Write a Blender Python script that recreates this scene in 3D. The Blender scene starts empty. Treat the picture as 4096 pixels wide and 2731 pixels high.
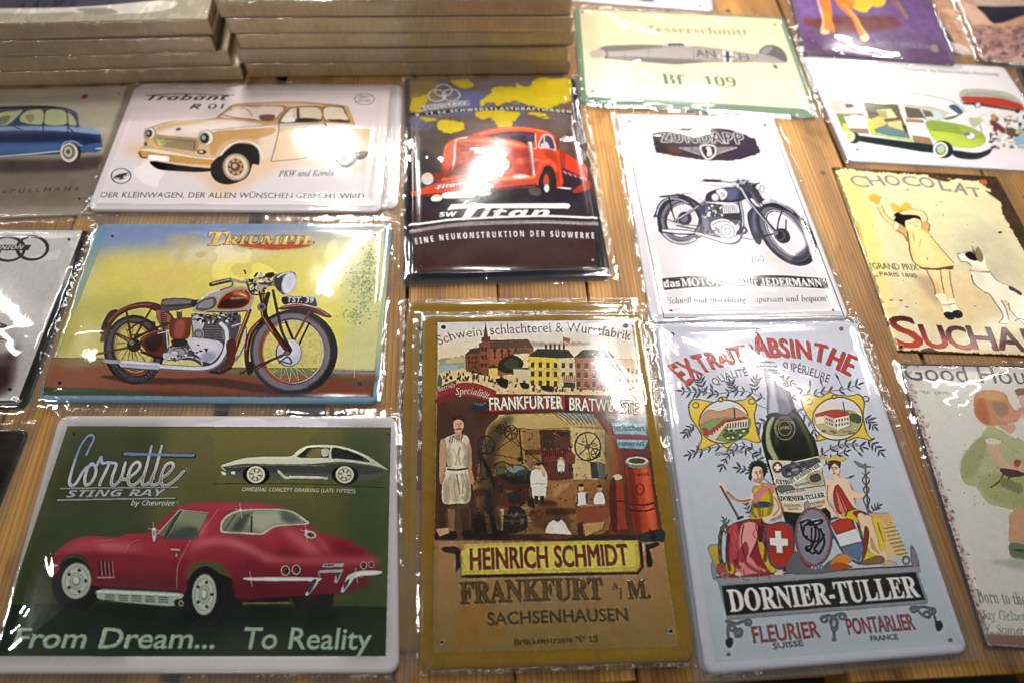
import bpy, math, random
import numpy as np

# ------------------------------------------------------------------ camera
C = bpy.context.scene.collection
S = bpy.context.scene
FPX, CH, PIT, ROL = 2647.58, 0.55221, 1.04664, 0.0713665      # focal length in px of a 4096 wide frame
IW, IH = 4096.0, 2731.0
_cp, _sp, _cr, _sr = math.cos(PIT), math.sin(PIT), math.cos(ROL), math.sin(ROL)
FWD = np.array([0, _cp, -_sp]); _up = np.array([0, _sp, _cp]); _rt = np.array([1., 0, 0])
RT = _rt*_cr + _up*_sr; UP = _up*_cr - _rt*_sr
cam = bpy.data.cameras.new("camera"); camo = bpy.data.objects.new("camera", cam); C.objects.link(camo)
from mathutils import Matrix, Vector
camo.matrix_world = Matrix(((RT[0], UP[0], -FWD[0], 0), (RT[1], UP[1], -FWD[1], 0), (RT[2], UP[2], -FWD[2], CH), (0, 0, 0, 1)))
cam.sensor_width = 36.0; cam.lens = FPX/IW*36.0; cam.clip_start = .01; cam.clip_end = 60
cam.dof.use_dof = True; cam.dof.focus_distance = 0.60; cam.dof.aperture_fstop = 2.7
S.camera = camo
S.view_settings.view_transform = 'Standard'; S.view_settings.look = 'None'
S.view_settings.exposure = 0.05; S.view_settings.gamma = 1.0
S.cycles.max_bounces = 10; S.cycles.transparent_max_bounces = 24; S.cycles.glossy_bounces = 4
S.cycles.caustics_reflective = False; S.cycles.caustics_refractive = False

# ------------------------------------------------------------------ indoor light: dim hall, unseen lamps placed for glare and fill
w = bpy.data.worlds.new("World"); S.world = w; w.use_nodes = True
w.node_tree.nodes["Background"].inputs[0].default_value = (.93, .95, .92, 1)
w.node_tree.nodes["Background"].inputs[1].default_value = 0.055
def lamp(x, y, z, sx, sy, power, rot=0.0, col=(1, .955, .90), tgt=None):
    l = bpy.data.lights.new("unseen_lamp", 'AREA'); l.shape = 'RECTANGLE'; l.size = sx; l.size_y = sy
    l.energy = power; l.color = col
    o = bpy.data.objects.new("unseen_lamp", l); C.objects.link(o); o.location = (x, y, z)
    d = Vector(tgt or (x*.25, .35, 0)) - Vector((x, y, z))
    o.rotation_euler = (Matrix.Rotation(0, 3, 'Z') @ d.to_track_quat('-Z', 'Y').to_matrix() @ Matrix.Rotation(rot, 3, 'Z')).to_euler()
    return o
LAMPS = [  # x, y, z, size x, size y, watts, roll, aim, beam : small bright lamps out of view, placed so their glare lands on the sleeves
 (.54, 1.08, .90, .18, .05, 1.25, .1, (.30, .80, 0), 70),
 (-.12, 1.40, .90, .18, .016, .75, .9, (-.14, .85, 0), 72),
 (.27, .76, .90, .24, .020, 1.0, -.9, (.24, .62, 0), 80),
 (-.58, 1.50, .92, .17, .022, 1.15, -.3, (-.44, .82, 0), 72),
 (.39, 1.80, .95, .45, .04, .30, .05, (.28, .95, 0), 74),
 (1.15, 2.05, .95, .24, .03, .5, -.3, (.70, .90, 0), 90),
 (-1.08, .13, .90, .10, .05, .7, .9, (-.5, .4, 0), 110),
 (.60, .83, .90, .34, .014, .75, .15, (.42, .66, 0), 84),
 (-.45, 1.06, .90, .20, .014, 1.15, .8, (-.34, .70, 0), 100),
 # long strip lamps added out of view, for glints on the creases and rims
 (-3.4, 2.2, 2.2, .05, 2.4, 11.0, 0, (0, .6, 0), 180),
 (3.3, 2.4, 2.2, .05, 2.4, 11.0, 0, (0, .6, 0), 180),
 (.2, 5.4, 2.3, 2.6, .05, 18.0, 0, (0, .6, 0), 180),
 (.3, -1.7, 2.2, 2.2, .03, 1.6, 0, (0, .6, 0), 180),
 (-1.2, -3.2, 1.3, .5, .5, 3.2, 0, (-.2, .7, .1), 60),  # fill lamp added behind the camera to brighten the canvas fronts
]
for a in LAMPS:
    o_ = lamp(*a[:7], tgt=a[7]); o_.data.spread = math.radians(a[8])

# ------------------------------------------------------------------ helpers
def ray(px, py): return FWD + (px-IW/2)/FPX*RT - (py-IH/2)/FPX*UP
def at(px, py, z=0.0):
    d = ray(px, py); t = (z-CH)/d[2]
    return np.array([0, 0, CH]) + d*t
def mesh(name, verts, faces, mat=None, parent=None, smooth=False, uv=None):
    m = bpy.data.meshes.new(name)
    verts = np.asarray(verts, dtype=np.float32)
    m.vertices.add(len(verts)); m.vertices.foreach_set('co', verts.ravel())
    if isinstance(faces, np.ndarray):
        nf, k = faces.shape; lt = np.full(nf, k, np.int32); li = faces.ravel().astype(np.int32)
    else:
        nf = len(faces); lt = np.array([len(f) for f in faces], np.int32); li = np.array([i for f in faces for i in f], np.int32)
    m.loops.add(len(li)); m.loops.foreach_set('vertex_index', li)
    m.polygons.add(nf); ls = np.concatenate([[0], np.cumsum(lt)[:-1]]).astype(np.int32)
    m.polygons.foreach_set('loop_start', ls)
    try: m.polygons.foreach_set('loop_total', lt)
    except Exception: pass
    m.update(calc_edges=True); m.validate()
    m.polygons.foreach_set('use_smooth', [smooth]*len(m.polygons))
    if uv is not None:
        l = m.uv_layers.new(name='UVMap'); l.data.foreach_set('uv', np.asarray(uv, np.float32)[li].ravel())
    if mat: m.materials.append(mat)
    o = bpy.data.objects.new(name, m); C.objects.link(o)
    if parent: o.parent = parent
    return o
def thing(name, label, cat, loc=(0, 0, 0), group=None):
    o = bpy.data.objects.new(name, None); C.objects.link(o); o.location = loc; o.empty_display_size = .05
    o['label'] = label; o['category'] = cat
    if group: o['group'] = group
    return o
class NT:
    def __init__(s, name):
        s.m = bpy.data.materials.new(name); s.m.use_nodes = True; s.t = s.m.node_tree; s.t.nodes.clear()
        s.out = s.t.nodes.new('ShaderNodeOutputMaterial')
    def n(s, typ, **k):
        x = s.t.nodes.new('ShaderNode'+typ)
        for a, b in k.items():
            if a.startswith('i_'):
                key = a[2:].replace('_', ' ')
                x.inputs[int(key) if key.isdigit() else key].default_value = b
            else: setattr(x, a, b)
        return x
    def l(s, a, b): s.t.links.new(a, b)
    def ramp(s, fac, stops):
        r = s.n('ValToRGB'); s.l(fac, r.inputs[0]); e = r.color_ramp.elements
        while len(e) < len(stops): e.new(.5)
        for i, (p, c) in enumerate(stops): e[i].position = p; e[i].color = (*c, 1) if len(c) == 3 else c
        return r.outputs[0]
    def math(s, op, a, b=None, clamp=False):
        x = s.n('Math', operation=op, use_clamp=clamp)
        for i, v in enumerate((a, b)):
            if v is None: continue
            if isinstance(v, (int, float)): x.inputs[i].default_value = v
            else: s.l(v, x.inputs[i])
        return x.outputs[0]
def lin(c):
    c = np.asarray(c, float)/255.; return tuple(np.where(c <= .04045, c/12.92, ((c+.055)/1.055)**2.4))

# value noise on numpy grids
def vnoise(h, w_, sy, sx, seed):
    r = np.random.RandomState(seed); gy, gx = int(h/sy)+3, int(w_/sx)+3
    g = r.rand(gy, gx)
    y = np.arange(h)/sy; x = np.arange(w_)/sx
    yi, xi = y.astype(int), x.astype(int); fy, fx = y-yi, x-xi
    fy = fy*fy*(3-2*fy); fx = fx*fx*(3-2*fx)
    fy = fy[:, None]; fx = fx[None, :]
    return (g[yi][:, xi]*(1-fy)*(1-fx)+g[yi+1][:, xi]*fy*(1-fx)+g[yi][:, xi+1]*(1-fy)*fx+g[yi+1][:, xi+1]*fy*fx)
def fbm(h, w_, sc, seed, octv=4, asp=1.0):
    a = 1.; t = 0; o = 0
    for i in range(octv):
        o = o+a*(vnoise(h, w_, max(1.01, sc/2**i), max(1.01, sc*asp/2**i), seed+i)-.5); t += a; a *= .55
    return o/t*2

# ------------------------------------------------------------------ glyph outlines from Blender's own text
_gc = {}
def _tm(s):
    cu = bpy.data.curves.new('t', 'FONT'); cu.body = s; cu.fill_mode = 'NONE'; cu.resolution_u = 3
    o = bpy.data.objects.new('t', cu); C.objects.link(o)
    dg = bpy.context.evaluated_depsgraph_get(); e = o.evaluated_get(dg); m = e.to_mesh()
    v = np.array([x.co[:2] for x in m.vertices]).reshape(-1, 2); ed = np.array([x.vertices[:] for x in m.edges]).reshape(-1, 2)
    e.to_mesh_clear(); bpy.data.objects.remove(o); bpy.data.curves.remove(cu)
    return v, ed
FK = {'serif': (0x1D400, 0x1D41A, 0x1D7CE), 'ital': (0x1D434, 0x1D44E, 0), 'boldital': (0x1D468, 0x1D482, 0), 'script': (0x1D4D0, 0x1D4EA, 0),
      'bold': (0x1D5D4, 0x1D5EE, 0x1D7EC), 'oblique': (0x1D608, 0x1D622, 0), 'boldobl': (0x1D63C, 0x1D656, 0), 'frak': (0x1D56C, 0x1D586, 0)}
UML = {'Ü': 'U', 'ü': 'u', 'ä': 'a', 'ö': 'o', 'É': 'E', 'Ä': 'A'}
def glyph(c, font):
    k = (c, font)
    if k in _gc: return _gc[k]
    b = UML.get(c, c); ch = b
    if font in FK:
        U, L, D = FK[font]
        if b.isascii() and b.isupper(): ch = chr(U+ord(b)-65)
        elif b.isascii() and b.islower(): ch = chr(L+ord(b)-97); ch = 'ℎ' if ch == chr(0x1D455) else ch
        elif b.isdigit() and D: ch = chr(D+ord(b)-48)
    if c == ' ': r = (np.zeros((0, 2)), np.zeros((0, 2), int), .30)
    else:
        v, e = _tm(ch); v2, _ = _tm(ch+'I'); vi, _ = _tm('I')
        adv = v2[:, 0].max()-vi[:, 0].max() if len(v2) else .5
        if b != c and len(v):
            top = v[:, 1].max(); cx = (v[:, 0].min()+v[:, 0].max())/2+.02
            for dx in ((-.13, .13) if c not in 'É' else (.03,)):
                q = np.array([[-.05, .05], [.05, .05], [.05, .15], [-.05, .15]])+[cx+dx, top]
                n0 = len(v); v = np.vstack([v, q]); e = np.vstack([e, [[n0, n0+1], [n0+1, n0+2], [n0+2, n0+3], [n0+3, n0]]])
        r = (v, e, adv)
    _gc[k] = r
    return r

# ------------------------------------------------------------------ print raster: flat print of the tin signs
def hom(src, dst):
    A = []
    for (x, y), (u, v) in zip(src, dst):
        A.append([x, y, 1, 0, 0, 0, -u*x, -u*y, -u]); A.append([0, 0, 0, x, y, 1, -v*x, -v*y, -v])
    _, _, V = np.linalg.svd(np.array(A, float)); return V[-1].reshape(3, 3)
def P(s):
    if isinstance(s, str): return np.array([[float(t) for t in q.split(',')] for q in s.split()])
    return np.asarray(s, float).reshape(-1, 2)
def spl(p, closed=True, n=5):
    p = P(p); N = len(p)
    if N < 3: return p
    out = []; rng = range(N) if closed else range(N-1)
    t = np.linspace(0, 1, n, endpoint=False)[:, None]
    for i in rng:
        if closed: a, b, c, d = p[i-1], p[i], p[(i+1) % N], p[(i+2) % N]
        else: a, b, c, d = p[max(i-1, 0)], p[i], p[i+1], p[min(i+2, N-1)]
        out.append(.5*((2*b)+(-a+c)*t+(2*a-5*b+4*c-d)*t*t+(-a+3*b-3*c+d)*t**3))
    if not closed: out.append(p[-1:])
    return np.vstack(out)
def boxblur(m, r):
    for ax in (0, 1):
        k = int(r); 
        if k < 1: continue
        q = np.pad(m, [(k+1, k) if a == ax else (0, 0) for a in (0, 1)], mode='edge').cumsum(axis=ax)
        m = (np.take(q, range(2*k+1, q.shape[ax]), axis=ax)-np.take(q, range(0, q.shape[ax]-2*k-1), axis=ax))/(2*k+1)
    return m
class Art:
    RES = 4.0
    def __init__(s, wmm, hmm, quad, base=(200, 200, 200)):
        s.w, s.h = wmm, hmm; s.W, s.H = int(wmm*s.RES), int(hmm*s.RES)
        s.R = s.RES; s.b = np.empty((s.H, s.W, 3), np.float32); s.b[:] = np.array(base)/255.
        s.rel = np.zeros((s.H, s.W), np.float32)
        s.q = hom(quad, [(0, hmm), (wmm, hmm), (wmm, 0), (0, 0)])      # photo px -> mm on the plate
        s.zoom(0, 0, 1)
    def zoom(s, ox, oy, k): s.zx, s.zy, s.zk = ox, oy, k; s.mode = 'px'; return s
    def mm(s): s.mode = 'mm'; return s
    def T(s, p):                                                    # -> texture px (y up)
        p = P(p)
        if s.mode == 'mm': return p*s.R
        x = p[:, 0]*s.zk+s.zx; y = p[:, 1]*s.zk+s.zy
        v = np.stack([x, y, np.ones_like(x)]); o = s.q @ v
        return (o[:2]/o[2]).T*s.R
    def scan(s, a, b, wind=False, pad=0):
        x0 = max(int(min(a[:, 0].min(), b[:, 0].min()))-1-pad, 0); x1 = min(int(max(a[:, 0].max(), b[:, 0].max()))+2+pad, s.W)
        y0 = max(int(min(a[:, 1].min(), b[:, 1].min()))-1-pad, 0); y1 = min(int(max(a[:, 1].max(), b[:, 1].max()))+2+pad, s.H)
        if x1 <= x0 or y1 <= y0: return None
        w_, h = x1-x0, y1-y0
        up = a[:, 1] < b[:, 1]; lo = np.where(up[:, None], a, b); hi = np.where(up[:, None], b, a); sg = np.where(up, 1, -1)
        r0 = np.clip(np.ceil(lo[:, 1]-.5-y0), 0, h).astype(int); r1 = np.clip(np.ceil(hi[:, 1]-.5-y0), 0, h).astype(int)
        n = r1-r0; k = n > 0; lo, hi, sg, r0, n = lo[k], hi[k], sg[k], r0[k], n[k]
        if len(n) == 0: return None
        idx = np.repeat(np.arange(len(n)), n); row = np.arange(n.sum())-np.repeat(np.cumsum(n)-n, n)+r0[idx]
        yy = row+.5+y0; L, Hh = lo[idx], hi[idx]
        x = L[:, 0]+(yy-L[:, 1])*(Hh[:, 0]-L[:, 0])/(Hh[:, 1]-L[:, 1])
        col = np.clip(np.ceil(x-.5-x0), 0, w_).astype(int)
        g = np.bincount(row*(w_+1)+col, weights=sg[idx] if wind else np.ones(len(row)), minlength=h*(w_+1)).reshape(h, w_+1)[:, :w_]
        g = np.cumsum(g, axis=1); m = (np.abs(g) > .5) if wind else (np.round(g).astype(int) % 2 == 1)
        return m.astype(np.float32), x0, y0
    def comp(s, r, col, alpha=1, blur=0, grad=None, rel=0, mul=False):
        if r is None: return
        m, x0, y0 = r
        if blur:
            k = max(1, int(blur*s.R/2)); m = boxblur(boxblur(m, k), k)
        if rel: s.rel[y0:y0+m.shape[0], x0:x0+m.shape[1]] = np.maximum(s.rel[y0:y0+m.shape[0], x0:x0+m.shape[1]], m*rel)
        if col is None: return
        d = s.b[y0:y0+m.shape[0], x0:x0+m.shape[1]]
        if grad:
            c1, p0, p1 = grad; p0 = s.T([p0])[0]; p1 = s.T([p1])[0]; v = p1-p0
            yy, xx = np.mgrid[y0:y0+m.shape[0], x0:x0+m.shape[1]]
            t = np.clip(((xx-p0[0])*v[0]+(yy-p0[1])*v[1])/(v@v), 0, 1)[..., None]
            c = (np.array(col)*(1-t)+np.array(c1)*t)/255.
        else: c = np.array(col, np.float32)/255.
        m = (m*alpha)[..., None]
        d[:] = d*(1-m)+c*m
    def f(s, pts, col, sm=False, alpha=1, blur=0, grad=None, rel=0):   # filled outline
        t = s.T(spl(pts) if sm else pts)
        s.comp(s.scan(t, np.roll(t, -1, 0), pad=int(blur*s.R*1.2)+1 if blur else 0), col, alpha, blur, grad, rel)
    def sf(s, pts, col, **k): s.f(pts, col, sm=True, **k)
    def st(s, pts, wd, col, sm=True, closed=False, alpha=1, blur=0, taper=None, rel=0, cap=True, grad=None):   # stroke, width in mm
        p = s.T(spl(pts, closed) if sm else P(pts))
        if closed: p = np.vstack([p, p[:1]])
        N = len(p); ww = np.full(N, wd*s.R/2.)
        if taper is not None: ww = ww*np.interp(np.linspace(0, 1, N), np.linspace(0, 1, len(taper)), taper)
        A, B = [], []
        d = np.diff(p, axis=0); L = np.hypot(d[:, 0], d[:, 1])+1e-9; n = np.stack([-d[:, 1], d[:, 0]], 1)/L[:, None]
        for i in range(N-1):
            q = np.array([p[i]-n[i]*ww[i], p[i+1]-n[i]*ww[i+1], p[i+1]+n[i]*ww[i+1], p[i]+n[i]*ww[i]])
            A.append(q); B.append(np.roll(q, -1, 0))
        an = np.linspace(0, 2*math.pi, 9)[:-1]; cc = np.stack([np.cos(an), np.sin(an)], 1)
        for i in (range(N) if cap else range(1, N-1)):
            q = p[i]+cc*ww[i]; A.append(q); B.append(np.roll(q, -1, 0))
        s.comp(s.scan(np.vstack(A), np.vstack(B), wind=True, pad=int(blur*s.R*1.2)+1 if blur else 0), col, alpha, blur, grad, rel)
    def seg(s, lines, wd, col, alpha=1):                               # many straight strokes at once: list of (x0,y0,x1,y1)
        l = np.asarray(lines, float).reshape(-1, 4); a = s.T(l[:, :2]); b = s.T(l[:, 2:]); d = b-a
        n = np.stack([-d[:, 1], d[:, 0]], 1)/(np.hypot(d[:, 0], d[:, 1])[:, None]+1e-9)*wd*s.R/2
        q = [a-n, b-n, b+n, a+n]; A = np.vstack(q); B = np.vstack([q[1], q[2], q[3], q[0]])
        s.comp(s.scan(A, B, wind=True), col, alpha)
    @staticmethod
    def el(cx, cy, rx, ry, rot=0, a0=0, a1=360, n=40):
        t = np.radians(np.linspace(a0, a1, n, endpoint=(a1-a0) % 360 != 0)); x, y = rx*np.cos(t), ry*np.sin(t); r = math.radians(rot)
        return np.stack([cx+x*math.cos(r)-y*math.sin(r), cy+x*math.sin(r)+y*math.cos(r)], 1)
    def e(s, cx, cy, rx, ry, col, rot=0, **k): s.f(s.el(cx, cy, rx, ry, rot), col, **k)
    def ring(s, cx, cy, rx, ry, wd, col, rot=0, **k): s.st(s.el(cx, cy, rx, ry, rot), wd, col, sm=False, closed=True, cap=False, **k)
    def text(s, txt, path, hpx, col, font='sans', outline=None, rel=.4, slant=0, hmul=None, bold=0, alpha=1, grad=None, track=0, shadow=None, blur=0, up=None):
        # txt fitted along a baseline path (photo coordinates), capital height hpx in the same units
        raw = P(path); path = s.T(spl(raw, closed=False, n=8) if len(raw) > 2 else raw)
        d = np.diff(path, axis=0); L = np.concatenate([[0], np.cumsum(np.hypot(d[:, 0], d[:, 1]))])
        mid = raw[len(raw)//2]; a = s.T([mid])[0]
        if s.mode == 'mm': H = hpx*s.R
        else:
            b = s.T([mid-[0, hpx]])[0]; v = b-a
            dd = path[-1]-path[0]; nn = np.array([-dd[1], dd[0]])/np.hypot(*dd); H = abs(v@nn)
        capk = H/(.70 if font in FK else .69)
        xs = []; x = 0; gl = []
        for i, c in enumerate(txt):
            g = glyph(c, font); gl.append((g, x)); x += g[2]+track
        v0 = gl[0][0][0][:, 0].min() if len(gl[0][0][0]) else 0
        last = gl[-1]; x1 = last[1]+(last[0][0][:, 0].max() if len(last[0][0]) else last[0][2])
        k = L[-1]/(x1-v0); A, B = [], []
        for (g, x) in gl:
            v, e, _ = g
            if not len(v): continue
            u = (v[:, 0]+x-v0)*k
            hm = 1 if hmul is None else np.interp(u/L[-1], np.linspace(0, 1, len(hmul)), hmul)
            hh = v[:, 1]*capk*hm
            c0 = ((v[:, 0].min()+v[:, 0].max())/2+x-v0)*k
            px = np.array([np.interp(c0, L, path[:, 0]), np.interp(c0, L, path[:, 1])])
            e0, e1 = max(c0-2, 0), min(c0+2, L[-1])
            tg = np.array([np.interp(e1, L, path[:, 0])-np.interp(e0, L, path[:, 0]), np.interp(e1, L, path[:, 1])-np.interp(e0, L, path[:, 1])]); tg /= np.hypot(*tg)
            nm = np.array([-tg[1], tg[0]]) if up is None else np.array(up, float)
            q = px+np.outer(u-c0+hh*slant, tg)+np.outer(hh, nm)
            A.append(q[e[:, 0]]); B.append(q[e[:, 1]])
        A, B = np.vstack(A), np.vstack(B)
        def strokes(wd, off=(0, 0)):
            o = np.array(off)*s.R; a_, b_ = A+o, B+o; d = b_-a_; LL = np.hypot(d[:, 0], d[:, 1]); kk = LL > 1e-6; a_, b_, d, LL = a_[kk], b_[kk], d[kk], LL[kk]
            t = d/LL[:, None]*wd*s.R/2; n = np.stack([-t[:, 1], t[:, 0]], 1); a_ = a_-t*.6; b_ = b_+t*.6
            q = [a_-n, b_-n, b_+n, a_+n]; return s.scan(np.vstack(q), np.vstack([q[1], q[2], q[3], q[0]]), wind=True)
        if shadow:
            sc, off, n = shadow
            for i in range(n, 0, -1):
                o = np.array(off)*s.R*i/n; s.comp(s.scan(A+o, B+o), sc)
        if outline: oc, ow = outline; s.comp(strokes(ow*2), oc, alpha)
        s.comp(s.scan(A, B), col, alpha, blur, grad, rel)
        if bold: s.comp(strokes(bold*2), col, alpha, blur, grad, rel)
    def noise(s, amp, sc, seed, asp=1):
        s.b += (fbm(s.H, s.W, sc*s.R, seed, 3, asp)*amp)[..., None]
    def finish(s, us=.5, line=.35, brush=.05, k=.45, rad=2.2, sat=.93):       # ink lines, airbrush modelling and press contrast of the print
        L = s.b.mean(2); r = max(1, int(rad*s.R/2)); bl = boxblur(boxblur(L, r), r)
        r2 = max(1, int(.28*s.R)); sm = boxblur(L, r2); gy, gx = np.gradient(sm); e = np.clip(np.hypot(gx, gy)*14-.12, 0, 1); e = boxblur(e, 1)
        d = L-bl; n = fbm(s.H, s.W, 2.4*s.R, 77, 3, .7); n2 = fbm(s.H, s.W, .9*s.R, 78, 2, .8); act = np.clip(boxblur(e, r)*6, 0, 1)
        v = 1+us*d*1.5-line*e*.6+(n+n2*.3)*brush*2*(.12+act); l0 = np.clip(L*v, 0.004, 1); l1 = l0+(l0*l0*(3-2*l0)-l0)*k
        s.b = np.clip(s.b, 0, 1); g = s.b.mean(2, keepdims=True); s.b = (g+(s.b-g)*sat)*(l1/np.maximum(L, .02))[..., None]
    def image(s, name):
        im = bpy.data.images.new(name, s.W, s.H, alpha=False); a = np.ones((s.H, s.W, 4), np.float32); a[..., :3] = np.clip(s.b, 0, 1)
        im.pixels.foreach_set(a.ravel()); im.pack()
        return im
    def relimage(s, name):
        k = 2; H2, W2 = s.H//k, s.W//k
        r = boxblur(s.rel, 1)[:H2*k, :W2*k].reshape(H2, k, W2, k).mean((1, 3))
        im = bpy.data.images.new(name, W2, H2, alpha=False); im.colorspace_settings.name = 'Non-Color'
        a = np.ones((H2, W2, 4), np.float32); a[..., :3] = r[..., None]; im.pixels.foreach_set(a.ravel()); im.pack(); return im

# ------------------------------------------------------------------ materials
def film_mat(name, haze=.004, gloss=1.0, bump=.16, rough=.018):
    t = NT(name); tc = t.n('TexCoord'); at_ = t.n('Attribute', attribute_name='wrinkle')
    mp = t.n('Mapping'); mp.inputs['Scale'].default_value = (120, 34, 60); mp.inputs['Rotation'].default_value = (0, 0, .4); t.l(tc.outputs['Object'], mp.inputs[0])
    n1 = t.n('TexNoise'); n1.inputs['Scale'].default_value = 1.0; n1.inputs['Detail'].default_value = 3; n1.inputs['Distortion'].default_value = 1.5; t.l(mp.outputs[0], n1.inputs['Vector'])
    n2 = t.n('TexNoise'); n2.inputs['Scale'].default_value = 260; n2.inputs['Detail'].default_value = 2; n2.inputs['Distortion'].default_value = .8; t.l(tc.outputs['Object'], n2.inputs['Vector'])
    h = t.math('ADD', t.math('MULTIPLY', n1.outputs[0], t.math('ADD', t.math('MULTIPLY', at_.outputs['Fac'], .30), .06)), t.math('MULTIPLY', n2.outputs[0], t.math('MULTIPLY', at_.outputs['Fac'], .45)))
    b = t.n('Bump'); b.inputs['Strength'].default_value = bump; b.inputs['Distance'].default_value = .002; t.l(h, b.inputs['Height'])
    ge = t.n('NewGeometry'); dt = t.n('VectorMath', operation='DOT_PRODUCT'); t.l(ge.outputs['Incoming'], dt.inputs[0]); t.l(b.outputs[0], dt.inputs[1])
    fr_ = t.math('ADD', t.math('MULTIPLY', t.math('POWER', t.math('SUBTRACT', 1.0, t.math('ABSOLUTE', dt.outputs['Value']), True), 5), .9), .072)
    fac = t.math('MULTIPLY', fr_, t.math('ADD', t.math('MULTIPLY', at_.outputs['Fac'], .5), 1.2*gloss), clamp=True)
    g = t.n('BsdfGlossy'); t.l(t.math('ADD', t.math('MULTIPLY', at_.outputs['Fac'], .055), rough), g.inputs['Roughness']); g.inputs[0].default_value = (1, 1, 1, 1); t.l(b.outputs[0], g.inputs['Normal'])
    tr = t.n('BsdfTransparent'); d = t.n('BsdfDiffuse'); d.inputs[0].default_value = (.78, .78, .76, 1); t.l(b.outputs[0], d.inputs['Normal'])
    n3 = t.n('TexNoise'); n3.inputs['Scale'].default_value = 9; n3.inputs['Detail'].default_value = 3; n3.inputs['Distortion'].default_value = 1.2; t.l(tc.outputs['Object'], n3.inputs['Vector'])
    mr = t.n('MapRange'); mr.inputs['From Min'].default_value = .45; mr.inputs['From Max'].default_value = .75; mr.inputs['To Max'].default_value = .03; t.l(n3.outputs[0], mr.inputs['Value'])
    m1 = t.n('MixShader'); t.l(t.math('ADD', t.math('ADD', t.math('MULTIPLY', at_.outputs['Fac'], .055), haze), mr.outputs[0], clamp=True), m1.inputs[0]); t.l(tr.outputs[0], m1.inputs[1]); t.l(d.outputs[0], m1.inputs[2])
    m2 = t.n('MixShader'); t.l(fac, m2.inputs[0]); t.l(m1.outputs[0], m2.inputs[1]); t.l(g.outputs[0], m2.inputs[2]); t.l(m2.outputs[0], t.out.inputs[0])
    return t.m
FILM = film_mat('clear_film')
def plate_mat(name, img, rel=None, rough=.13, spec=.32, bump=.35):
    t = NT(name); tx = t.n('TexImage'); tx.image = img; tx.interpolation = 'Linear'; tx.extension = 'EXTEND'
    p = t.n('BsdfPrincipled'); p.inputs['Roughness'].default_value = rough; p.inputs['Specular IOR Level'].default_value = spec
    t.l(tx.outputs[0], p.inputs['Base Color'])
    tc = t.n('TexCoord'); n = t.n('TexNoise'); n.inputs['Scale'].default_value = 35; n.inputs['Detail'].default_value = 3; t.l(tc.outputs['Object'], n.inputs['Vector'])
    b0 = t.n('Bump'); b0.inputs['Strength'].default_value = .05; b0.inputs['Distance'].default_value = .004; t.l(n.outputs[0], b0.inputs['Height'])
    last = b0
    if rel:
        tr = t.n('TexImage'); tr.image = rel; tr.extension = 'EXTEND'
        b = t.n('Bump'); b.inputs['Strength'].default_value = bump; b.inputs['Distance'].default_value = .0012; t.l(tr.outputs[0], b.inputs['Height']); t.l(b0.outputs[0], b.inputs['Normal']); last = b
    t.l(last.outputs[0], p.inputs['Normal']); t.l(p.outputs[0], t.out.inputs[0])
    return t.m

# ------------------------------------------------------------------ tin signs
PROF = {  # inset from the edge (mm), height (mm)
 'rolled': [(0, -1.8), (.25, -.6), (.9, .35), (2.2, .8), (4, .85), (7, .5), (9.5, .1), (12, 0), (20, .1), (40, .5), (70, .9)],
 'step':   [(0, -1.8), (.25, -.6), (.9, .3), (2.0, .5), (6.5, .5), (7.6, 1.3), (8.8, 1.5), (10.5, 1.0), (12, .5), (20, .5), (40, .9), (70, 1.3)],
 'flat':   [(0, -1.6), (.2, -.4), (.6, 0), (3, .1), (8, .1), (12, .12), (20, .2), (40, .3), (70, .3)],
}
def rect_ring(w, h, d, r, nc=5, ns=14):
    x0, x1, y0, y1 = d, w-d, d, h-d; r = max(min(r-d, (x1-x0)/2, (y1-y0)/2), .05)
    pts = []
    for cx, cy, a in ((x1-r, y1-r, 0), (x0+r, y1-r, 90), (x0+r, y0+r, 180), (x1-r, y0+r, 270)):
        for i in range(nc+1):
            t = math.radians(a+90*i/nc); pts.append((cx+r*math.cos(t), cy+r*math.sin(t)))
        # straight run to the next corner
    out = []
    m = nc+1
    for k in range(4):
        out += pts[k*m:(k+1)*m]
        a = pts[(k+1)*m-1]; b = pts[((k+1)*m) % (4*m)]
        for i in range(1, ns): out.append((a[0]+(b[0]-a[0])*i/ns, a[1]+(b[1]-a[1])*i/ns))
    return np.array(out)
def bil(q, u, v):       # q: TL TR BR BL world corners, u right, v up
    u = np.asarray(u)[..., None]; v = np.asarray(v)[..., None]
    return q[3]*(1-u)*(1-v)+q[2]*u*(1-v)+q[1]*u*v+q[0]*(1-u)*v
def quad_world(quad, z, w, h):
    if isinstance(quad, dict):      # rigid: anchor corner, its pixel, and a pixel further along one edge
        a = at(*quad['px'], z); b = at(*quad['to'], z); d = (b-a)/np.linalg.norm(b-a)*(1 if not quad.get('neg') else -1)
        if quad['axis'] == 'x': ex = d; ey = np.array([-ex[1], ex[0], 0])
        else: ey = d; ex = np.array([ey[1], -ey[0], 0])
        W_, H_ = ex*w/1000, ey*h/1000; c = quad['corner']
        bl = {'BL': a, 'BR': a-W_, 'TL': a-H_, 'TR': a-W_-H_}[c]
        return np.array([bl+H_, bl+W_+H_, bl+W_, bl])
    return np.array([at(*p, z) for p in quad])
def px_of(P3):
    d = P3-np.array([0, 0, CH]); zz = d @ FWD
    return (IW/2+FPX*(d @ RT)/zz, IH/2-FPX*(d @ UP)/zz)

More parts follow.
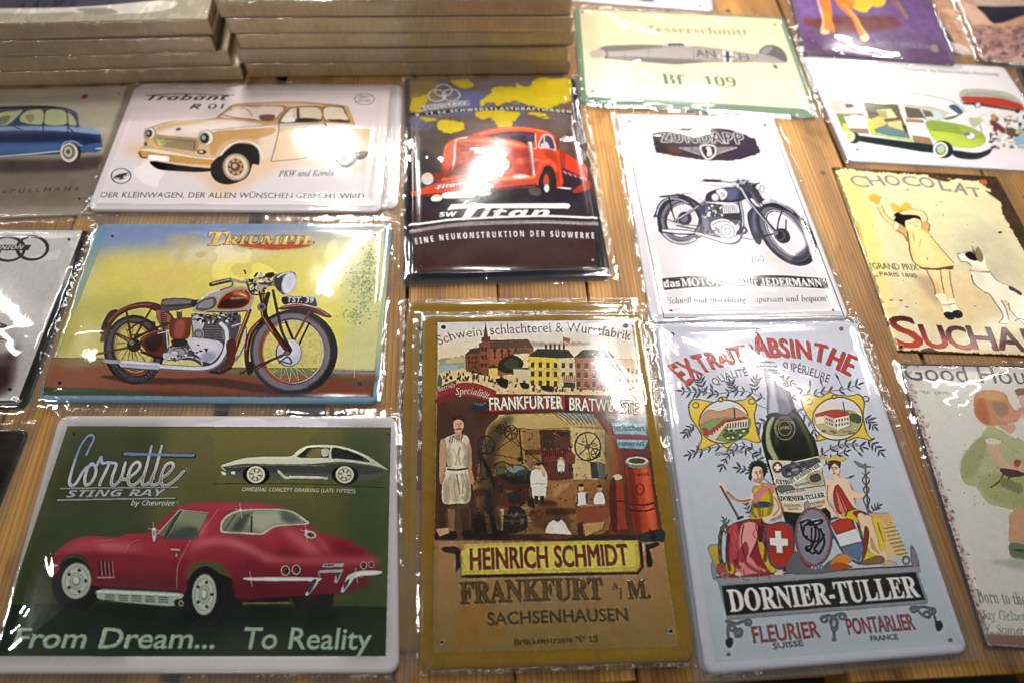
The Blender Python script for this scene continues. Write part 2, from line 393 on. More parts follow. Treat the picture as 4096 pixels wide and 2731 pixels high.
def build_plate(root, q, z, w, h, mat, prof, rad, loc, thick=True, warp=0, seed=0):
    pf = PROF[prof]; rings = []
    for d, zz in pf:
        if d < min(w, h)/2-6: rings.append((d, zz))
    V = []; UV = []; F = []
    rs = [rect_ring(w, h, d, rad) for d, _ in rings]; M = len(rs[0]); r_ = random.Random(seed); ph = r_.random()*6
    for R_, (d, zz) in zip(rs, rings):
        u, v = R_[:, 0]/w, R_[:, 1]/h
        Q = bil(q, u, v); Q[:, 2] = z+zz/1000+warp*np.sin(u*3+ph)*np.sin(v*2.4+ph)/1000*min(1, d/8)
        V.append(Q-loc); UV.append(np.stack([u, v], 1))
    V.append((bil(q, .5, .5)*[1, 1, 0]+[0, 0, z+rings[-1][1]/1000]-loc).reshape(1, 3)); UV.append(np.array([[.5, .5]]))
    for k in range(len(rings)-1):
        for i in range(M):
            j = (i+1) % M; F.append((k*M+i, k*M+j, (k+1)*M+j, (k+1)*M+i))
    c = len(rings)*M
    for i in range(M): F.append(((len(rings)-1)*M+i, (len(rings)-1)*M+(i+1) % M, c))
    V = np.vstack(V); n0 = len(V); bt = V[:M].copy(); bt[:, 2] -= .0006; V = np.vstack([V, bt]); F.append(tuple(reversed(range(n0, n0+M))))
    for i in range(M): j = (i+1) % M; F.append((n0+i, n0+j, j, i))
    UV = np.vstack(UV+[UV[0]])
    return mesh('plate', V, F, mat, root, smooth=True, uv=UV)

def build_film(root, q, z, w, h, loc, seed, marg=(7, 8, 8, 9), prof='rolled', step=1.8, crink=1.0, folds=(), drop=2.2, mat=None, fold_px=None, edgeamp=1.0):
    ml, mr, mt, mb = marg; X = np.arange(-ml, w+mr+step, step); Y = np.arange(-mb, h+mt+step, step); nx, ny = len(X), len(Y)
    gx, gy = np.meshgrid(X, Y); r = np.random.RandomState(seed)
    dx = np.minimum(gx, w-gx); dy = np.minimum(gy, h-gy); d = np.minimum(dx, dy)
    pf = PROF[prof]; base = np.interp(np.clip(d, 0, 200), [a for a, _ in pf if a > .5], [b for a, b in pf if a > .5])+.45
    base = base+np.interp(d, [5, 20], [0, .25])
    out = np.clip(-d, 0, 30); base = np.where(d < 0, base-drop*(1-np.exp(-out/2.5)), base)
    big = fbm(ny, nx, 55/step, seed*7+1, 2)*.75*crink; mid = fbm(ny, nx, 16/step, seed*7+3, 2, 1.6)*.10*crink-np.abs(fbm(ny, nx, 30/step, seed*7+9, 2, 1.8))*.42*crink*np.clip(fbm(ny, nx, 60/step, seed*7+11, 1)*2.2+.55, 0, 1)
    inside = 1/(1+np.exp(-(d-6)/3)); H_ = base+big*inside+mid*np.clip(.4+inside, 0, 1)
    edge = np.exp(-((d+1.5)/3.6)**2)+.6*(d < -3)
    cr1 = (fbm(ny, nx, 5.5/step, seed*7+5, 1)*.30+fbm(ny, nx, 14/step, seed*7+6, 1)*.5)*edge*edgeamp; H_ += cr1
    dash = np.where(np.abs(out-4.5) < 1.1, .25*np.sign(np.sin((gx+gy)*1.4)), 0); H_ += dash
    wr = np.clip(edge*.9+np.clip(-d, 0, 3)/3*.3, 0, 1)
    for cx, cy in ((0, 0), (w, 0), (0, h), (w, h)):            # puckers fanning out of each corner
        rr = np.hypot(gx-cx, gy-cy)+.1; an = np.arctan2(gy-cy, gx-cx); ph = r.rand()*6; kf = r.randint(9, 15)
        H_ += .30*np.sin(an*kf+ph+np.sin(rr*.25)*.7)*np.exp(-rr/(9+8*r.rand()))*np.clip(rr/5, 0, 1)*crink
        wr = np.maximum(wr, .75*np.exp(-rr/11))
    fl = list(folds)
    if fold_px:
        hq = hom([px_of(p) for p in q], [(0, h), (w, h), (w, 0), (0, 0)])
        for (ox, oy, k_, pts) in fold_px:
            for (x0, y0, x1, y1) in pts:
                m_ = [hq @ np.array([x*k_+ox, y*k_+oy, 1]) for x, y in ((x0, y0), (x1, y1))]; m_ = [v[:2]/v[2] for v in m_]; fl.append((*m_[0], *m_[1], 2.6+r.rand()*1.4, .42))
    for k in range(4):                                          # tension ridges running in from the corners
        cx, cy = ((0, 0), (w, 0), (w, h), (0, h))[k]
        for i in range(2):
            L = 25+r.rand()*45; a = math.atan2((h/2-cy)*(.6+.9*r.rand()), (w/2-cx)*(.6+.9*r.rand()))
            fl.append((cx+4*math.cos(a), cy+4*math.sin(a), cx+L*math.cos(a), cy+L*math.sin(a), 1.6+1.8*r.rand(), .22*crink))
    for (x0, y0, x1, y1, sg, am) in fl:
        v = np.array([x1-x0, y1-y0]); L = np.hypot(*v)+1e-6; v = v/L; tt = (gx-x0)*v[0]+(gy-y0)*v[1]; nn = -(gx-x0)*v[1]+(gy-y0)*v[0]
        bend = nn+2.0*np.sin(tt/L*3.3+seed)
        H_ += am*np.exp(-(bend/sg)**2)*np.clip(tt/(.15*L), 0, 1)*np.clip((L-tt)/(.4*L), 0, 1)*(tt > 0)*(tt < L)
    jit = np.where((gx <= X[0]) | (gx >= X[-1]) | (gy <= Y[0]) | (gy >= Y[-1]), r.rand(ny, nx)*.9, 0)
    gx2 = gx+np.where(gx <= X[0], 1, np.where(gx >= X[-1], -1, 0))*jit; gy2 = gy+np.where(gy <= Y[0], 1, np.where(gy >= Y[-1], -1, 0))*jit
    Q = bil(q, gx2/w, gy2/h); H_ = np.where(d > -1, np.maximum(H_, base-.3), H_); Q[..., 2] = np.maximum(z+H_/1000, .0006); V = (Q-loc).reshape(-1, 3)
    i = np.arange(nx-1)[None, :]+np.arange(ny-1)[:, None]*nx; i = i.ravel(); F = np.stack([i, i+1, i+nx+1, i+nx], 1)
    o = mesh('plastic_sleeve', V, F, mat or FILM, root, smooth=True)
    at_ = o.data.attributes.new('wrinkle', 'FLOAT', 'POINT'); at_.data.foreach_set('value', wr.astype(np.float32).ravel())
    return o

FIN = {'frank': dict(us=.8, line=.4, brush=.11, k=.6, sat=.95), 'absinthe': dict(us=.7, line=.5, brush=.05, k=.5), 'triumph': dict(us=.7, line=.4, brush=.07, k=.4, sat=.86), 'titan': dict(us=.6, line=.3, brush=.08, k=.3, sat=1.08), 'zundapp': dict(us=.8, line=.45, brush=.06), 'suchard': dict(us=.4, line=.35, brush=.06, k=.2, sat=.85), 'bf': dict(us=.4, line=.3, brush=.05, k=.1, sat=.8), 'corvette': dict(us=.5, line=.2, brush=.04, k=.3, sat=.88), 'house': dict(us=.2, line=.08, brush=.08, k=.05, sat=.8)}
def tin_sign(label, quad, z, w, h, art=None, prof='rolled', rad=8, film=True, seed=1, group=None, rough=.13, name='tin_sign', warp=.5, cat='tin sign', bump=.35, matimg=None, step=1.8, **fk):
    q = quad_world(quad, z, w, h); c = q.mean(0); loc = np.array([c[0], c[1], max(z-.0022, 0)])
    root = thing(name, label, cat, tuple(loc), group)
    if matimg is None:
        pq = [px_of(p) for p in q]; a = Art(w, h, pq); art(a); a.finish(**FIN.get(art.__name__[4:], {})); m = plate_mat(name+'_print', a.image(name+'_print'), a.relimage(name+'_relief') if a.rel.max() > 0 else None, rough=rough, bump=bump)
    else: m = matimg
    build_plate(root, q, z, w, h, m, prof, rad, loc, warp=warp, seed=seed)
    if film: build_film(root, q, z, w, h, loc, seed, prof=prof, step=step, **fk)
    return root, m

# ------------------------------------------------------------------ table
def wood_mat():
    t = NT('old_pine'); tc = t.n('TexCoord'); oi = t.n('ObjectInfo')
    ad = t.n('VectorMath', operation='ADD'); cx = t.n('CombineXYZ'); t.l(t.math('MULTIPLY', oi.outputs['Random'], 37), cx.inputs[0]); t.l(t.math('MULTIPLY', oi.outputs['Random'], 91), cx.inputs[1])
    t.l(tc.outputs['Object'], ad.inputs[0]); t.l(cx.outputs[0], ad.inputs[1])
    def noise(sc, scale=1, det=4, dist=0., rough=.55):
        m = t.n('Mapping'); m.inputs['Scale'].default_value = sc; t.l(ad.outputs[0], m.inputs[0])
        n = t.n('TexNoise'); n.inputs['Scale'].default_value = scale; n.inputs['Detail'].default_value = det; n.inputs['Distortion'].default_value = dist; n.inputs['Roughness'].default_value = rough
        t.l(m.outputs[0], n.inputs['Vector']); return n.outputs[0]
    mw = t.n('Mapping'); mw.inputs['Scale'].default_value = (1, .045, 1); t.l(ad.outputs[0], mw.inputs[0])
    wv = t.n('TexWave', wave_type='BANDS', bands_direction='X', wave_profile='SAW'); wv.inputs['Scale'].default_value = 74; wv.inputs['Distortion'].default_value = 9; wv.inputs['Detail'].default_value = 2; wv.inputs['Detail Scale'].default_value = .6
    t.l(mw.outputs[0], wv.inputs['Vector'])
    fine = noise((420, 9, 60), 1, 5); broad = noise((16, 2.2, 5), 1, 4, .6); blot = noise((22, 10, 10), 1, 5, .4, .65)
    base = t.ramp(wv.outputs[0], [(0, lin((214, 164, 90))), (.6, lin((204, 154, 80))), (.88, lin((182, 128, 64))), (1, lin((142, 92, 42)))])
    def mix(a, b, fac, mode='MULTIPLY'):
        m = t.n('Mix', data_type='RGBA', blend_type=mode); 
        if isinstance(fac, (int, float)): m.inputs[0].default_value = fac
        else: t.l(fac, m.inputs[0])
        t.l(a, m.inputs[6])
        if isinstance(b, tuple): m.inputs[7].default_value = (*b, 1)
        else: t.l(b, m.inputs[7])
        return m.outputs[2]
    c = mix(base, t.ramp(fine, [(.3, (.74, .68, .58)), (.6, (1, 1, 1))]), .8)
    c = mix(c, t.ramp(broad, [(.34, (.34, .27, .20)), (.58, (1.0, 1.0, 1.0))]), .85)
    c = mix(c, t.ramp(blot, [(.32, (.30, .22, .15)), (.45, (.9, .88, .85)), (.6, (1, 1, 1))]), .6)
    at_ = t.n('Attribute', attribute_name='dark', attribute_type='OBJECT')
    c = mix(c, (.42, .36, .30), at_.outputs['Fac'])
    vo = t.n('TexVoronoi'); vo.inputs['Scale'].default_value = 17; t.l(ad.outputs[0], vo.inputs['Vector'])
    c = mix(c, (.16, .09, .05), t.ramp(vo.outputs['Distance'], [(.04, (1, 1, 1)), (.09, (0, 0, 0))]))
    p = t.n('BsdfPrincipled'); t.l(c, p.inputs['Base Color']); p.inputs['Roughness'].default_value = .52; p.inputs['Specular IOR Level'].default_value = .35
    b = t.n('Bump'); b.inputs['Strength'].default_value = .45; b.inputs['Distance'].default_value = .0012
    t.l(t.math('ADD', fine, t.math('MULTIPLY', wv.outputs[0], .4)), b.inputs['Height']); t.l(b.outputs[0], p.inputs['Normal']); t.l(p.outputs[0], t.out.inputs[0])
    return t.m
def simple(name, col, rough=.6, spec=.4, noise=None, bump=0):
    t = NT(name); p = t.n('BsdfPrincipled'); p.inputs['Roughness'].default_value = rough; p.inputs['Specular IOR Level'].default_value = spec
    if noise:
        tc = t.n('TexCoord'); n = t.n('TexNoise'); n.inputs['Scale'].default_value = noise[0]; n.inputs['Detail'].default_value = 5; t.l(tc.outputs['Object'], n.inputs['Vector'])
        t.l(t.ramp(n.outputs[0], [(.3, lin(noise[1])), (.7, lin(col))]), p.inputs['Base Color'])
        if bump:
            b = t.n('Bump'); b.inputs['Strength'].default_value = bump; b.inputs['Distance'].default_value = .002; t.l(n.outputs[0], b.inputs['Height']); t.l(b.outputs[0], p.inputs['Normal'])
    else: p.inputs['Base Color'].default_value = (*lin(col), 1)
    t.l(p.outputs[0], t.out.inputs[0]); return t.m
WOOD = wood_mat()
table = thing('market_table', 'long table top of worn pine planks carrying all the signs and canvases', 'table', (0, .5, -.045))
def plank(s0, s1, dark=0, ylo=None, k=0):
    # planks run along the line x = s - .112 y ; front edge follows the table edge
    ye = lambda s: .0345+.075*(s-.15)
    L, Hh = 1.9, .042; V = []; n = 26
    r = random.Random(k); g = .0012
    o0 = None
    dirv = np.array([-.1113, .9938, 0]); perp = np.array([.9938, .1113, 0])
    org = np.array([s0, 0, 0])
    # local frame: x across, y along
    wd = (s1-s0)*.9938
    prof = [(0, -Hh), (0, -.0025), (.0006, -.0008), (.0025, 0)]
    xs = [p[0] for p in prof]+[wd*.25, wd*.5, wd*.75]+[wd-p[0] for p in reversed(prof)]
    zs = [p[1] for p in prof]+[.0, .0, .0]+[p[1] for p in reversed(prof)]
    ys = np.linspace(0, L, n); F = []
    for j, y in enumerate(ys):
        for i, (x, z) in enumerate(zip(xs, zs)):
            jit = (r.random()-.5)*.0012 if (i in (2, 3, 7, 8) and 0 < z+1) else 0
            sx = s0+x/.9938
            V.append((x+(jit if 0 < i < len(xs)-1 else 0), y, z))
    m = len(xs)
    for j in range(n-1):
        for i in range(m-1): F.append((j*m+i, j*m+i+1, (j+1)*m+i+1, (j+1)*m+i))
        F.append((j*m+m-1, j*m, (j+1)*m, (j+1)*m+m-1))
    F.append(tuple(range(m-1, -1, -1))); F.append(tuple((n-1)*m+i for i in range(m)))
    V = np.array(V)
    # slide start of each column onto the slanted front edge of the table
    o = mesh('plank', V, F, WOOD, None)
    y0 = ye(s0)
    P0 = np.array([s0-.112*y0, y0, 0])
    o.parent = table; o.location = Vector(P0)-table.location; o.rotation_euler = (0, 0, math.atan2(.1113, .9938)); o['dark'] = float(dark)
    return o
for k, (a, b, dk) in enumerate([(-.80, -.612, .1), (-.608, -.4195, .15), (-.417, -.2365, .0), (-.224, -.0685, .05), (-.0655, .0235, .0), (.0245, .1145, .05), (.1172, .276, .0), (.2785, .4365, .25), (.4400, .60, .75), (.603, .77, .7), (.773, .95, .6)]):
    plank(a, b, dk, k=k)
mesh('support_board', [(x, y, z) for z in (.002, -.018) for x, y in ((-1.2, -.38), (1.3, -.36), (1.3, 1.4), (-1.2, 1.4))],
     [(0, 1, 2, 3), (7, 6, 5, 4), (0, 4, 5, 1), (1, 5, 6, 2), (2, 6, 7, 3), (3, 7, 4, 0)], simple('dark_underside', (24, 17, 12), .8), table)
fl = mesh('floor', [(-4, -3, -.75), (4, -3, -.75), (4, 5, -.75), (-4, 5, -.75)], [(0, 1, 2, 3)], simple('floor_concrete', (58, 62, 56), .7, noise=(3, (40, 44, 40)))); fl['kind'] = 'structure'

# ------------------------------------------------------------------ prints (outlines read off the photograph, rectified onto each plate)
def hole(A, *pts, r=1.7):
    for x, y in pts: A.e(x, y, r, r, (190, 180, 165)); A.e(x, y, r*.8, r*.8, (38, 32, 28))
def shine(A, pts, wd, col=(255, 255, 255), al=.6, bl=1.2, **k): A.st(pts, wd, col, alpha=al, blur=bl, **k)
def rims(A, cx, cy, rx, ry, rot=0, n=5, c0=(196, 206, 190), c1=(110, 118, 108)):
    A.e(cx, cy, rx, ry, (60, 66, 60), rot); A.e(cx, cy, rx*.95, ry*.95, c0, rot); A.ring(cx, cy, rx*.76, ry*.76, .35, c1, rot)
    for k in range(n):
        a = 2*math.pi*k/n; A.e(cx+rx*.60*math.cos(a), cy+ry*.60*math.sin(a), rx*.13, ry*.09, (40, 44, 42), math.degrees(a)+90)
    A.ring(cx, cy, rx*.42, ry*.42, .4, c1, rot); A.e(cx, cy, rx*.3, ry*.3, (150, 160, 150), rot); A.e(cx-rx*.04, cy-ry*.05, rx*.2, ry*.2, (220, 226, 214), rot); A.ring(cx, cy, rx*.9, ry*.9, .4, (150, 158, 148), rot)

def art_corvette(A):
    A.b[:] = np.array((232, 226, 234))/255.
    A.zoom(0, 1600, .7214)
    A.f('374,142 2168,150 2138,1417 -42,1417', (124, 118, 66), grad=((92, 94, 42), (1100, 150), (1100, 1100)))
    A.f('374,142 900,142 700,1417 -42,1417', (40, 62, 30), alpha=.55, blur=14); A.f('1900,150 2168,150 2138,1417 1900,1417', (58, 86, 52), alpha=.55, blur=14)
    A.f('280,1122 2144,1140 2138,1417 -42,1417 60,1128', (22, 50, 34), grad=((46, 66, 34), (1100, 1200), (1100, 1417)))
    A.f('500,1120 1900,1140 1800,1240 1300,1260 900,1240 500,1190', (10, 30, 26), alpha=.85, blur=9)
    # small concept car
    A.st('1182,461 1700,462 2134,481', .5, (34, 36, 24))
    car = '1222,360 1260,345 1340,322 1440,312 1560,312 1600,310 1640,282 1690,254 1760,246 1850,248 1920,262 1990,285 2060,320 2120,355 2150,383 2135,400 2080,432 1990,440 1800,432 1500,438 1400,436 1290,420 1232,402 1222,380'
    A.sf(car, (92, 96, 90)); A.sf('1222,360 1260,345 1340,322 1440,312 1600,310 1640,282 1690,254 1760,246 1850,248 1920,262 1990,285 2060,320 2150,383 2080,362 1900,340 1700,352 1500,352 1350,350 1240,366', (232, 234, 208), grad=((196, 200, 174), (1700, 270), (1700, 360)))
    A.sf('1240,372 1500,356 1750,362 1900,350 2100,376 2120,396 1980,408 1700,402 1450,400 1300,396', (70, 76, 72), blur=1); A.st('1260,372 1500,357 1800,362', .35, (170, 176, 160), alpha=.8)
    A.f('1640,310 1700,262 1760,258 1830,262 1818,318 1660,318', (52, 56, 44)); A.f('1690,308 1720,268 1778,264 1776,316 1700,316', (132, 120, 70)); A.sf('1780,270 1812,266 1826,282 1812,306 1786,310 1778,290', (190, 190, 170)); A.st('1726,262 1700,312', .4, (20, 22, 20))
    A.sf('1840,262 1900,270 1990,300 2050,340 1960,330 1870,322 1836,318', (46, 50, 48)); A.st('1900,282 1980,306 2040,338', .5, (120, 126, 110)); A.f('1888,285 1920,272 2020,320 1990,322', (30, 33, 31))
    for cx in (1410, 1905):
        A.e(cx+6, 412, 75, 54, (24, 26, 24)); A.e(cx+4, 410, 50, 47, (205, 208, 184)); A.ring(cx+4, 410, 36, 34, .4, (70, 74, 66))
        for k in range(6): a = k*1.047+.2; A.seg([(cx+4, 410, cx+4+34*math.cos(a), 410+32*math.sin(a))], 1.1, (70, 74, 66))
        A.e(cx+4, 410, 13, 12, (220, 222, 200))
    A.st('1540,392 1570,420 1600,428 1810,430', 2.2, (190, 194, 170)); A.st('1600,420 1790,424', .9, (230, 232, 214)); A.st('1600,434 1790,436', .5, (60, 64, 56))
    A.f('1276,394 1300,392 1298,410 1278,408', (220, 222, 200)); A.sf('1224,392 1250,404 1238,414 1224,404', (216, 218, 196)); A.st('1224,370 1245,388', .7, (230, 230, 210))
    A.text('ORIGINAL CONCEPT DRAWING (LATE FIFTIES)', '1338,501 1968,510', 20, (214, 212, 180), 'oblique', rel=0, bold=0.027)
    # script
    S_ = ['478,298 500,250 518,212 508,190 478,204 440,262 408,350 388,420 384,455 400,470 425,450 452,402', '452,402 480,368 516,352 500,352 478,392 468,440 478,466 506,450 530,400 528,366 512,352',
          '528,372 548,332 560,312 566,346 602,344 584,392 560,440 552,466', '602,344 642,352 624,410 616,458 634,468 668,430 692,344', '668,430 700,434 752,396 774,360 758,340 728,362 708,420 716,464 750,462 790,420',
          '836,252 808,370 786,440 794,468 822,456 846,430', '892,250 862,370 836,440 842,468 872,460 892,436', '884,436 930,402 958,364 944,344 912,362 890,420 896,464 930,466 972,436 1014,392']
    for q in S_: A.st(q, 4.3, (66, 64, 40), alpha=.9)
    A.st('684,298 1072,308', 4.2, (52, 54, 44), sm=False)
    for q in S_: A.st(q, 2.5, (84, 120, 184), grad=((226, 230, 240), (700, 230), (700, 390)), rel=.8)
    for q in S_[:6]+S_[6:]:
        pts = P(q); 
    A.st('690,295 1066,305', 2.6, (112, 140, 186), sm=False, rel=.8)
    for q in S_: A.st(q, 1.3, (206, 206, 190), alpha=.55, grad=((126, 112, 66), (700, 380), (700, 450)))
    A.st('328,486 986,481', 2.2, (70, 72, 60), sm=False); A.st('334,484 982,480', 1.1, (158, 164, 168), sm=False)
    A.st('312,550 972,542', 2.4, (60, 62, 50), sm=False); A.st('318,548 968,540', 1.2, (160, 168, 172), sm=False)
    A.text('STING RAY', '366,532 912,526', 36, (176, 182, 188), 'boldobl', rel=.5, outline=((62, 60, 42), .5))
    A.text('by Chevrolet', '722,578 962,581', 26, (222, 220, 200), 'oblique', rel=0, bold=0.045); A.ring(1036, 382, 9, 9, .3, (190, 190, 160)); A.ring(980, 560, 5, 5, .3, (190, 190, 160))
    # red car
    A.e(1160, 1100, 180, 150, (14, 24, 26)); A.e(1135, 1080, 112, 164, (12, 16, 18)); A.e(400, 1010, 112, 142, (14, 18, 20), 8); A.f('430,1000 560,1020 545,1100 470,1160 400,1150', (12, 18, 20))
    A.f('1600,1070 1850,1060 1842,1130 1780,1170 1640,1160', (18, 24, 22)); A.f('1310,1085 1610,1080 1600,1120 1330,1130', (24, 30, 24)); A.st('1340,1122 1600,1118', .9, (150, 140, 60))
    body = '280,905 300,850 350,800 400,768 500,748 640,756 700,736 800,732 846,708 905,650 960,606 1010,582 1100,568 1250,561 1400,567 1500,578 1590,602 1650,640 1710,690 1775,732 1860,748 1940,778 2010,812 2064,850 2082,888 2070,935 2040,992 1985,1030 1880,1060 1700,1074 1500,1088 1315,1092 1296,1040 1270,962 1210,902 1130,884 1064,902 1032,962 1024,1058 980,1052 760,1032 525,1024 512,950 480,872 430,846 370,850 336,888 322,940 296,965'
    A.sf(body, (196, 44, 66), grad=((150, 24, 46), (1150, 750), (1150, 1080)))
    A.sf('290,862 420,838 700,846 960,878 1040,880 1010,950 1010,1040 760,1024 530,1012 505,930 470,868 430,846 370,850 330,880 310,930 296,960 284,905', (146, 24, 44), alpha=.75, blur=2)
    A.sf('700,930 980,960 980,1050 760,1032 540,1022 560,960', (104, 14, 30), alpha=.5, blur=8); A.sf('620,865 960,890 960,960 640,950', (178, 30, 50), alpha=.6, blur=6)
    A.sf('1280,960 1360,880 1500,890 2070,900 2050,985 1985,1030 1880,1056 1700,1070 1500,1084 1316,1088', (148, 26, 46), alpha=.8, blur=3)
    A.sf('1330,1000 1700,1040 2000,1010 1880,1058 1500,1086 1318,1090', (96, 12, 30), alpha=.55, blur=7)
    A.sf('400,800 470,770 600,770 720,775 680,815 520,820 380,830', (226, 90, 96), alpha=.6, blur=5); A.sf('560,795 800,812 720,832 560,825', (244, 160, 150), alpha=.45, blur=5)
    A.sf('1060,780 1180,760 1300,770 1400,810 1500,870 1480,880 1360,830 1220,790 1100,800', (240, 150, 140), alpha=.75, blur=5); A.sf('1050,790 1180,758 1260,765 1140,800 1040,850', (226, 96, 100), alpha=.6, blur=6)
    A.sf('1380,690 1500,700 1600,690 1560,760 1500,830 1460,780 1400,740', (206, 52, 70), alpha=.7, blur=7); A.sf('1560,700 1700,760 1790,850 1700,840 1620,780', (232, 120, 118), alpha=.7, blur=6); A.sf('1720,720 1800,790 1830,850 1770,790', (232, 130, 124), alpha=.6, blur=4)
    A.sf('1480,860 1700,870 2060,868 2070,900 1600,905 1450,890', (236, 130, 130), alpha=.55, blur=5); A.sf('1850,770 1980,820 1990,850 1880,840', (122, 14, 32), alpha=.5, blur=6); A.sf('1560,820 1660,850 1640,860 1540,856', (120, 16, 34), alpha=.5, blur=4)
    A.sf('1000,585 1250,566 1500,580 1620,608 1480,596 1300,602 1240,612 1120,600 1000,602', (206, 66, 80), alpha=.8, blur=3); A.sf('1150,620 1230,610 1200,700 1110,760 1060,762', (214, 56, 72), alpha=.7, blur=5); A.sf('1110,640 1150,700 1100,760', (236, 140, 140), alpha=.4, blur=4)
    A.f('866,738 990,606 1150,622 1080,762 905,760', (96, 100, 86)); A.f('866,738 980,612 935,690 902,748', (128, 134, 104)); A.f('912,756 1000,608 1146,626 1080,758', (150, 158, 122)); A.sf('985,716 1040,700 1090,712 1070,756 920,756', (62, 76, 74), alpha=.9, blur=2); A.f('912,756 960,680 1100,700 1080,758', (88, 98, 84), alpha=.6, blur=4)
    A.st('868,738 990,606', .8, (200, 206, 190), sm=False); A.st('912,756 1000,608', 1.0, (20, 24, 22), sm=False); A.st('990,604 1150,620', .7, (180, 186, 160), sm=False)
    A.sf('1216,715 1222,668 1262,628 1330,604 1460,598 1600,606 1680,650 1708,682 1600,690 1520,700 1470,730 1440,742 1320,736 1230,730', (208, 214, 196)); A.sf('1228,712 1234,672 1270,636 1335,612 1462,605 1592,614 1660,652 1690,678 1590,682 1512,694 1462,722 1436,732 1322,726 1240,722', (142, 148, 116))
    A.sf('1330,620 1480,610 1560,618 1600,680 1520,690 1470,722 1440,728 1360,670', (196, 200, 170), alpha=.8, blur=4); A.sf('1550,615 1600,618 1660,660 1600,676 1560,660', (90, 104, 96), alpha=.9, blur=3); A.f('1340,625 1400,615 1330,725 1270,722', (64, 76, 74), alpha=.85, blur=3); A.f('1386,640 1396,640 1394,728 1382,726', (60, 66, 60)); A.st('1240,716 1300,632', 1.0, (84, 90, 78))
    A.st('1206,600 1100,745', .4, (216, 150, 150)); A.st('770,768 720,790 690,840', .4, (216, 130, 136)); A.st('1052,770 1010,850 980,920 975,1040', .4, (230, 150, 150)); A.st('620,768 520,780', .3, (240, 150, 150))
    A.sf('840,708 860,706 862,745 852,780 842,760', (210, 214, 206)); A.sf('846,716 856,714 856,740 848,744', (90, 96, 90)); A.st('945,822 990,826', 1.2, (196, 200, 196)); A.e(974, 855, 4, 9, (220, 200, 190)); A.sf('1684,735 1715,718 1748,738 1745,758 1715,762 1690,752', (200, 196, 190)); A.sf('1698,738 1716,728 1738,740 1735,752 1714,754', (140, 40, 60))
    A.st('1690,720 1700,790', .4, (250, 220, 220), alpha=.5)
    # louvres, side pipe, bumpers
    for k in range(4): x = 542+k*21; A.f([(x, 884), (x+14, 884), (x+22, 975), (x+10, 975)], (40, 12, 18)); A.st([(x+15, 888), (x+23, 974)], .6, (214, 120, 120), sm=False)
    A.st('538,978 630,978', .7, (220, 160, 150)); A.sf('536,1070 560,1044 700,1050 960,1062 1012,1076 980,1110 950,1136 760,1122 560,1100', (178, 188, 176)); A.sf('545,1068 565,1050 960,1068 990,1076 960,1082 560,1064', (226, 232, 222))
    for r_ in range(3):
        for k in range(5): A.f([(580+k*74, 1072+r_*13+k*3), (632+k*74, 1075+r_*13+k*3), (630+k*74, 1081+r_*13+k*3), (578+k*74, 1078+r_*13+k*3)], (70, 84, 76))
    A.st('520,1028 700,1036 1010,1060', 1.0, (40, 46, 44)); A.e(985, 1118, 28, 22, (24, 30, 28)); A.ring(998, 1122, 12, 14, .5, (180, 186, 170))
    rims(A, 423, 997, 84, 104, 8); rims(A, 1127, 1073, 70, 118, 3)
    A.ring(1135, 1080, 105, 156, .6, (50, 58, 56), alpha=.6)
    A.sf('1346,982 1500,976 1760,980 1762,1000 1735,1040 1705,1074 1690,1070 1720,1000 1500,998 1380,994', (206, 216, 212)); A.sf('1390,986 1500,982 1740,986 1720,996 1500,994', (246, 250, 246)); A.sf('1722,1000 1752,990 1725,1048 1702,1066', (60, 74, 74))
    A.sf('1930,965 2000,940 2100,940 2116,950 2080,964 1980,972 1940,1010 1900,1060 1888,1050 1910,1000', (206, 216, 212)); A.sf('1990,948 2100,944 2080,956 1980,966', (246, 250, 246)); A.sf('1906,1010 1936,984 1925,1020 1902,1046', (60, 74, 74))
    for cx, cy, r_ in ((1578, 940, 25), (1638, 935, 24), (2014, 910, 19), (2056, 906, 16)): A.e(cx, cy, r_, r_*1.15, (206, 186, 180)); A.e(cx, cy, r_*.8, r_*.95, (30, 22, 24)); A.e(cx-2, cy, r_*.5, r_*.62, (170, 50, 50)); A.e(cx+3, cy+2, r_*.3, r_*.4, (40, 60, 60))
    A.f('1790,902 1906,898 1900,918 1784,922', (190, 180, 172)); A.f('1796,906 1850,904 1848,914 1792,916', (120, 60, 66)); A.f('1766,938 1902,932 1866,1010 1848,1004 1862,950 1768,954', (170, 176, 176)); A.f('1858,952 1888,948 1866,994', (50, 70, 76)); A.st('1760,948 1770,975', .6, (190, 180, 180))
    for x, y in ((1385, 985), (1974, 968), (1330, 606), (1694, 722), (850, 712)):
        A.seg([(x-34, y-6, x+34, y+6), (x-6, y-42, x+6, y+42)], .35, (255, 255, 250), .8); A.e(x, y, 8, 9, (255, 255, 255), blur=1.0)
    A.sf('242,914 262,904 312,906 318,914 270,924', (210, 200, 196))
    A.text('From Dream...', '70,1370 1176,1372', 112, (166, 196, 166), 'sans', slant=.1, bold=0.23, rel=.3); A.text('To Reality', '1330,1374 2050,1378', 118, (166, 196, 166), 'sans', slant=.1, bold=0.23, rel=.3)
    A.e(408, 186, 9, 11, (60, 44, 32)); A.e(2152, 195, 13, 12, (70, 50, 44)); A.e(2150, 198, 9, 7, (120, 90, 80))
    A.e(2085, 1382, 10, 8, (90, 60, 40)); A.noise(.012, 6, 4)

def wheel(A, cx, cy, R1x, R1y, R2x, R2y, tyre, rot=0, spokes=28, scol=(200, 190, 180), rim=(150, 60, 40), tread=True, hl=(150, 130, 150)):
    A.f(np.vstack([A.el(cx, cy, R1x, R1y, rot)]), tyre)
    # inner tyre light
    A.ring(cx, cy, (R1x*.45+R2x*.55), (R1y*.45+R2y*.55), .9, hl, rot, alpha=.55, blur=1.0)

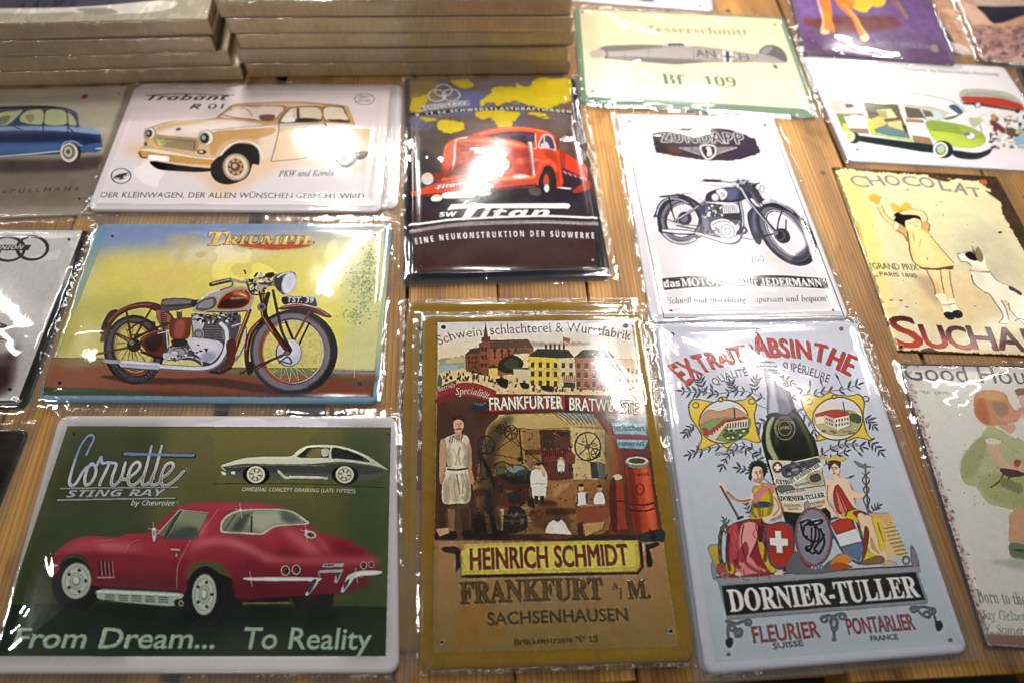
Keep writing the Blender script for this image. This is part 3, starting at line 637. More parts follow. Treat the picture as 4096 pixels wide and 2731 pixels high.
def art_triumph(A):
    A.b[:] = np.array((108, 158, 190))/255.
    A.zoom(100, 840, .6548)
    pan = '495,95 2178,95 2125,1142 128,1132'
    A.f('508,96 2200,92 2124,1142 112,1130', (128, 148, 200), grad=((226, 214, 150), (1300, 110), (1300, 330)))
    A.f('440,260 2190,260 2150,900 240,900', (238, 220, 96), alpha=.95, blur=22); A.f('180,600 700,500 700,920 150,920', (196, 190, 88), alpha=.8, blur=22); A.f('1900,300 2190,200 2150,960 1950,960', (206, 212, 150), alpha=.8, blur=20)
    A.sf('900,250 1200,200 1500,260 1200,330 950,330', (238, 224, 190), alpha=.7, blur=12); A.sf('700,380 1000,340 1000,460 760,470', (244, 208, 110), alpha=.7, blur=12); A.sf('1600,500 1900,440 1900,800 1640,700', (240, 224, 90), alpha=.8, blur=14); A.f('300,640 1300,640 1300,920 300,920', (222, 206, 100), alpha=.6, blur=12)
    A.sf('860,160 950,150 1060,160 1050,200 990,200 980,260 940,330 900,300 930,240 870,200', (206, 184, 120), alpha=.6, blur=6); A.sf('1030,270 1090,262 1080,290 1040,300', (226, 178, 110), alpha=.7, blur=2)
    A.f('150,904 420,904 900,955 1400,965 2140,985 2124,1142 112,1130', (172, 96, 66), grad=((150, 74, 50), (1000, 920), (1000, 1120))); A.sf('200,915 400,905 500,925 400,960 190,945', (150, 140, 80), alpha=.8, blur=3)
    A.sf('1180,965 1500,985 1800,1005 1760,1030 1400,1010 1180,990', (112, 136, 72), alpha=.9, blur=2); A.sf('1800,980 2000,985 2135,990 2130,1060 1900,1030', (84, 110, 70), alpha=.7, blur=3); A.sf('1860,975 2140,985 2138,1010 1860,1000', (150, 150, 160), alpha=.8, blur=2); A.f('1900,1000 2132,1010 2130,1040 1900,1020', (180, 84, 60), alpha=.8, blur=2)
    A.f('120,1082 400,1088 700,1105 1200,1130 112,1131', (66, 96, 52), blur=2); A.sf('700,1100 1200,1115 1800,1135 900,1135', (110, 60, 44), alpha=.7, blur=3)
    # tree at the right
    rnd = random.Random(3)
    for k in range(620):
        t = rnd.random(); cx, cy, sx, sy = rnd.choice([(2030, 420, 90, 90), (2120, 300, 70, 90), (2080, 520, 120, 110), (2110, 430, 80, 150), (2010, 640, 100, 60)])
        x = cx+rnd.gauss(0, .45)*sx; y = cy+rnd.gauss(0, .45)*sy
        if x < 2185-(y/1100)*50: A.e(x, y, 2+rnd.random()*5, 2+rnd.random()*4, rnd.choice([(120, 156, 100), (150, 176, 104), (110, 144, 110), (176, 190, 110)]), alpha=.5)
    A.st('2050,380 2030,640 2005,1020', 1.0, (220, 214, 170), alpha=.8); A.st('2060,520 2000,480', .6, (190, 190, 140), alpha=.7); A.st('2045,600 2110,560', .6, (190, 190, 140), alpha=.7)
    # title
    A.sf('1290,195 1500,205 1745,195 1700,235 1500,252 1330,238', (216, 84, 52)); A.st('1290,228 1500,252 1700,236 1745,205', 1.6, (226, 180, 90))
    A.text('RIUMPH', '1196,214 1716,216', 54, (238, 196, 90), 'serif', outline=((196, 56, 40), 1.0), bold=0.23, rel=.6, slant=.1); A.text('T', '1082,220 1196,222', 86, (238, 200, 96), 'serif', outline=((206, 96, 60), 1.0), bold=0.32, rel=.6, slant=.1)
    A.st('1716,180 1750,190 1720,214', 1.5, (232, 190, 90))
    # ground shadow
    A.sf('450,1018 620,1012 900,1030 1080,1024 1200,1030 1400,1060 1700,1110 1820,1130 1780,1142 1500,1125 1250,1088 1000,1062 700,1062', (92, 46, 36), alpha=.9, blur=1.5)
    MR, DR, BK, CR = (116, 40, 30), (64, 22, 18), (44, 40, 44), (196, 190, 204)
    # rear wheel
    A.st(A.el(655, 855, 153, 184, -8), 8.6, BK, sm=False, closed=True); A.st(A.el(655, 855, 150, 180, -8), 4.2, (112, 102, 112), sm=False, closed=True, blur=1.4, alpha=.75)
    A.ring(657, 850, 112, 142, 1.4, (196, 150, 90), -8); A.ring(657, 850, 122, 152, .8, (60, 50, 50), -8)
    sp = [(640+12*math.cos(a), 820+14*math.sin(a), 657+108*math.cos(a+.35*(-1)**i), 850+138*math.sin(a+.35*(-1)**i)) for i, a in enumerate(np.linspace(0, 6.28, 30))]; A.seg(sp, .35, (120, 92, 60), .9)
    A.st('540,960 600,1010 700,1030 780,990', 3.4, (84, 78, 84), blur=1, alpha=.7)
    for k in range(16): a = 0.5+k*.13; x, y = 655+148*math.cos(a), 855+180*math.sin(a); A.seg([(x-10, y-14, x+8, y+16)], .7, (30, 28, 30), .7)
    # rear mudguard
    A.sf('450,805 470,740 505,680 560,620 640,582 720,568 800,580 860,620 900,680 880,700 840,650 790,620 700,600 620,620 560,660 520,710 490,770 480,806', MR); A.sf('452,760 470,690 510,625 560,616 520,660 490,720 478,760', DR); A.st('500,690 570,624 660,590 760,585', 1.5, (214, 120, 90), alpha=.7, blur=1); A.st('470,800 500,740 545,670 620,620 720,602 790,625', 1.2, (60, 22, 18))
    A.sf('800,620 860,640 890,700 860,740 820,720 790,660', (184, 96, 74)); A.st('610,620 640,800', 2.0, MR); A.st('760,610 650,800', 2.0, MR); A.st('512,740 640,800', 1.8, (150, 70, 50)); A.st('402,892 500,868 620,845', 2.2, (112, 60, 42), sm=False); A.st('640,800 760,740 860,700', 2.6, DR); A.st('540,760 700,860', 1.2, DR)
    # wheel hub & chain guard
    A.e(655, 830, 42, 40, (60, 44, 40)); A.e(640, 815, 16, 16, (140, 120, 110)); A.st('620,740 700,690 780,700 720,760 650,770', 1.8, (90, 34, 26)); A.sf('690,800 740,760 800,740 850,745 866,800 850,870 800,910 760,900 720,860', (130, 44, 30)); A.sf('720,810 780,770 830,775 810,840 760,870', (66, 20, 16), blur=2); A.st('700,800 760,755 850,742', .9, (214, 110, 84), alpha=.9)
    # seat
    for k in range(9): A.st([(818, 632+k*12), (836, 636+k*12), (852, 630+k*12)], 1.1, (70, 64, 66)); A.st([(915, 630+k*4), (930, 634+k*4), (942, 630+k*4)], .9, (90, 84, 84))
    A.sf('822,560 860,548 960,546 1020,556 1060,562 1090,575 1020,600 960,612 900,622 826,624', (92, 86, 88)); A.sf('828,566 900,552 1010,560 1000,576 900,584 835,584', (130, 124, 124)); A.st('826,595 930,592 1020,586', .8, (50, 46, 48)); A.sf('1005,560 1090,556 1120,570 1020,600', (52, 46, 48))
    # frame
    A.sf('870,690 900,670 1000,665 1000,700 980,790 880,790', (142, 48, 32)); A.sf('905,690 960,684 950,780 900,780', (190, 90, 66), alpha=.8, blur=2); A.st('830,700 850,900', 2.2, (70, 66, 70)); A.st('850,745 862,900', 1.4, CR); A.st('800,760 850,750', 1.2, (200, 196, 200)); A.st('700,870 780,900 860,910', 2.4, DR)
    # engine
    A.sf('1010,640 1100,650 1280,640 1300,700 1260,830 1200,960 1080,960 1000,920 860,920 840,880 880,830 1000,800 1000,700', (88, 84, 92)); A.sf('1010,660 1060,650 1080,700 1050,760 1020,770 1010,720', (190, 188, 196)); A.e(1045, 765, 34, 34, (150, 148, 158)); A.ring(1045, 765, 22, 22, .8, (60, 58, 66))
    A.f('1085,690 1210,690 1205,800 1095,800', (52, 50, 56)); 
    for k in range(11): A.seg([(1085, 694+k*10, 1210, 694+k*10)], .45, (148, 146, 156))
    A.f('1180,690 1225,700 1215,800 1190,800', (150, 150, 160), alpha=.8, blur=1); rnd = random.Random(8)
    for k in range(70):
        x, y = 1010+rnd.random()*270, 636+rnd.random()*60; A.e(x, y, 4+rnd.random()*11, 3+rnd.random()*9, rnd.choice([(214, 212, 222), (120, 118, 126), (50, 48, 54), (176, 174, 184), (40, 36, 40)]))
    A.sf('978,806 1010,786 1100,794 1180,812 1190,850 1160,900 1130,930 1090,955 1062,945 1050,905 1010,870', (206, 206, 226)); A.sf('1000,806 1090,802 1160,822 1150,860 1080,850 1020,840', (232, 232, 246), alpha=.8, blur=3); A.sf('1060,900 1110,870 1150,890 1110,935 1075,945', (150, 150, 176), alpha=.8, blur=3); A.f('1078,850 1104,850 1090,876', (44, 40, 52))
    A.sf('850,880 880,845 940,840 980,860 975,895 930,915 870,915', (158, 154, 166)); A.ring(925, 875, 40, 30, .9, (80, 76, 86)); A.e(895, 880, 22, 16, (220, 218, 230)); A.sf('830,880 870,876 915,890 912,910 840,915', (196, 194, 206)); A.sf('880,800 960,795 975,825 900,840', (46, 38, 40)); A.sf('1070,930 1130,940 1180,920 1200,960 1160,985 1090,985', (74, 70, 78)); A.st('900,905 1000,900 1060,925', 1.2, CR)
    for k in range(26):
        x, y = 860+rnd.random()*200, 830+rnd.random()*100; A.e(x, y, 3+rnd.random()*7, 3+rnd.random()*5, rnd.choice([(224, 222, 232), (90, 86, 96), (50, 46, 52)]))
    # exhaust
    A.st('1180,700 1215,740 1218,830 1180,920 1110,965 1000,972 800,960', 6.0, (120, 116, 132)); A.st('1180,700 1213,740 1214,830 1176,918 1108,962 1000,968 800,956', 3.6, (226, 224, 240)); A.sf('566,930 600,916 790,934 806,948 800,972 780,978 600,966 566,948', (190, 192, 212)); A.sf('576,930 620,922 790,942 790,950 600,940', (244, 246, 255)); A.sf('472,914 560,922 562,942 476,934', (170, 166, 180)); A.st('570,962 700,974 790,978', 1.1, (90, 86, 100))
    A.st('1250,720 1320,710 1330,800 1290,890 1260,925', 2.6, (130, 126, 140)); A.st('1250,716 1318,706 1326,800 1286,890', 1.2, (224, 222, 236))
    # down tube & front mudguard
    A.st('1355,620 1310,740 1270,850 1240,920', 4.4, MR); A.st('1350,625 1306,740 1266,850', 1.3, (220, 130, 100)); A.sf('1215,812 1270,806 1262,930 1230,970 1190,990 1170,975 1215,920', (120, 44, 30)); A.st('1120,990 1180,994 1240,965', 2.5, DR)
    # front wheel
    FX, FY = 1628, 868
    A.st(A.el(FX+2, FY, 232, 222, 0), 12.0, (52, 48, 54), sm=False, closed=True); A.st(A.el(FX-12, FY, 222, 214, 0), 6.2, (150, 138, 154), sm=False, closed=True, blur=1.6, alpha=.8)
    for k in range(5): A.st(A.el(FX+8+k*1.5, FY, 222+k*8, 214+k*7, 0, -70, 70), .5, (30, 28, 34), sm=False, alpha=.8)
    A.e(FX-6, FY, 192, 188, (216, 178, 80)); A.e(FX-2, FY+1, 184, 182, (232, 214, 100)); A.f(A.el(FX-2, FY+1, 184, 182, 0, 35, 145), (226, 190, 90), alpha=.7, blur=2)
    A.f(A.el(FX-2, FY+1, 184, 182, 0, 48, 132), (176, 100, 66)); A.f(A.el(FX-2, FY+1, 184, 182, 0, 32, 48).tolist()+A.el(FX-2, FY+1, 184, 182, 0, 132, 148).tolist(), (116, 134, 72), alpha=.8)
    A.ring(FX-6, FY, 190, 187, 1.0, (212, 206, 214)); A.st(A.el(FX-8, FY, 200, 196, 0, 110, 250), 1.8, (176, 84, 56), sm=False); A.st(A.el(FX-14, FY+2, 182, 182, 0, 60, 260), 1.0, (190, 96, 60), sm=False)
    sp = [(1600+60*math.cos(a), 876+66*math.sin(a), FX-4+180*math.cos(a+.4*(-1)**i), FY+178*math.sin(a+.4*(-1)**i)) for i, a in enumerate(np.linspace(0, 6.28, 40))]; A.seg(sp, .4, (250, 244, 220), .9)
    A.sf('1340,1000 1324,920 1326,840 1350,750 1400,690 1450,650 1440,690 1390,750 1360,830 1352,920 1362,1000', (66, 26, 22)); A.sf('1324,900 1326,830 1352,745 1410,680 1460,640 1420,690 1366,760 1340,840 1338,920', MR); A.st('1334,860 1360,760 1410,695', .8, (226, 130, 110))
    A.sf('1530,612 1580,590 1660,582 1740,590 1800,615 1866,656 1830,664 1760,640 1690,622 1600,614', MR); A.st('1560,602 1660,590 1760,604 1840,650', 1.1, (220, 120, 90)); A.st('1546,618 1660,610 1760,636', .8, (70, 26, 20))
    A.st('1725,630 1600,860', 2.2, (150, 66, 42)); A.st('1724,700 1660,830', 2.0, DR); A.st('1580,690 1625,800', 2.4, DR)
    A.e(1597, 876, 82, 84, (120, 118, 130)); A.e(1600, 874, 76, 80, (198, 198, 214)); A.sf('1560,820 1620,800 1660,850 1640,900 1590,880', (232, 232, 244), alpha=.8, blur=3)
    A.st('1470,520 1450,640 1520,760 1600,870', 4.6, DR); A.st('1440,500 1436,640 1500,750 1590,870', 3.4, MR); A.st('1500,500 1530,640 1560,760 1612,860', 2.6, (60, 44, 46)); A.st('1438,510 1434,640 1498,750', 1.0, (220, 130, 100)); A.st('1410,480 1450,660', 2.2, (44, 36, 40))
    A.st('1300,998 1440,940 1560,890', 2.6, MR); A.st('1380,985 1560,885', 1.2, (96, 40, 28)); A.st('1538,935 1590,900 1612,940 1540,925', 1.4, (80, 76, 86)); A.e(1585, 880, 22, 15, (110, 104, 112)); A.sf('1340,940 1372,930 1376,990 1350,1002', (30, 24, 26)); A.e(1430, 600, 26, 24, (120, 114, 122)); A.e(1432, 598, 13, 12, (60, 56, 62))
    # tank
    A.sf('1012,628 1030,590 1080,545 1150,500 1230,478 1320,476 1370,492 1386,540 1370,590 1340,626 1240,634 1120,632', (176, 166, 172)); A.sf('1028,606 1060,562 1120,540 1150,548 1150,590 1110,616 1050,624', (104, 98, 104)); A.sf('1040,602 1066,570 1118,550 1136,560 1130,590 1100,606', (150, 144, 150))
    A.sf('1148,606 1180,540 1230,504 1300,486 1350,498 1372,540 1350,590 1300,614 1220,618', (222, 150, 62)); A.sf('1160,604 1188,546 1236,512 1300,496 1344,506 1360,542 1342,584 1296,606 1220,610', (146, 36, 20)); A.sf('1170,600 1200,560 1300,548 1346,570 1296,600 1220,606', (70, 18, 14), alpha=.9, blur=2); A.sf('1250,506 1310,500 1345,520 1350,560 1320,540 1270,530', (236, 110, 70), alpha=.9, blur=3); A.st('1300,520 1335,535', 1.8, (255, 220, 190), alpha=.8, blur=1); A.text('TRIUMPH', '1236,556 1322,552', 13, (226, 176, 90), 'bold', rel=0)
    A.st('1040,568 1110,518 1200,486', 2.0, (236, 230, 234), alpha=.8, blur=1); A.st('1100,628 1240,630 1340,622', 1.2, (90, 80, 84))
    # bars, lamp
    A.st('1126,462 1180,448 1240,436', 5.4, (70, 62, 66)); A.st('1130,456 1236,432', 1.4, (176, 168, 176)); A.st('1240,430 1320,450 1400,430 1500,410', 3.0, (150, 144, 154)); A.st('1240,425 1250,470 1180,495', 1.6, (120, 114, 120)); A.st('1360,440 1420,470 1500,450', 2.6, (60, 54, 60))
    for k in range(46):
        x, y = 1330+rnd.random()*175, 395+rnd.random()*100; x2, y2 = x+rnd.gauss(0, 16), y+rnd.gauss(0, 14); A.st([(x, y), (x2, y2)], 1.2+rnd.random()*1.6, rnd.choice([(40, 34, 38), (70, 62, 66), (170, 164, 172), (96, 60, 50)]))
    A.sf('1452,400 1500,388 1508,412 1470,424', (50, 38, 40)); A.st('1340,450 1370,520 1450,520', 1.6, (60, 44, 44))
    A.sf('1512,410 1560,392 1620,386 1640,400 1620,450 1600,500 1570,524 1540,510 1510,470 1504,430', (120, 116, 132)); A.sf('1512,425 1545,405 1560,430 1560,480 1545,506 1516,470', (70, 64, 76)); A.e(1598, 455, 42, 68, (206, 206, 222), 18); A.e(1600, 455, 36, 60, (226, 230, 246), 18); A.sf('1590,420 1620,410 1622,450 1600,490 1584,470', (196, 206, 236), alpha=.8, blur=3); A.st('1530,420 1560,400 1600,390', 1.5, (240, 238, 246))
    A.sf('1560,530 1580,528 1740,536 1772,548 1778,604 1740,600 1650,582 1562,590', (190, 186, 190)); A.sf('1566,538 1740,544 1764,554 1768,598 1700,584 1620,578 1566,584', (34, 30, 32)); A.text('TST. 39', '1584,570 1748,576', 32, (224, 224, 220), 'sans', bold=0.11, rel=0)
    A.e(530, 162, 10, 7, (40, 40, 50)); A.e(2134, 155, 10, 6, (50, 60, 70)); A.e(208, 1055, 11, 11, (40, 26, 40)); A.e(2043, 1060, 13, 12, (50, 70, 60)); A.noise(.02, 10, 9); A.noise(.015, 1.5, 19)

def art_trabant_back(A):
    A.b[:] = np.array((226, 218, 222))/255.
    A.mm(); A.ring(150, 100, 1, 1, .1, (220, 210, 215)); A.text('DER KLEINWAGEN, DER ALLEN WÜNSCHEN GERECHT WIRD', '18,17 284,17', 8, (90, 70, 62), 'sans', rel=0)
def art_trabant(A):
    A.b[:] = np.array((232, 224, 228))/255.
    A.zoom(0, 300, .6973)
    A.f('700,60 2260,60 2250,420 600,420', (236, 206, 206), alpha=.45, blur=22)
    A.sf('700,430 900,520 1150,600 1250,700 1450,620 1600,540 1900,520 2100,560 2150,460 1700,380 900,380', (236, 190, 150), alpha=.75, blur=13)
    # lettering
    A.text('Trabant', '838,148 1300,148', 30, (58, 38, 36), 'boldobl', rel=.3, slant=.15, bold=0.11); A.st('836,122 1000,112 1336,120', 1.6, (70, 48, 46), sm=False); A.text('R 01', '1080,200 1270,198', 28, (58, 38, 36), 'boldobl', rel=.3, slant=.1, bold=0.14)
    A.ring(2088, 142, 57, 31, .9, (130, 118, 118)); A.text('SEIT', '2056,136 2112,138', 12, (140, 128, 128), rel=0); A.text('ZWICKAU', '2050,158 2122,158', 12, (140, 128, 128), rel=0)
    # car
    BD, TN, DK, LT, LN = (228, 206, 194), (206, 160, 104), (46, 28, 20), (246, 234, 228), (150, 110, 80)
    A.sf('860,500 1000,520 1200,540 1260,530 1480,510 1200,560 1000,558 900,545', (36, 24, 22)); A.sf('868,505 900,500 1000,520 990,545 920,550 880,530', (24, 18, 18))
    A.sf('795,470 800,430 830,400 826,340 845,312 890,296 980,272 1100,266 1235,250 1290,205 1340,172 1500,162 1700,158 1860,168 1975,182 2000,220 2030,288 2120,305 2150,330 2150,420 2130,450 2080,470 2030,480 1900,470 1760,482 1560,505 1490,515 1480,480 1450,420 1400,395 1330,410 1280,470 1262,520 1200,530 1000,518 850,490', TN, grad=((226, 196, 160), (1400, 300), (1400, 500)))
    A.sf('1235,250 1290,205 1340,172 1500,162 1700,158 1860,168 1975,182 1990,195 1840,182 1630,184 1400,180 1340,188 1260,250', (196, 140, 66), alpha=.95); A.sf('1340,178 1500,168 1700,166 1850,178 1640,186 1400,184', (240, 214, 180), alpha=.7, blur=2)
    A.sf('890,300 1000,272 1120,268 1260,262 1400,272 1500,290 1400,312 1200,326 1150,335 1130,362 1100,366 1000,356 900,345 880,320', BD); A.sf('900,300 1000,276 1180,270 1100,290 960,310 900,330', (206, 156, 90), alpha=.6, blur=4); A.sf('1000,310 1200,290 1420,290 1300,312 1100,340', LT, alpha=.7, blur=5)
    A.sf('1480,300 1620,286 1870,280 2040,290 2130,305 2140,312 1860,306 1600,312 1400,318 1215,334 1220,320 1400,308', LT, alpha=.9, blur=1); A.sf('1600,330 1840,316 1850,380 1830,470 1560,498 1580,420', (234, 206, 170), alpha=.8, blur=4); A.sf('1520,310 1590,305 1570,420 1510,500 1490,450 1480,380', (236, 214, 196), alpha=.8, blur=4)
    A.sf('1220,335 1400,318 1560,310 1560,340 1450,372 1330,372 1260,410 1225,470 1200,440', (204, 154, 88), alpha=.9, blur=2)
    # windows
    A.sf('1240,250 1300,205 1346,180 1500,178 1632,184 1600,240 1560,270 1500,272 1380,262 1270,252', (178, 130, 92)); A.sf('1262,246 1310,206 1352,186 1500,184 1618,190 1590,238 1556,264 1500,266 1380,256', (232, 208, 196)); A.st('1300,205 1400,196 1440,240', .8, (140, 96, 64)); A.sf('1480,240 1530,232 1570,240 1556,266 1500,268', (110, 72, 50), alpha=.9, blur=1); A.st('1268,232 1330,248 1460,262', 1.2, (120, 84, 60)); A.st('1360,180 1480,190', 1, (110, 78, 54))
    A.sf('1590,280 1640,205 1680,188 1830,188 1838,270 1700,280', (140, 96, 60)); A.sf('1605,274 1646,212 1684,194 1822,194 1828,266 1700,274', (226, 208, 186)); A.sf('1675,262 1740,250 1825,258 1826,270 1680,276', (60, 38, 26)); A.f('1694,196 1710,194 1716,262 1698,262', (90, 60, 38)); A.sf('1612,270 1640,225 1668,215 1672,272', (246, 236, 226)); A.sf('1640,250 1680,246 1684,272 1640,274', (250, 246, 240))
    A.sf('1850,188 1960,186 1984,220 2006,272 1950,276 1858,268 1850,220', (120, 80, 48)); A.sf('1858,194 1952,192 1974,222 1994,262 1940,258 1864,262', (232, 216, 190)); A.sf('1870,258 1940,262 2000,268 1940,275', (76, 50, 34)); A.sf('1968,184 1990,190 2020,250 2032,290 2012,280', (216, 170, 110)); A.st('1838,188 1850,270 1870,300', 1.6, (200, 146, 84))
    A.st('1592,282 1592,330 1570,420 1548,500', .9, DK); A.st('1862,280 1868,312 1852,380 1832,470', .9, DK); A.st('1548,502 1700,488 1760,480', 1.0, DK); A.st('1592,300 1864,280', .8, LN); A.st('1806,308 1860,308', 1.4, (70, 50, 40)); A.st('1210,322 1420,304 1600,292', .7, (180, 150, 120))
    # front
    A.sf('880,350 1000,362 1120,372 1130,440 1100,442 950,420 900,410', (176, 140, 96)); A.f('906,366 1116,384 1114,434 930,412', (120, 84, 52))
    A.seg([(912+k*12, 370+k*1.0, 916+k*11.4, 412+k*1.4) for k in range(17)], .55, (236, 216, 170)); A.seg([(908, 380+r_*10, 1114, 396+r_*10) for r_ in range(4)], .4, (226, 202, 150), .8); A.sf('898,376 940,372 950,405 910,415', (180, 210, 120), alpha=.6, blur=2)
    for cx, cy, r_ in ((860, 338, 34), (1178, 365, 46)): A.e(cx, cy, r_, r_*1.02, (236, 222, 206)); A.ring(cx, cy, r_*.92, r_*.95, .8, (150, 108, 64)); A.e(cx-r_*.2, cy+r_*.08, r_*.58, r_*.68, (44, 40, 36)); A.e(cx-r_*.3, cy, r_*.26, r_*.3, (150, 160, 146)); A.ring(cx-r_*.2, cy+r_*.05, r_*.62, r_*.72, .8, (210, 190, 160))
    A.sf('800,440 850,428 950,446 1150,486 1280,490 1276,512 1180,522 1000,506 860,484 800,464', (214, 156, 74)); A.sf('800,436 860,426 960,442 1150,480 1270,486 1200,494 1000,468', (240, 222, 196)); A.f('846,470 856,462 972,474 968,506 850,492', (250, 248, 246)); A.e(1154, 448, 26, 14, (50, 36, 28)); A.e(1150, 446, 12, 8, (200, 190, 170)); A.e(835, 400, 10, 12, (90, 130, 50)); A.sf('1010,312 1030,310 1036,322 1012,326', (140, 90, 60)); A.st('800,450 812,476 840,480', 1.6, DK)
    # wheels
    A.sf('1254,480 1290,440 1340,402 1400,396 1450,410 1480,450 1480,520 1440,520 1300,560 1262,540', (38, 26, 24)); A.st('1250,490 1285,430 1345,392 1420,386 1478,420 1500,480', 2.4, LT)
    A.e(1300, 545, 100, 86, (34, 26, 26), -20); A.sf('1205,520 1290,470 1360,450 1430,480 1436,540 1380,610 1290,634 1220,600', (44, 34, 32)); A.e(1350, 532, 84, 86, (46, 36, 34), 0)
    A.e(1348, 534, 75, 76, (226, 196, 170)); A.ring(1348, 534, 70, 71, .7, (130, 90, 66)); A.e(1346, 534, 56, 58, (196, 150, 110)); A.ring(1346, 534, 52, 54, 1.6, (244, 226, 206))
    for k in range(8): a = k*.785; A.e(1346+38*math.cos(a), 534+40*math.sin(a), 6, 7, (70, 44, 34))
    A.e(1344, 532, 24, 25, (120, 78, 54)); A.e(1340, 528, 14, 14, (206, 176, 150)); A.ring(1344, 532, 25, 26, .6, (60, 40, 30))
    A.e(1980, 470, 68, 66, (40, 30, 28)); A.e(1974, 468, 47, 50, (228, 200, 174)); A.e(1974, 468, 34, 36, (170, 120, 86)); A.ring(1974, 468, 32, 34, 1.2, (240, 224, 200)); A.e(1974, 468, 13, 14, (90, 60, 44)); A.sf('2030,450 2110,440 2090,480 2040,486', (60, 44, 40))
    A.text('PKW und Kombi', '1590,586 1910,582', 32, (84, 70, 66), 'ital', rel=0, bold=0.045)
    A.text('DER KLEINWAGEN, DER ALLEN WÜNSCHEN GERECHT WIRD', '578,706 2086,712', 30, (74, 62, 58), 'sans', rel=.2, bold=0.023)
    A.ring(695, 583, 55, 43, 1.3, (66, 60, 60)); A.sf('650,592 690,570 740,566 700,590 720,596 680,606 690,592', (66, 60, 60)); A.st('648,600 700,590 744,575', 1.0, (66, 60, 60))
    A.noise(.012, 8, 5)

def art_pullman(A):
    A.b[:] = np.array((170, 160, 142))/255.
    A.zoom(0, 300, .6973)
    A.f('-900,60 760,60 700,330 -900,360', (192, 182, 160), blur=14); A.f('-900,470 640,470 560,760 -900,780', (128, 116, 100), blur=14); A.sf('-300,500 300,490 600,470 560,540 200,560 -300,560', (76, 60, 62), alpha=.85, blur=6)
    A.f('735,62 790,62 520,790 470,790', (110, 100, 80), alpha=.6, blur=3)
    A.e(488, 128, 26, 17, (214, 170, 160)); A.sf('470,128 500,112 504,130 480,142', (176, 60, 60)); A.text('N M W', '530,146 660,142', 12, (196, 176, 168), rel=0); A.ring(682, 112, 6, 4, 1, (120, 110, 96))
    B1, B2 = (104, 132, 178), (50, 84, 140)
    A.sf('-200,470 -200,200 0,190 150,184 300,184 400,200 445,230 460,300 530,312 574,336 582,380 578,420 540,440 460,450 450,410 400,388 370,420 350,456 200,464 0,474', B2, grad=((38, 64, 118), (200, 250), (200, 470)))
    A.sf('-200,300 0,300 240,296 460,300 560,320 576,345 400,330 200,322 -200,330', (150, 176, 214), alpha=.9, blur=2); A.sf('-200,350 200,340 380,345 560,372 560,400 400,380 200,390 -200,410', (26, 40, 84), alpha=.85, blur=5); A.sf('-200,400 200,395 360,400 340,450 0,464 -200,470', (74, 110, 172), alpha=.8, blur=4)
    A.sf('0,192 150,186 300,186 400,200 440,230 452,300 430,296 400,230 300,204 0,210', (90, 102, 136)); A.sf('0,186 200,180 330,186 400,200 300,196 0,200', (40, 46, 72))
    for q in ('0,225 90,212 130,210 60,280 0,292', '120,270 150,215 245,208 240,286', '262,286 270,210 372,212 380,284', '392,284 388,225 420,240 440,290'): A.sf(q, (196, 200, 150)); 
    A.sf('0,250 60,240 40,280 0,290', (120, 140, 120)); A.sf('150,240 200,235 180,280', (150, 158, 110), alpha=.8); A.st('262,206 250,300 246,380', 1.2, (40, 50, 90)); A.st('385,210 392,300 380,390', 1.2, (40, 50, 90)); A.st('80,300 130,320', 1.2, (30, 34, 60)); A.st('395,306 425,334', 1.4, (30, 34, 60))
    A.st('-200,472 0,470 200,455 350,440', 1.8, (200, 206, 220)); A.st('350,450 362,400 400,384 440,390 470,410 560,412', 1.6, (140, 170, 214)); A.sf('470,412 582,396 575,440 500,448 470,440', (64, 100, 160)); A.st('555,426 584,424', 2.0, (226, 216, 200))
    A.e(410, 452, 56, 56, (60, 50, 50)); A.e(398, 450, 50, 54, (214, 206, 190)); A.e(396, 446, 36, 42, (120, 120, 116)); A.e(392, 444, 24, 30, (190, 186, 160)); A.e(392, 444, 12, 14, (90, 92, 96))
    A.text('» P U L L M A N «', '10,682 450,664', 22, (74, 60, 58), 'sans', rel=.2, bold=0.045); A.e(456, 713, 8, 6, (40, 34, 34)); A.noise(.03, 14, 3)

def art_union(A):
    A.b[:] = np.array((30, 26, 30))/255.
    A.zoom(0, 860, .7266)
    A.f('-900,84 460,82 97,1020 -1200,1020', (206, 202, 200), grad=((190, 184, 188), (100, 80), (100, 1000))); A.sf('-300,640 40,600 100,720 60,860 -200,900', (176, 164, 160), alpha=.6, blur=14)
    C_ = (78, 52, 50)
    A.ring(180, 186, 84, 64, 3.2, C_); A.ring(46, 190, 90, 66, 3.2, C_); A.ring(-90, 194, 90, 66, 3.2, C_); A.f('-250,166 175,168 158,198 -250,202', C_); A.text('AUTO UNION', '-180,194 128,190', 20, (210, 204, 200), 'boldobl', rel=0)
    A.sf('-200,540 20,600 38,620 30,650 40,700 0,690 -200,760', (80, 60, 62)); A.st('0,606 20,640 30,690', 1.2, (190, 180, 180)); A.st('0,615 36,626', 1.5, (40, 28, 30))
    A.sf('-300,830 40,760 95,700 90,800 30,980 -300,1020', (92, 62, 62), alpha=.9, blur=6); A.sf('-300,860 20,830 50,850 0,960 -300,1000', (70, 36, 40), alpha=.9, blur=3)
    A.e(381, 137, 9, 7, (60, 54, 54)); A.e(53, 957, 12, 9, (50, 48, 54)); A.noise(.03, 3, 5); A.noise(.02, .6, 6)
def art_black(A):
    A.b[:] = np.array((14, 13, 15))/255.; A.mm(); A.ring(150, 100, 133, 83, 1.2, (60, 58, 56), alpha=.0)
    A.text('ORIGINAL', '40,90 230,90', 40, (200, 190, 160), 'serif')

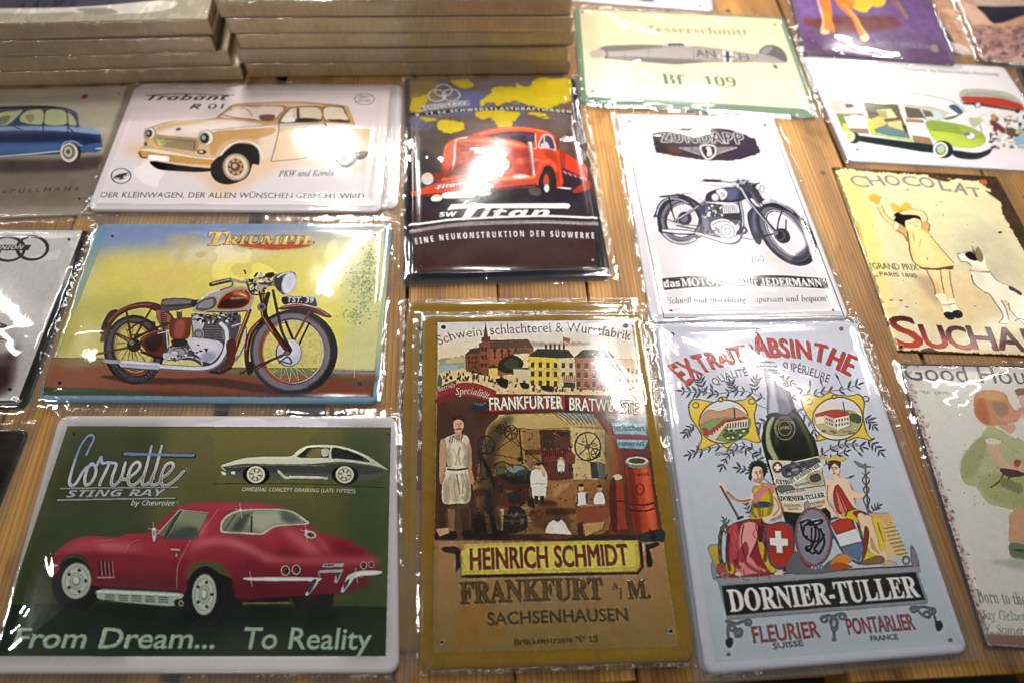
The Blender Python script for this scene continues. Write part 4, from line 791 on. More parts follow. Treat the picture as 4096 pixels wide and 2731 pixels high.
def art_titan(A):
    A.b[:] = np.array((40, 38, 46))/255.
    A.zoom(1580, 280, .5613)
    A.f('104,66 1250,62 1440,1400 140,1440', (120, 106, 112), grad=((104, 84, 74), (600, 60), (600, 560)))
    A.f('104,66 300,66 330,300 104,320', (160, 136, 60), alpha=.7, blur=10); A.sf('330,190 600,150 640,260 560,330 330,340 200,400 110,400 110,340', (112, 116, 150), alpha=.7, blur=8); A.sf('120,420 400,430 380,600 200,700 120,700', (92, 78, 70), alpha=.9, blur=10)
    A.f('1250,300 1340,330 1440,900 1370,900 1250,560', (90, 54, 52), alpha=.8, blur=8)
    Y = (208, 184, 36)
    rag = lambda s, n=3, a=7, sd=1: [(x+random.Random(i*7+sd).uniform(-a, a), y+random.Random(i*13+sd).uniform(-a, a)) for i, (x, y) in enumerate(spl(s, n=n))]
    A.sf('480,180 600,170 640,220 560,300 420,330 440,250', (90, 104, 160), alpha=.6, blur=6); A.sf('860,230 960,240 900,330 960,400 880,420', (90, 96, 140), alpha=.6, blur=6); A.sf('120,350 240,360 280,420 140,440', (96, 100, 140), alpha=.6, blur=6)
    A.f(rag('610,240 640,200 700,170 690,140 760,120 860,130 870,100 950,130 1010,70 1130,64 1250,80 1256,180 1240,230 1200,240 1130,270 1080,290 1020,276 960,260 900,240 870,250 830,240 790,240 740,262 700,238 650,256 620,262'), Y); A.f(rag('400,80 520,74 560,110 520,140 440,120', sd=4), (196, 170, 50)); A.f(rag('106,250 150,200 240,190 210,260 190,300 130,306 106,300', sd=2), (196, 170, 40))
    A.f(rag('590,310 700,296 860,306 900,320 880,350 840,380 830,420 790,440 740,440 720,390 690,350 620,360 585,340', sd=3), Y); A.f(rag('940,318 1010,312 1060,316 1080,330 1030,340 1000,334', a=4, sd=5), Y); A.f(rag('300,390 330,366 400,366 480,384 500,410 480,440 400,456 330,440 300,410', sd=6), (206, 182, 40)); A.f(rag('180,344 280,350 300,366 220,372', a=4, sd=8), (196, 170, 40)); A.f(rag('1040,345 1090,340 1100,352 1060,356', a=4, sd=9), Y)
    A.sf('1120,270 1250,260 1260,300 1150,300', (120, 100, 60), alpha=.6, blur=5); A.f(rag('830,225 870,222 880,245 850,250', a=5, sd=11), (120, 106, 100)); A.f(rag('650,240 700,238 690,258 655,262', a=4, sd=12), (110, 110, 130))
    clutter(A, (106, 66, 1256, 430), 260, [(150, 128, 50), (120, 112, 120), (176, 150, 40), (96, 84, 84)], 16, 31, .28)
    # rings + banner
    for cx, cy in ((345, 150), (300, 188), (402, 184)): A.ring(cx, cy, 62, 42, 2.0, (204, 204, 206), alpha=.85)
    A.f('178,262 530,222 534,256 180,298', (206, 206, 208), alpha=.85); A.f('184,268 526,228 528,251 184,291', (110, 104, 110)); A.text('SÜDWERKE', '200,286 518,250', 18, (220, 220, 220), 'bold', rel=0)
    A.st('106,328 400,300 700,284 1000,284 1276,312', 5.6, (44, 34, 30), cap=False); A.text('8–11 to SCHWERSTLASTKRAFTWAGEN', '148,334 400,310 700,294 1000,294 1256,312', 18, (216, 210, 200), 'bold', rel=0, track=.12)
    # lower field
    A.f('130,880 1390,840 1440,1400 140,1440', (50, 38, 56), grad=((74, 44, 42), (700, 950), (700, 1200))); A.f('104,560 250,600 340,760 140,900 110,900', (66, 56, 56), blur=8)
    R1, R2, R3 = (226, 82, 44), (166, 48, 30), (236, 120, 90)
    # flatbed
    A.f('1180,580 1360,680 1375,760 1360,850 1180,790', (216, 66, 40)); A.f('1160,570 1215,590 1215,810 1160,830', (176, 52, 36)); A.f('1190,700 1350,770 1330,880 1180,840', (60, 40, 50)); 
    for k in range(5): A.f([(1190+k*36, 720+k*12), (1222+k*36, 732+k*12), (1222+k*36, 752+k*12)], (216, 120, 130))
    A.f('1150,836 1260,846 1250,856 1150,846', (220, 216, 220)); A.sf('1270,860 1380,790 1390,850 1290,880', (170, 60, 44))
    # cab
    A.sf('560,480 640,440 740,418 880,412 1000,424 1100,450 1150,500 1170,580 1180,700 1190,830 1040,830 900,620 700,560', R1); A.sf('600,470 700,432 860,418 1000,430 1090,450 1000,450 860,440 720,456', (232, 110, 66), alpha=.8, blur=2); A.sf('620,486 760,454 900,448 1000,460 990,520 960,556 900,524 760,500', (60, 38, 44)); A.sf('750,470 900,456 990,466 980,510 900,500 770,490', (96, 62, 90)); A.sf('830,480 930,478 920,510 840,500', (60, 40, 60))
    A.sf('1022,560 1040,490 1060,466 1110,470 1135,510 1150,580 1090,566', (230, 200, 190)); A.sf('1032,552 1048,494 1066,474 1106,478 1128,514 1140,570 1090,560', (84, 66, 96)); A.f('1058,476 1066,474 1072,556 1064,556', (226, 200, 190)); A.st('1000,462 1004,520 1010,560 990,570', 1.0, (240, 200, 180)); A.sf('1040,540 1080,520 1100,556 1060,560', (200, 190, 200)); A.f('1140,490 1168,492 1170,570 1150,580', (150, 44, 34))
    # bonnet
    A.sf('345,740 345,640 356,560 400,510 470,488 600,480 760,492 880,516 950,550 1000,620 1040,720 1030,800 900,800 600,790 400,790', R1); A.sf('345,740 350,570 400,515 480,494 640,486 780,500 820,560 800,620 700,640 720,720 600,760 400,770', (206, 84, 58), alpha=.8, blur=3); A.sf('470,520 640,500 760,510 780,560 700,640 600,680 440,700 440,560', (214, 130, 112), alpha=.55, blur=8)
    for k in range(26): y = 520+k*8; A.seg([(452, y+4, 740-abs(k-8)*3, y)], .22, (150, 60, 48), .7)
    A.sf('780,560 960,600 1010,700 1000,760 860,740 850,650', (190, 44, 34), blur=3); A.sf('850,660 900,630 1000,624 1080,650 1120,700 1060,700 1030,800 880,740', (196, 66, 46)); A.sf('860,650 920,632 1010,636 1060,660 1000,660 900,680', (236, 130, 100), alpha=.8, blur=3); A.st('480,520 640,506 800,520 940,560', .8, (240, 180, 150))
    A.st('404,768 424,640 430,530 452,502 512,490', 2.6, (224, 220, 220)); A.f('946,520 974,520 1002,764 976,764', (226, 222, 222)); A.f('946,520 956,520 984,764 976,764', (170, 150, 150)); A.f('156,652 174,652 174,860 158,860', (206, 200, 206)); A.st('144,480 150,700', .6, (190, 186, 190)); A.st('172,480 178,560', .4, (190, 186, 190), alpha=.6)
    A.sf('330,760 420,720 560,690 700,680 800,690 840,740 700,760 500,770 340,800', (216, 96, 60)); A.sf('350,770 420,740 560,716 660,720 560,750', (120, 40, 32), alpha=.8, blur=2)
    A.sf('350,700 420,690 560,670 700,660 790,640 760,700 560,720 380,770 346,760', (120, 30, 22), alpha=.6, blur=4); A.sf('360,560 420,512 520,494 500,520 430,560 400,700 360,720', (244, 140, 96), alpha=.55, blur=4); A.sf('600,500 780,506 900,540 860,560 720,530 600,520', (250, 170, 130), alpha=.6, blur=3); A.sf('1060,590 1150,600 1170,820 1150,830 1120,700', (150, 40, 28), alpha=.6, blur=4); A.sf('900,600 950,560 990,700 960,760', (130, 24, 24), alpha=.5, blur=4)
    for k in range(30): y = 524+k*7; A.seg([(450-k*.6, y+3, 560, y), (560, y, 730+k*1.2, y+6)], .3, (120, 30, 24), .8)
    A.sf('1000,770 1040,740 1060,690 1110,680 1150,740 1150,680 1100,640 1040,660 1010,720', (244, 120, 80), alpha=.6, blur=2); A.st('600,470 720,436 860,420 1000,432 1100,456', 1.2, (255, 170, 130), alpha=.8, blur=.6); A.st('480,488 400,520 360,570 350,650', 1.2, (255, 170, 140), alpha=.7, blur=.8)
    # headlights
    A.sf('760,640 810,650 836,690 800,720 750,730', (150, 40, 30)); A.e(762, 682, 56, 46, (214, 206, 204)); A.sf('708,684 816,680 800,716 764,728 724,716', (176, 196, 190)); A.sf('712,676 730,648 770,638 806,654 816,676', (224, 188, 150)); A.st('708,686 816,678', .8, (110, 90, 90)); A.sf('250,750 330,740 350,770 300,800', (150, 46, 34)); A.e(232, 782, 42, 42, (216, 208, 204)); A.sf('192,784 272,784 256,818 214,820', (186, 190, 200)); A.sf('196,776 220,744 256,750 268,776', (226, 196, 160))
    # bumper
    A.sf('118,880 180,856 260,826 400,800 600,790 800,770 960,762 1030,770 1040,800 1010,826 800,842 600,862 400,880 240,900 130,906', (204, 76, 50)); A.sf('380,800 600,784 800,766 960,764 1020,772 900,790 600,806', (236, 150, 110), alpha=.85, blur=2); A.sf('140,900 400,878 700,852 1020,820 990,834 700,866 300,906', (120, 36, 28)); A.sf('840,760 900,752 960,766 900,780 850,776', (255, 240, 230), blur=2)
    A.text('Titan', '300,858 476,830', 26, (226, 216, 216), 'boldobl', rel=0, slant=.2); A.st('290,852 370,832 494,814', .8, (226, 216, 216))
    A.f('220,920 900,850 1000,850 900,940 250,950', (40, 30, 34), blur=1); A.sf('355,884 545,872 560,910 360,924', (226, 224, 228)); A.e(300, 920, 38, 24, (206, 186, 160)); A.sf('262,918 334,912 326,936 270,942', (216, 214, 214)); A.e(640, 878, 48, 28, (214, 190, 160)); A.sf('594,880 686,872 676,900 604,908', (196, 196, 190)); A.st('594,880 686,874', .7, (90, 66, 60)); A.sf('686,860 700,870 694,896 682,890', (150, 50, 40))
    A.sf('1000,850 1050,720 1080,690 1120,700 1146,760 1150,850 1110,894 1050,900', (48, 38, 40)); A.e(1084, 800, 30, 74, (66, 50, 52)); A.e(1078, 800, 19, 52, (190, 76, 60)); A.e(1082, 850, 17, 28, (226, 216, 216)); A.sf('950,860 1030,850 1040,900 980,900', (110, 96, 92), alpha=.8, blur=1); A.sf('1040,700 1070,680 1030,780 1020,830 1000,800', (206, 80, 56))
    # logo
    W_ = (236, 234, 238)
    A.f('404,966 1236,956 1250,972 1236,992 544,996 500,1080 470,1080 520,996 372,1008', W_, rel=.8); A.f('540,990 600,990 530,1074 462,1078', W_, rel=.8)
    A.st('106,1112 300,1088 400,1076 560,1068 800,1056 1120,1048 1436,1058', 2.6, W_, sm=True, rel=.6)
    A.text('itan', '606,1062 1100,1052', 82, W_, 'boldobl', bold=0.35, track=.05, slant=.12, hmul=[.74, .74], rel=.8); A.text('SW', '318,1054 444,1050', 30, (220, 216, 222), 'boldobl', bold=0.14)
    A.st('104,1160 300,1128 500,1108 800,1096 1100,1092 1448,1100', 4.4, (176, 168, 168), cap=False); A.st('104,1150 300,1121 500,1102 800,1090 1100,1087 1448,1094', .7, (96, 88, 90)); A.st('104,1166 300,1134 500,1113 800,1101 1448,1105', .7, (96, 88, 90))
    A.text('EINE NEUKONSTRUKTION DER SÜDWERKE', '148,1248 400,1216 700,1202 1000,1194 1420,1204', 40, (226, 222, 226), 'bold', track=.3, rel=.4)
    A.e(184, 1398, 10, 8, (70, 60, 66)); A.e(1410, 1356, 10, 8, (150, 150, 160)); A.noise(.025, 10, 7); A.noise(.018, 1.2, 17)

def art_zundapp(A):
    A.b[:] = np.array((224, 218, 226))/255.
    A.zoom(2420, 430, .555)
    A.st([(120, 56), (426, 1518), (1722, 1505), (1190, 106)], .7, (60, 56, 66), sm=False); A.st([(1722, 1505), (1190, 106)], .9, (66, 60, 60), sm=False)
    D = (62, 46, 56)
    rr = random.Random(2); base_ = P('340,190 480,156 680,146 900,160 1090,230 1122,326 980,374 880,386 700,378 520,350 364,322 352,260'); e_ = []
    for i in range(len(base_)):
        a, b = base_[i], base_[(i+1) % len(base_)]
        for k in range(12): q = a+(b-a)*k/12; e_.append((q[0]+rr.uniform(-7, 7), q[1]+rr.uniform(-4, 4)))
    A.f(e_, D, grad=((70, 48, 80), (400, 250), (1100, 330))); A.sf('450,280 540,290 560,330 480,330', (130, 80, 60), alpha=.6, blur=4); A.sf('600,180 800,170 1000,200 900,300 700,300', (84, 60, 70), alpha=.5, blur=8)
    A.text('ZÜNDAPP', '412,248 1010,262', 72, (60, 44, 52), 'bold', outline=((210, 198, 204), .75), rel=.6, bold=0, hmul=[1, 1, 1]); 
    A.sf('686,276 740,266 796,278 804,320 790,352 744,378 706,350 690,318', (200, 190, 196)); A.sf('698,284 742,276 786,286 792,320 780,344 744,366 716,342 702,316', (54, 40, 48)); A.sf('730,290 756,286 768,312 770,340 744,352 736,330 742,312', (216, 208, 212))
    for s_, x in ((-1, 686), (1, 800)):
        for k in range(4): A.st([(x, 290+k*13), (x+s_*(150-k*28), 290+k*10)], .7, (196, 186, 190), sm=False)
        A.st([(x+s_*150, 290), (x, 340)], .6, (196, 186, 190), sm=False)
    K, N, G, L = (36, 34, 48), (60, 64, 92), (130, 130, 152), (226, 226, 236)
    # rear wheel
    A.st(A.el(556, 806, 150, 150, 35), 9.5, (52, 50, 66), sm=False, closed=True); A.st(A.el(552, 800, 138, 140, 35), 4, (134, 132, 150), sm=False, closed=True, blur=1.2, alpha=.8); A.ring(560, 806, 116, 122, 1.4, (40, 38, 50), 35)
    A.seg([(560, 806, 560+112*math.cos(a), 806+118*math.sin(a)) for a in np.linspace(0, 6.28, 26)], .3, (150, 150, 166), .8); A.e(575, 790, 52, 50, (54, 50, 62)); A.e(570, 790, 30, 28, (110, 106, 122)); A.st(A.el(556, 806, 158, 160, 35, 20, 110), 4.0, (206, 206, 216), sm=False, alpha=.8, blur=1)
    A.sf('345,780 362,740 380,690 420,650 480,636 560,640 630,680 680,740 700,800 690,860 660,760 600,690 520,660 450,668 410,710 396,770 410,860 392,830 372,780', (48, 50, 76)); A.st('372,760 392,700 440,655 520,650 600,680', 1.2, (170, 176, 206)); A.sf('404,626 560,614 640,616 600,650 520,632 410,640', (50, 48, 62))
    A.st('462,640 490,760 520,820', 2.0, K); A.st('384,768 520,820 760,860', 1.6, (80, 78, 94)); A.st('500,810 620,740 730,660', 3.6, (74, 74, 96)); A.st('500,806 622,736 730,656', 1.0, (190, 190, 206)); A.st('520,840 700,880', 2.4, (84, 82, 98))
    # saddle outline light
    A.st('560,614 620,612 700,640 740,600', .8, (150, 150, 166)); A.st('600,650 660,660 740,640', .8, (170, 170, 184)); A.sf('570,616 700,614 740,600 736,640 650,660 600,644', (216, 212, 222)); A.st('520,618 600,640 690,700 720,760', 3.4, (52, 52, 70))
    # exhaust rear
    A.sf('398,862 560,868 660,886 668,906 560,908 400,888', (40, 36, 46)); A.sf('410,868 560,876 650,894 540,896 410,878', (226, 226, 236)); A.st('400,868 402,886', 3, (26, 24, 32)); A.st('660,900 760,930 860,962 930,964 970,930 976,870 940,810 915,795', 5.0, (110, 110, 130)); A.st('660,898 762,926 860,956 925,956 962,926 968,872 936,812 915,798', 2.6, (232, 232, 242))
    # engine
    A.sf('690,690 760,680 850,690 960,680 980,720 975,800 940,850 960,900 900,940 780,920 700,880 700,780', (90, 88, 108)); A.sf('700,790 740,780 748,860 720,880', (120, 126, 150)); A.sf('840,700 900,676 960,700 965,750 900,760 840,750', (214, 212, 222))
    for k in range(8): A.seg([(846+k*14, 696, 850+k*14, 750)], .6, (110, 106, 122))
    A.f('850,754 970,750 968,800 856,806', (40, 38, 50)); A.sf('766,820 820,796 880,800 930,830 952,870 930,930 880,946 810,910 770,860', (216, 216, 226)); A.e(884, 884, 48, 54, (230, 230, 238), -30); A.ring(884, 884, 46, 52, .8, (150, 148, 164), -30); A.ring(884, 884, 20, 24, .8, (150, 148, 164)); A.st('770,840 830,810 900,816', 1.0, (140, 140, 156))
    rnd = random.Random(5)
    for k in range(60): A.e(700+rnd.random()*150, 690+rnd.random()*90, 4+rnd.random()*9, 3+rnd.random()*8, rnd.choice([(48, 46, 60), (150, 150, 166), (220, 220, 230), (84, 84, 104)]))
    for k in range(24): A.e(690+rnd.random()*150, 860+rnd.random()*60, 4+rnd.random()*8, 3+rnd.random()*6, rnd.choice([(60, 60, 78), (170, 170, 186), (110, 112, 136)]))
    A.sf('690,700 720,700 722,750 694,760 676,730', (70, 72, 100)); A.st('755,690 780,780', 1.6, K); A.st('830,690 800,780', 1.6, K); A.st('750,700 850,760', 1.2, K)
    # frame front, tank
    A.st('965,660 985,760 985,860 960,900', 5.0, (58, 60, 84)); A.st('972,670 992,780 990,850', 1.2, (180, 184, 206)); A.st('1000,850 1020,880 1000,900', 3, (70, 70, 90)); A.st('990,930 1060,942 1110,930', 1.6, (150, 150, 170))
    A.sf('722,656 730,620 760,596 830,574 920,566 980,580 1010,620 1000,660 920,678 820,674 740,672', (48, 50, 82)); A.sf('850,580 920,572 960,590 950,640 900,664 860,640', (90, 98, 140), alpha=.9, blur=4); A.sf('760,640 900,664 980,650 940,672 800,670', (30, 28, 48)); A.e(796, 640, 30, 28, (150, 146, 160)); A.e(794, 638, 24, 22, (206, 202, 210)); A.sf('806,590 850,580 880,606 870,640 840,658 826,626 806,606', (226, 224, 228)); A.text('D', '844,636 868,634', 30, (90, 86, 100), 'bold', rel=0)
    # fork + bars
    A.sf('960,570 1010,540 1060,560 1130,600 1150,650 1100,690 1060,650 1000,650', (46, 46, 70)); A.st('985,580 1060,700 1150,800 1230,890', 5.4, (44, 44, 66)); A.st('975,570 1050,696 1140,800 1225,895', 1.6, (190, 192, 212)); A.st('1020,560 1100,680 1190,800 1240,880', 2.4, (96, 98, 126)); A.st('1060,600 1140,700', 2.5, (60, 60, 84))
    A.st('720,520 840,524', 4.6, (56, 54, 66)); A.st('840,524 900,534 960,526 1020,520 1050,540 1100,546', 2.8, (150, 150, 168)); A.st('690,532 720,512', 1.2, G); A.st('1040,570 1110,545', 5, (50, 50, 62)); A.st('730,545 800,556 860,560', .7, (150, 150, 160)); A.sf('940,530 1000,520 1050,545 1060,590 1020,600 980,570', (70, 68, 90))
    for k in range(30): x, y = 930+rnd.random()*120, 520+rnd.random()*60; A.st([(x, y), (x+rnd.gauss(0, 14), y+rnd.gauss(0, 10))], 1.4, rnd.choice([(40, 38, 52), (180, 180, 196), (90, 90, 110)]))
    A.sf('1090,556 1130,540 1170,570 1180,620 1150,648 1120,640 1096,600', (214, 210, 222)); A.ring(1128, 580, 16, 24, .8, (150, 146, 160)); A.sf('1066,590 1096,580 1130,640 1150,660 1100,660', (60, 56, 70))
    A.text('WH·FA 0914', '1176,668 1360,748', 30, (150, 146, 160), 'serif', rel=0); A.st('1170,640 1372,726', .6, (190, 186, 200)); A.st('1170,672 1366,754', .6, (190, 186, 200))
    # front wheel
    FX, FY = 1305, 904
    A.st(A.el(FX, FY, 232, 132, 52), 11.5, (50, 48, 62), sm=False, closed=True); A.st(A.el(FX-8, FY-4, 224, 124, 52), 5, (120, 118, 136), sm=False, closed=True, blur=1.4, alpha=.85)
    for k in range(64): a = -2.6+k*.075; x = FX+240*math.cos(a)*math.cos(.907)-146*math.sin(a)*math.sin(.907); y = FY+240*math.cos(a)*math.sin(.907)+146*math.sin(a)*math.cos(.907); A.e(x, y, 5, 5, (28, 26, 34))
    A.ring(FX-4, FY, 196, 98, 1.8, (36, 34, 44), 52); A.ring(FX-6, FY-2, 202, 103, .9, (196, 194, 206), 52); A.e(FX-2, FY, 192, 94, (226, 222, 230), 52)
    A.seg([(1270, 905, FX-2+190*math.cos(a)*math.cos(.907)-92*math.sin(a)*math.sin(.907), FY+190*math.cos(a)*math.sin(.907)+92*math.sin(a)*math.cos(.907)) for a in np.linspace(0, 6.28, 34)], .25, (196, 194, 208), .7)
    A.sf('1140,690 1200,680 1270,700 1340,740 1356,756 1280,730 1200,708 1150,712', (40, 40, 60)); A.st('1130,680 1220,676 1300,710 1350,745', 1.0, (160, 164, 190)); A.sf('1022,780 1040,730 1080,700 1120,720 1100,760 1100,840 1130,920 1120,978 1090,970 1050,900', (50, 52, 80)); A.sf('1060,760 1090,730 1080,800 1096,880 1080,900 1062,840', (110, 118, 156), alpha=.9, blur=3); A.st('1030,790 1046,870 1090,966', 1.2, (36, 34, 50))
    A.st('1236,880 1250,800 1270,740', 2.0, (60, 60, 80)); A.st('1300,880 1300,800', 2.0, (80, 80, 100)); A.st('1084,936 1180,910 1240,890', 2.2, (50, 48, 62)); A.sf('1216,890 1260,860 1310,876 1332,920 1320,960 1270,970 1230,940', (54, 50, 58)); A.e(1262, 915, 36, 40, (84, 80, 90)); A.e(1256, 912, 24, 28, (44, 40, 50)); A.st('1060,690 1150,800 1230,892', 5.0, (52, 52, 74)); A.st('1052,690 1142,800 1222,896', 1.2, (186, 188, 208)); A.e(1228, 896, 16, 16, (120, 118, 136))
    A.sf('1150,1000 1250,1090 1420,1100 1200,1110', (226, 200, 180), alpha=.6, blur=5); A.sf('1440,1000 1480,940 1480,1040 1400,1106 1340,1090', (40, 42, 74), alpha=.7, blur=3)
    A.text('Modell DB 200', '706,1106 1150,1104', 44, (166, 156, 152), 'ital', rel=.1, bold=0.054)
    A.f('388,1224 640,1206 1000,1200 1300,1204 1584,1222 1614,1302 1300,1286 1000,1284 640,1292 412,1312 398,1280', (34, 32, 42)); A.text('das', '428,1290 546,1284', 50, (220, 216, 224), 'bold', bold=0.09); A.text('MOTORRAD', '556,1282 1010,1276', 56, (222, 218, 226), 'serif', bold=0.14); A.text('für JEDERMANN', '1020,1276 1566,1284', 56, (222, 218, 226), 'serif', bold=0.14)
    A.text('Schnell und zuverlässig ~ sparsam und bequem!', '452,1410 1000,1400 1612,1392', 44, (84, 66, 62), 'boldital', rel=.1)
    for x, y, r_ in ((180, 102, 10), (1152, 132, 11), (477, 1467, 12), (1642, 1461, 11)): A.e(x, y, r_, r_*.9, (60, 58, 58))
    A.noise(.01, 8, 5)

def art_bf(A):
    A.b[:] = np.array((112, 144, 112))/255.
    A.zoom(2260, 0, .7806)
    A.f('74,48 1096,100 1262,560 108,492', (228, 208, 156), grad=((232, 218, 180), (600, 60), (650, 500)))
    A.text('Messerschmitt', '380,160 650,172 935,182', 34, (150, 150, 116), 'serif', rel=.1)
    G_ = (158, 148, 138)
    A.sf('130,284 196,240 300,232 500,232 640,236 800,252 960,278 1000,250 1030,230 1080,238 1120,262 1138,300 1132,320 1080,324 980,318 860,322 720,318 560,330 520,322 400,320 200,300', G_, grad=((176, 166, 160), (600, 240), (600, 320))); A.sf('196,240 400,232 500,240 300,262 200,262', (110, 104, 96), alpha=.8, blur=2); A.sf('500,236 520,222 600,222 650,240', (206, 200, 196)); A.st('520,226 600,228', .8, (120, 116, 116)); A.sf('990,270 1010,240 1060,230 1110,250 1136,290 1130,316 1060,290', (104, 98, 100)); A.sf('1000,262 1040,238 1060,250 1020,280', (140, 134, 136), blur=1); A.sf('200,250 210,240 216,300 200,298', (120, 110, 110)); A.sf('120,282 140,262 200,262 200,296 140,296', (200, 176, 160))
    A.sf('200,300 400,316 560,330 720,318 800,318 600,300 300,290', (132, 124, 122), alpha=.7, blur=2); A.st('560,330 600,326', 2, (100, 94, 90)); A.sf('1060,330 1080,334 1090,350 1070,350', (110, 104, 104))
    A.st('196,240 330,231 500,232 640,236 800,252 960,278', .7, (96, 90, 86)); A.st('200,302 400,320 560,330 720,319 980,318 1080,325', .7, (90, 84, 82)); A.f('524,222 598,222 606,238 520,238', (84, 80, 84)); A.seg([(540, 222, 540, 238), (566, 222, 566, 238), (590, 222, 592, 238)], .5, (220, 214, 206)); A.f('330,296 620,306 700,318 560,330 420,318', (120, 112, 108)); A.seg([(300, 236, 304, 306), (420, 232, 424, 318), (650, 240, 654, 322), (980, 280, 984, 318)], .35, (110, 104, 100))
    rr = random.Random(4)
    for k in range(50): A.e(560+rr.random()*400, 300+rr.random()*16, 8, 4, (120, 112, 112), alpha=.4)
    A.text('AN', '666,292 768,296', 38, (96, 88, 88), 'sans', rel=0, bold=0.09); A.text('H', '892,306 940,308', 34, (110, 102, 102), 'sans', rel=0, bold=0.045)
    A.f('800,258 850,262 852,284 876,286 874,302 850,300 850,318 804,316 802,298 778,296 778,280 802,282', (226, 220, 212)); A.f('816,262 836,264 836,286 870,290 870,298 836,296 836,316 818,316 818,294 784,292 784,284 816,286', (66, 58, 60))
    A.text('Bf', '494,432 612,436', 54, (84, 132, 92), 'serif', rel=.2); A.text('109', '708,440 876,446', 50, (84, 132, 92), 'serif', rel=.2)
    for x, y in ((90, 62), (1075, 128), (140, 470), (1233, 535)): A.e(x, y, 8, 6, (130, 120, 90))
    A.noise(.015, 10, 3)

def art_topwhite(A):
    A.b[:] = np.array((222, 214, 228))/255.; A.zoom(2260, 0, .7806)
    A.st('20,-6 350,4 728,40 700,-40', .8, (90, 84, 96), sm=False); A.sf('1080,-20 1160,-20 1160,12 1090,6', (20, 90, 50)); A.f('380,-60 460,-60 455,10 385,4', (20, 84, 50)); A.e(690, 30, 7, 5, (120, 110, 110)); A.f('100,-260 600,-260 640,-60 90,-80', (180, 190, 170))

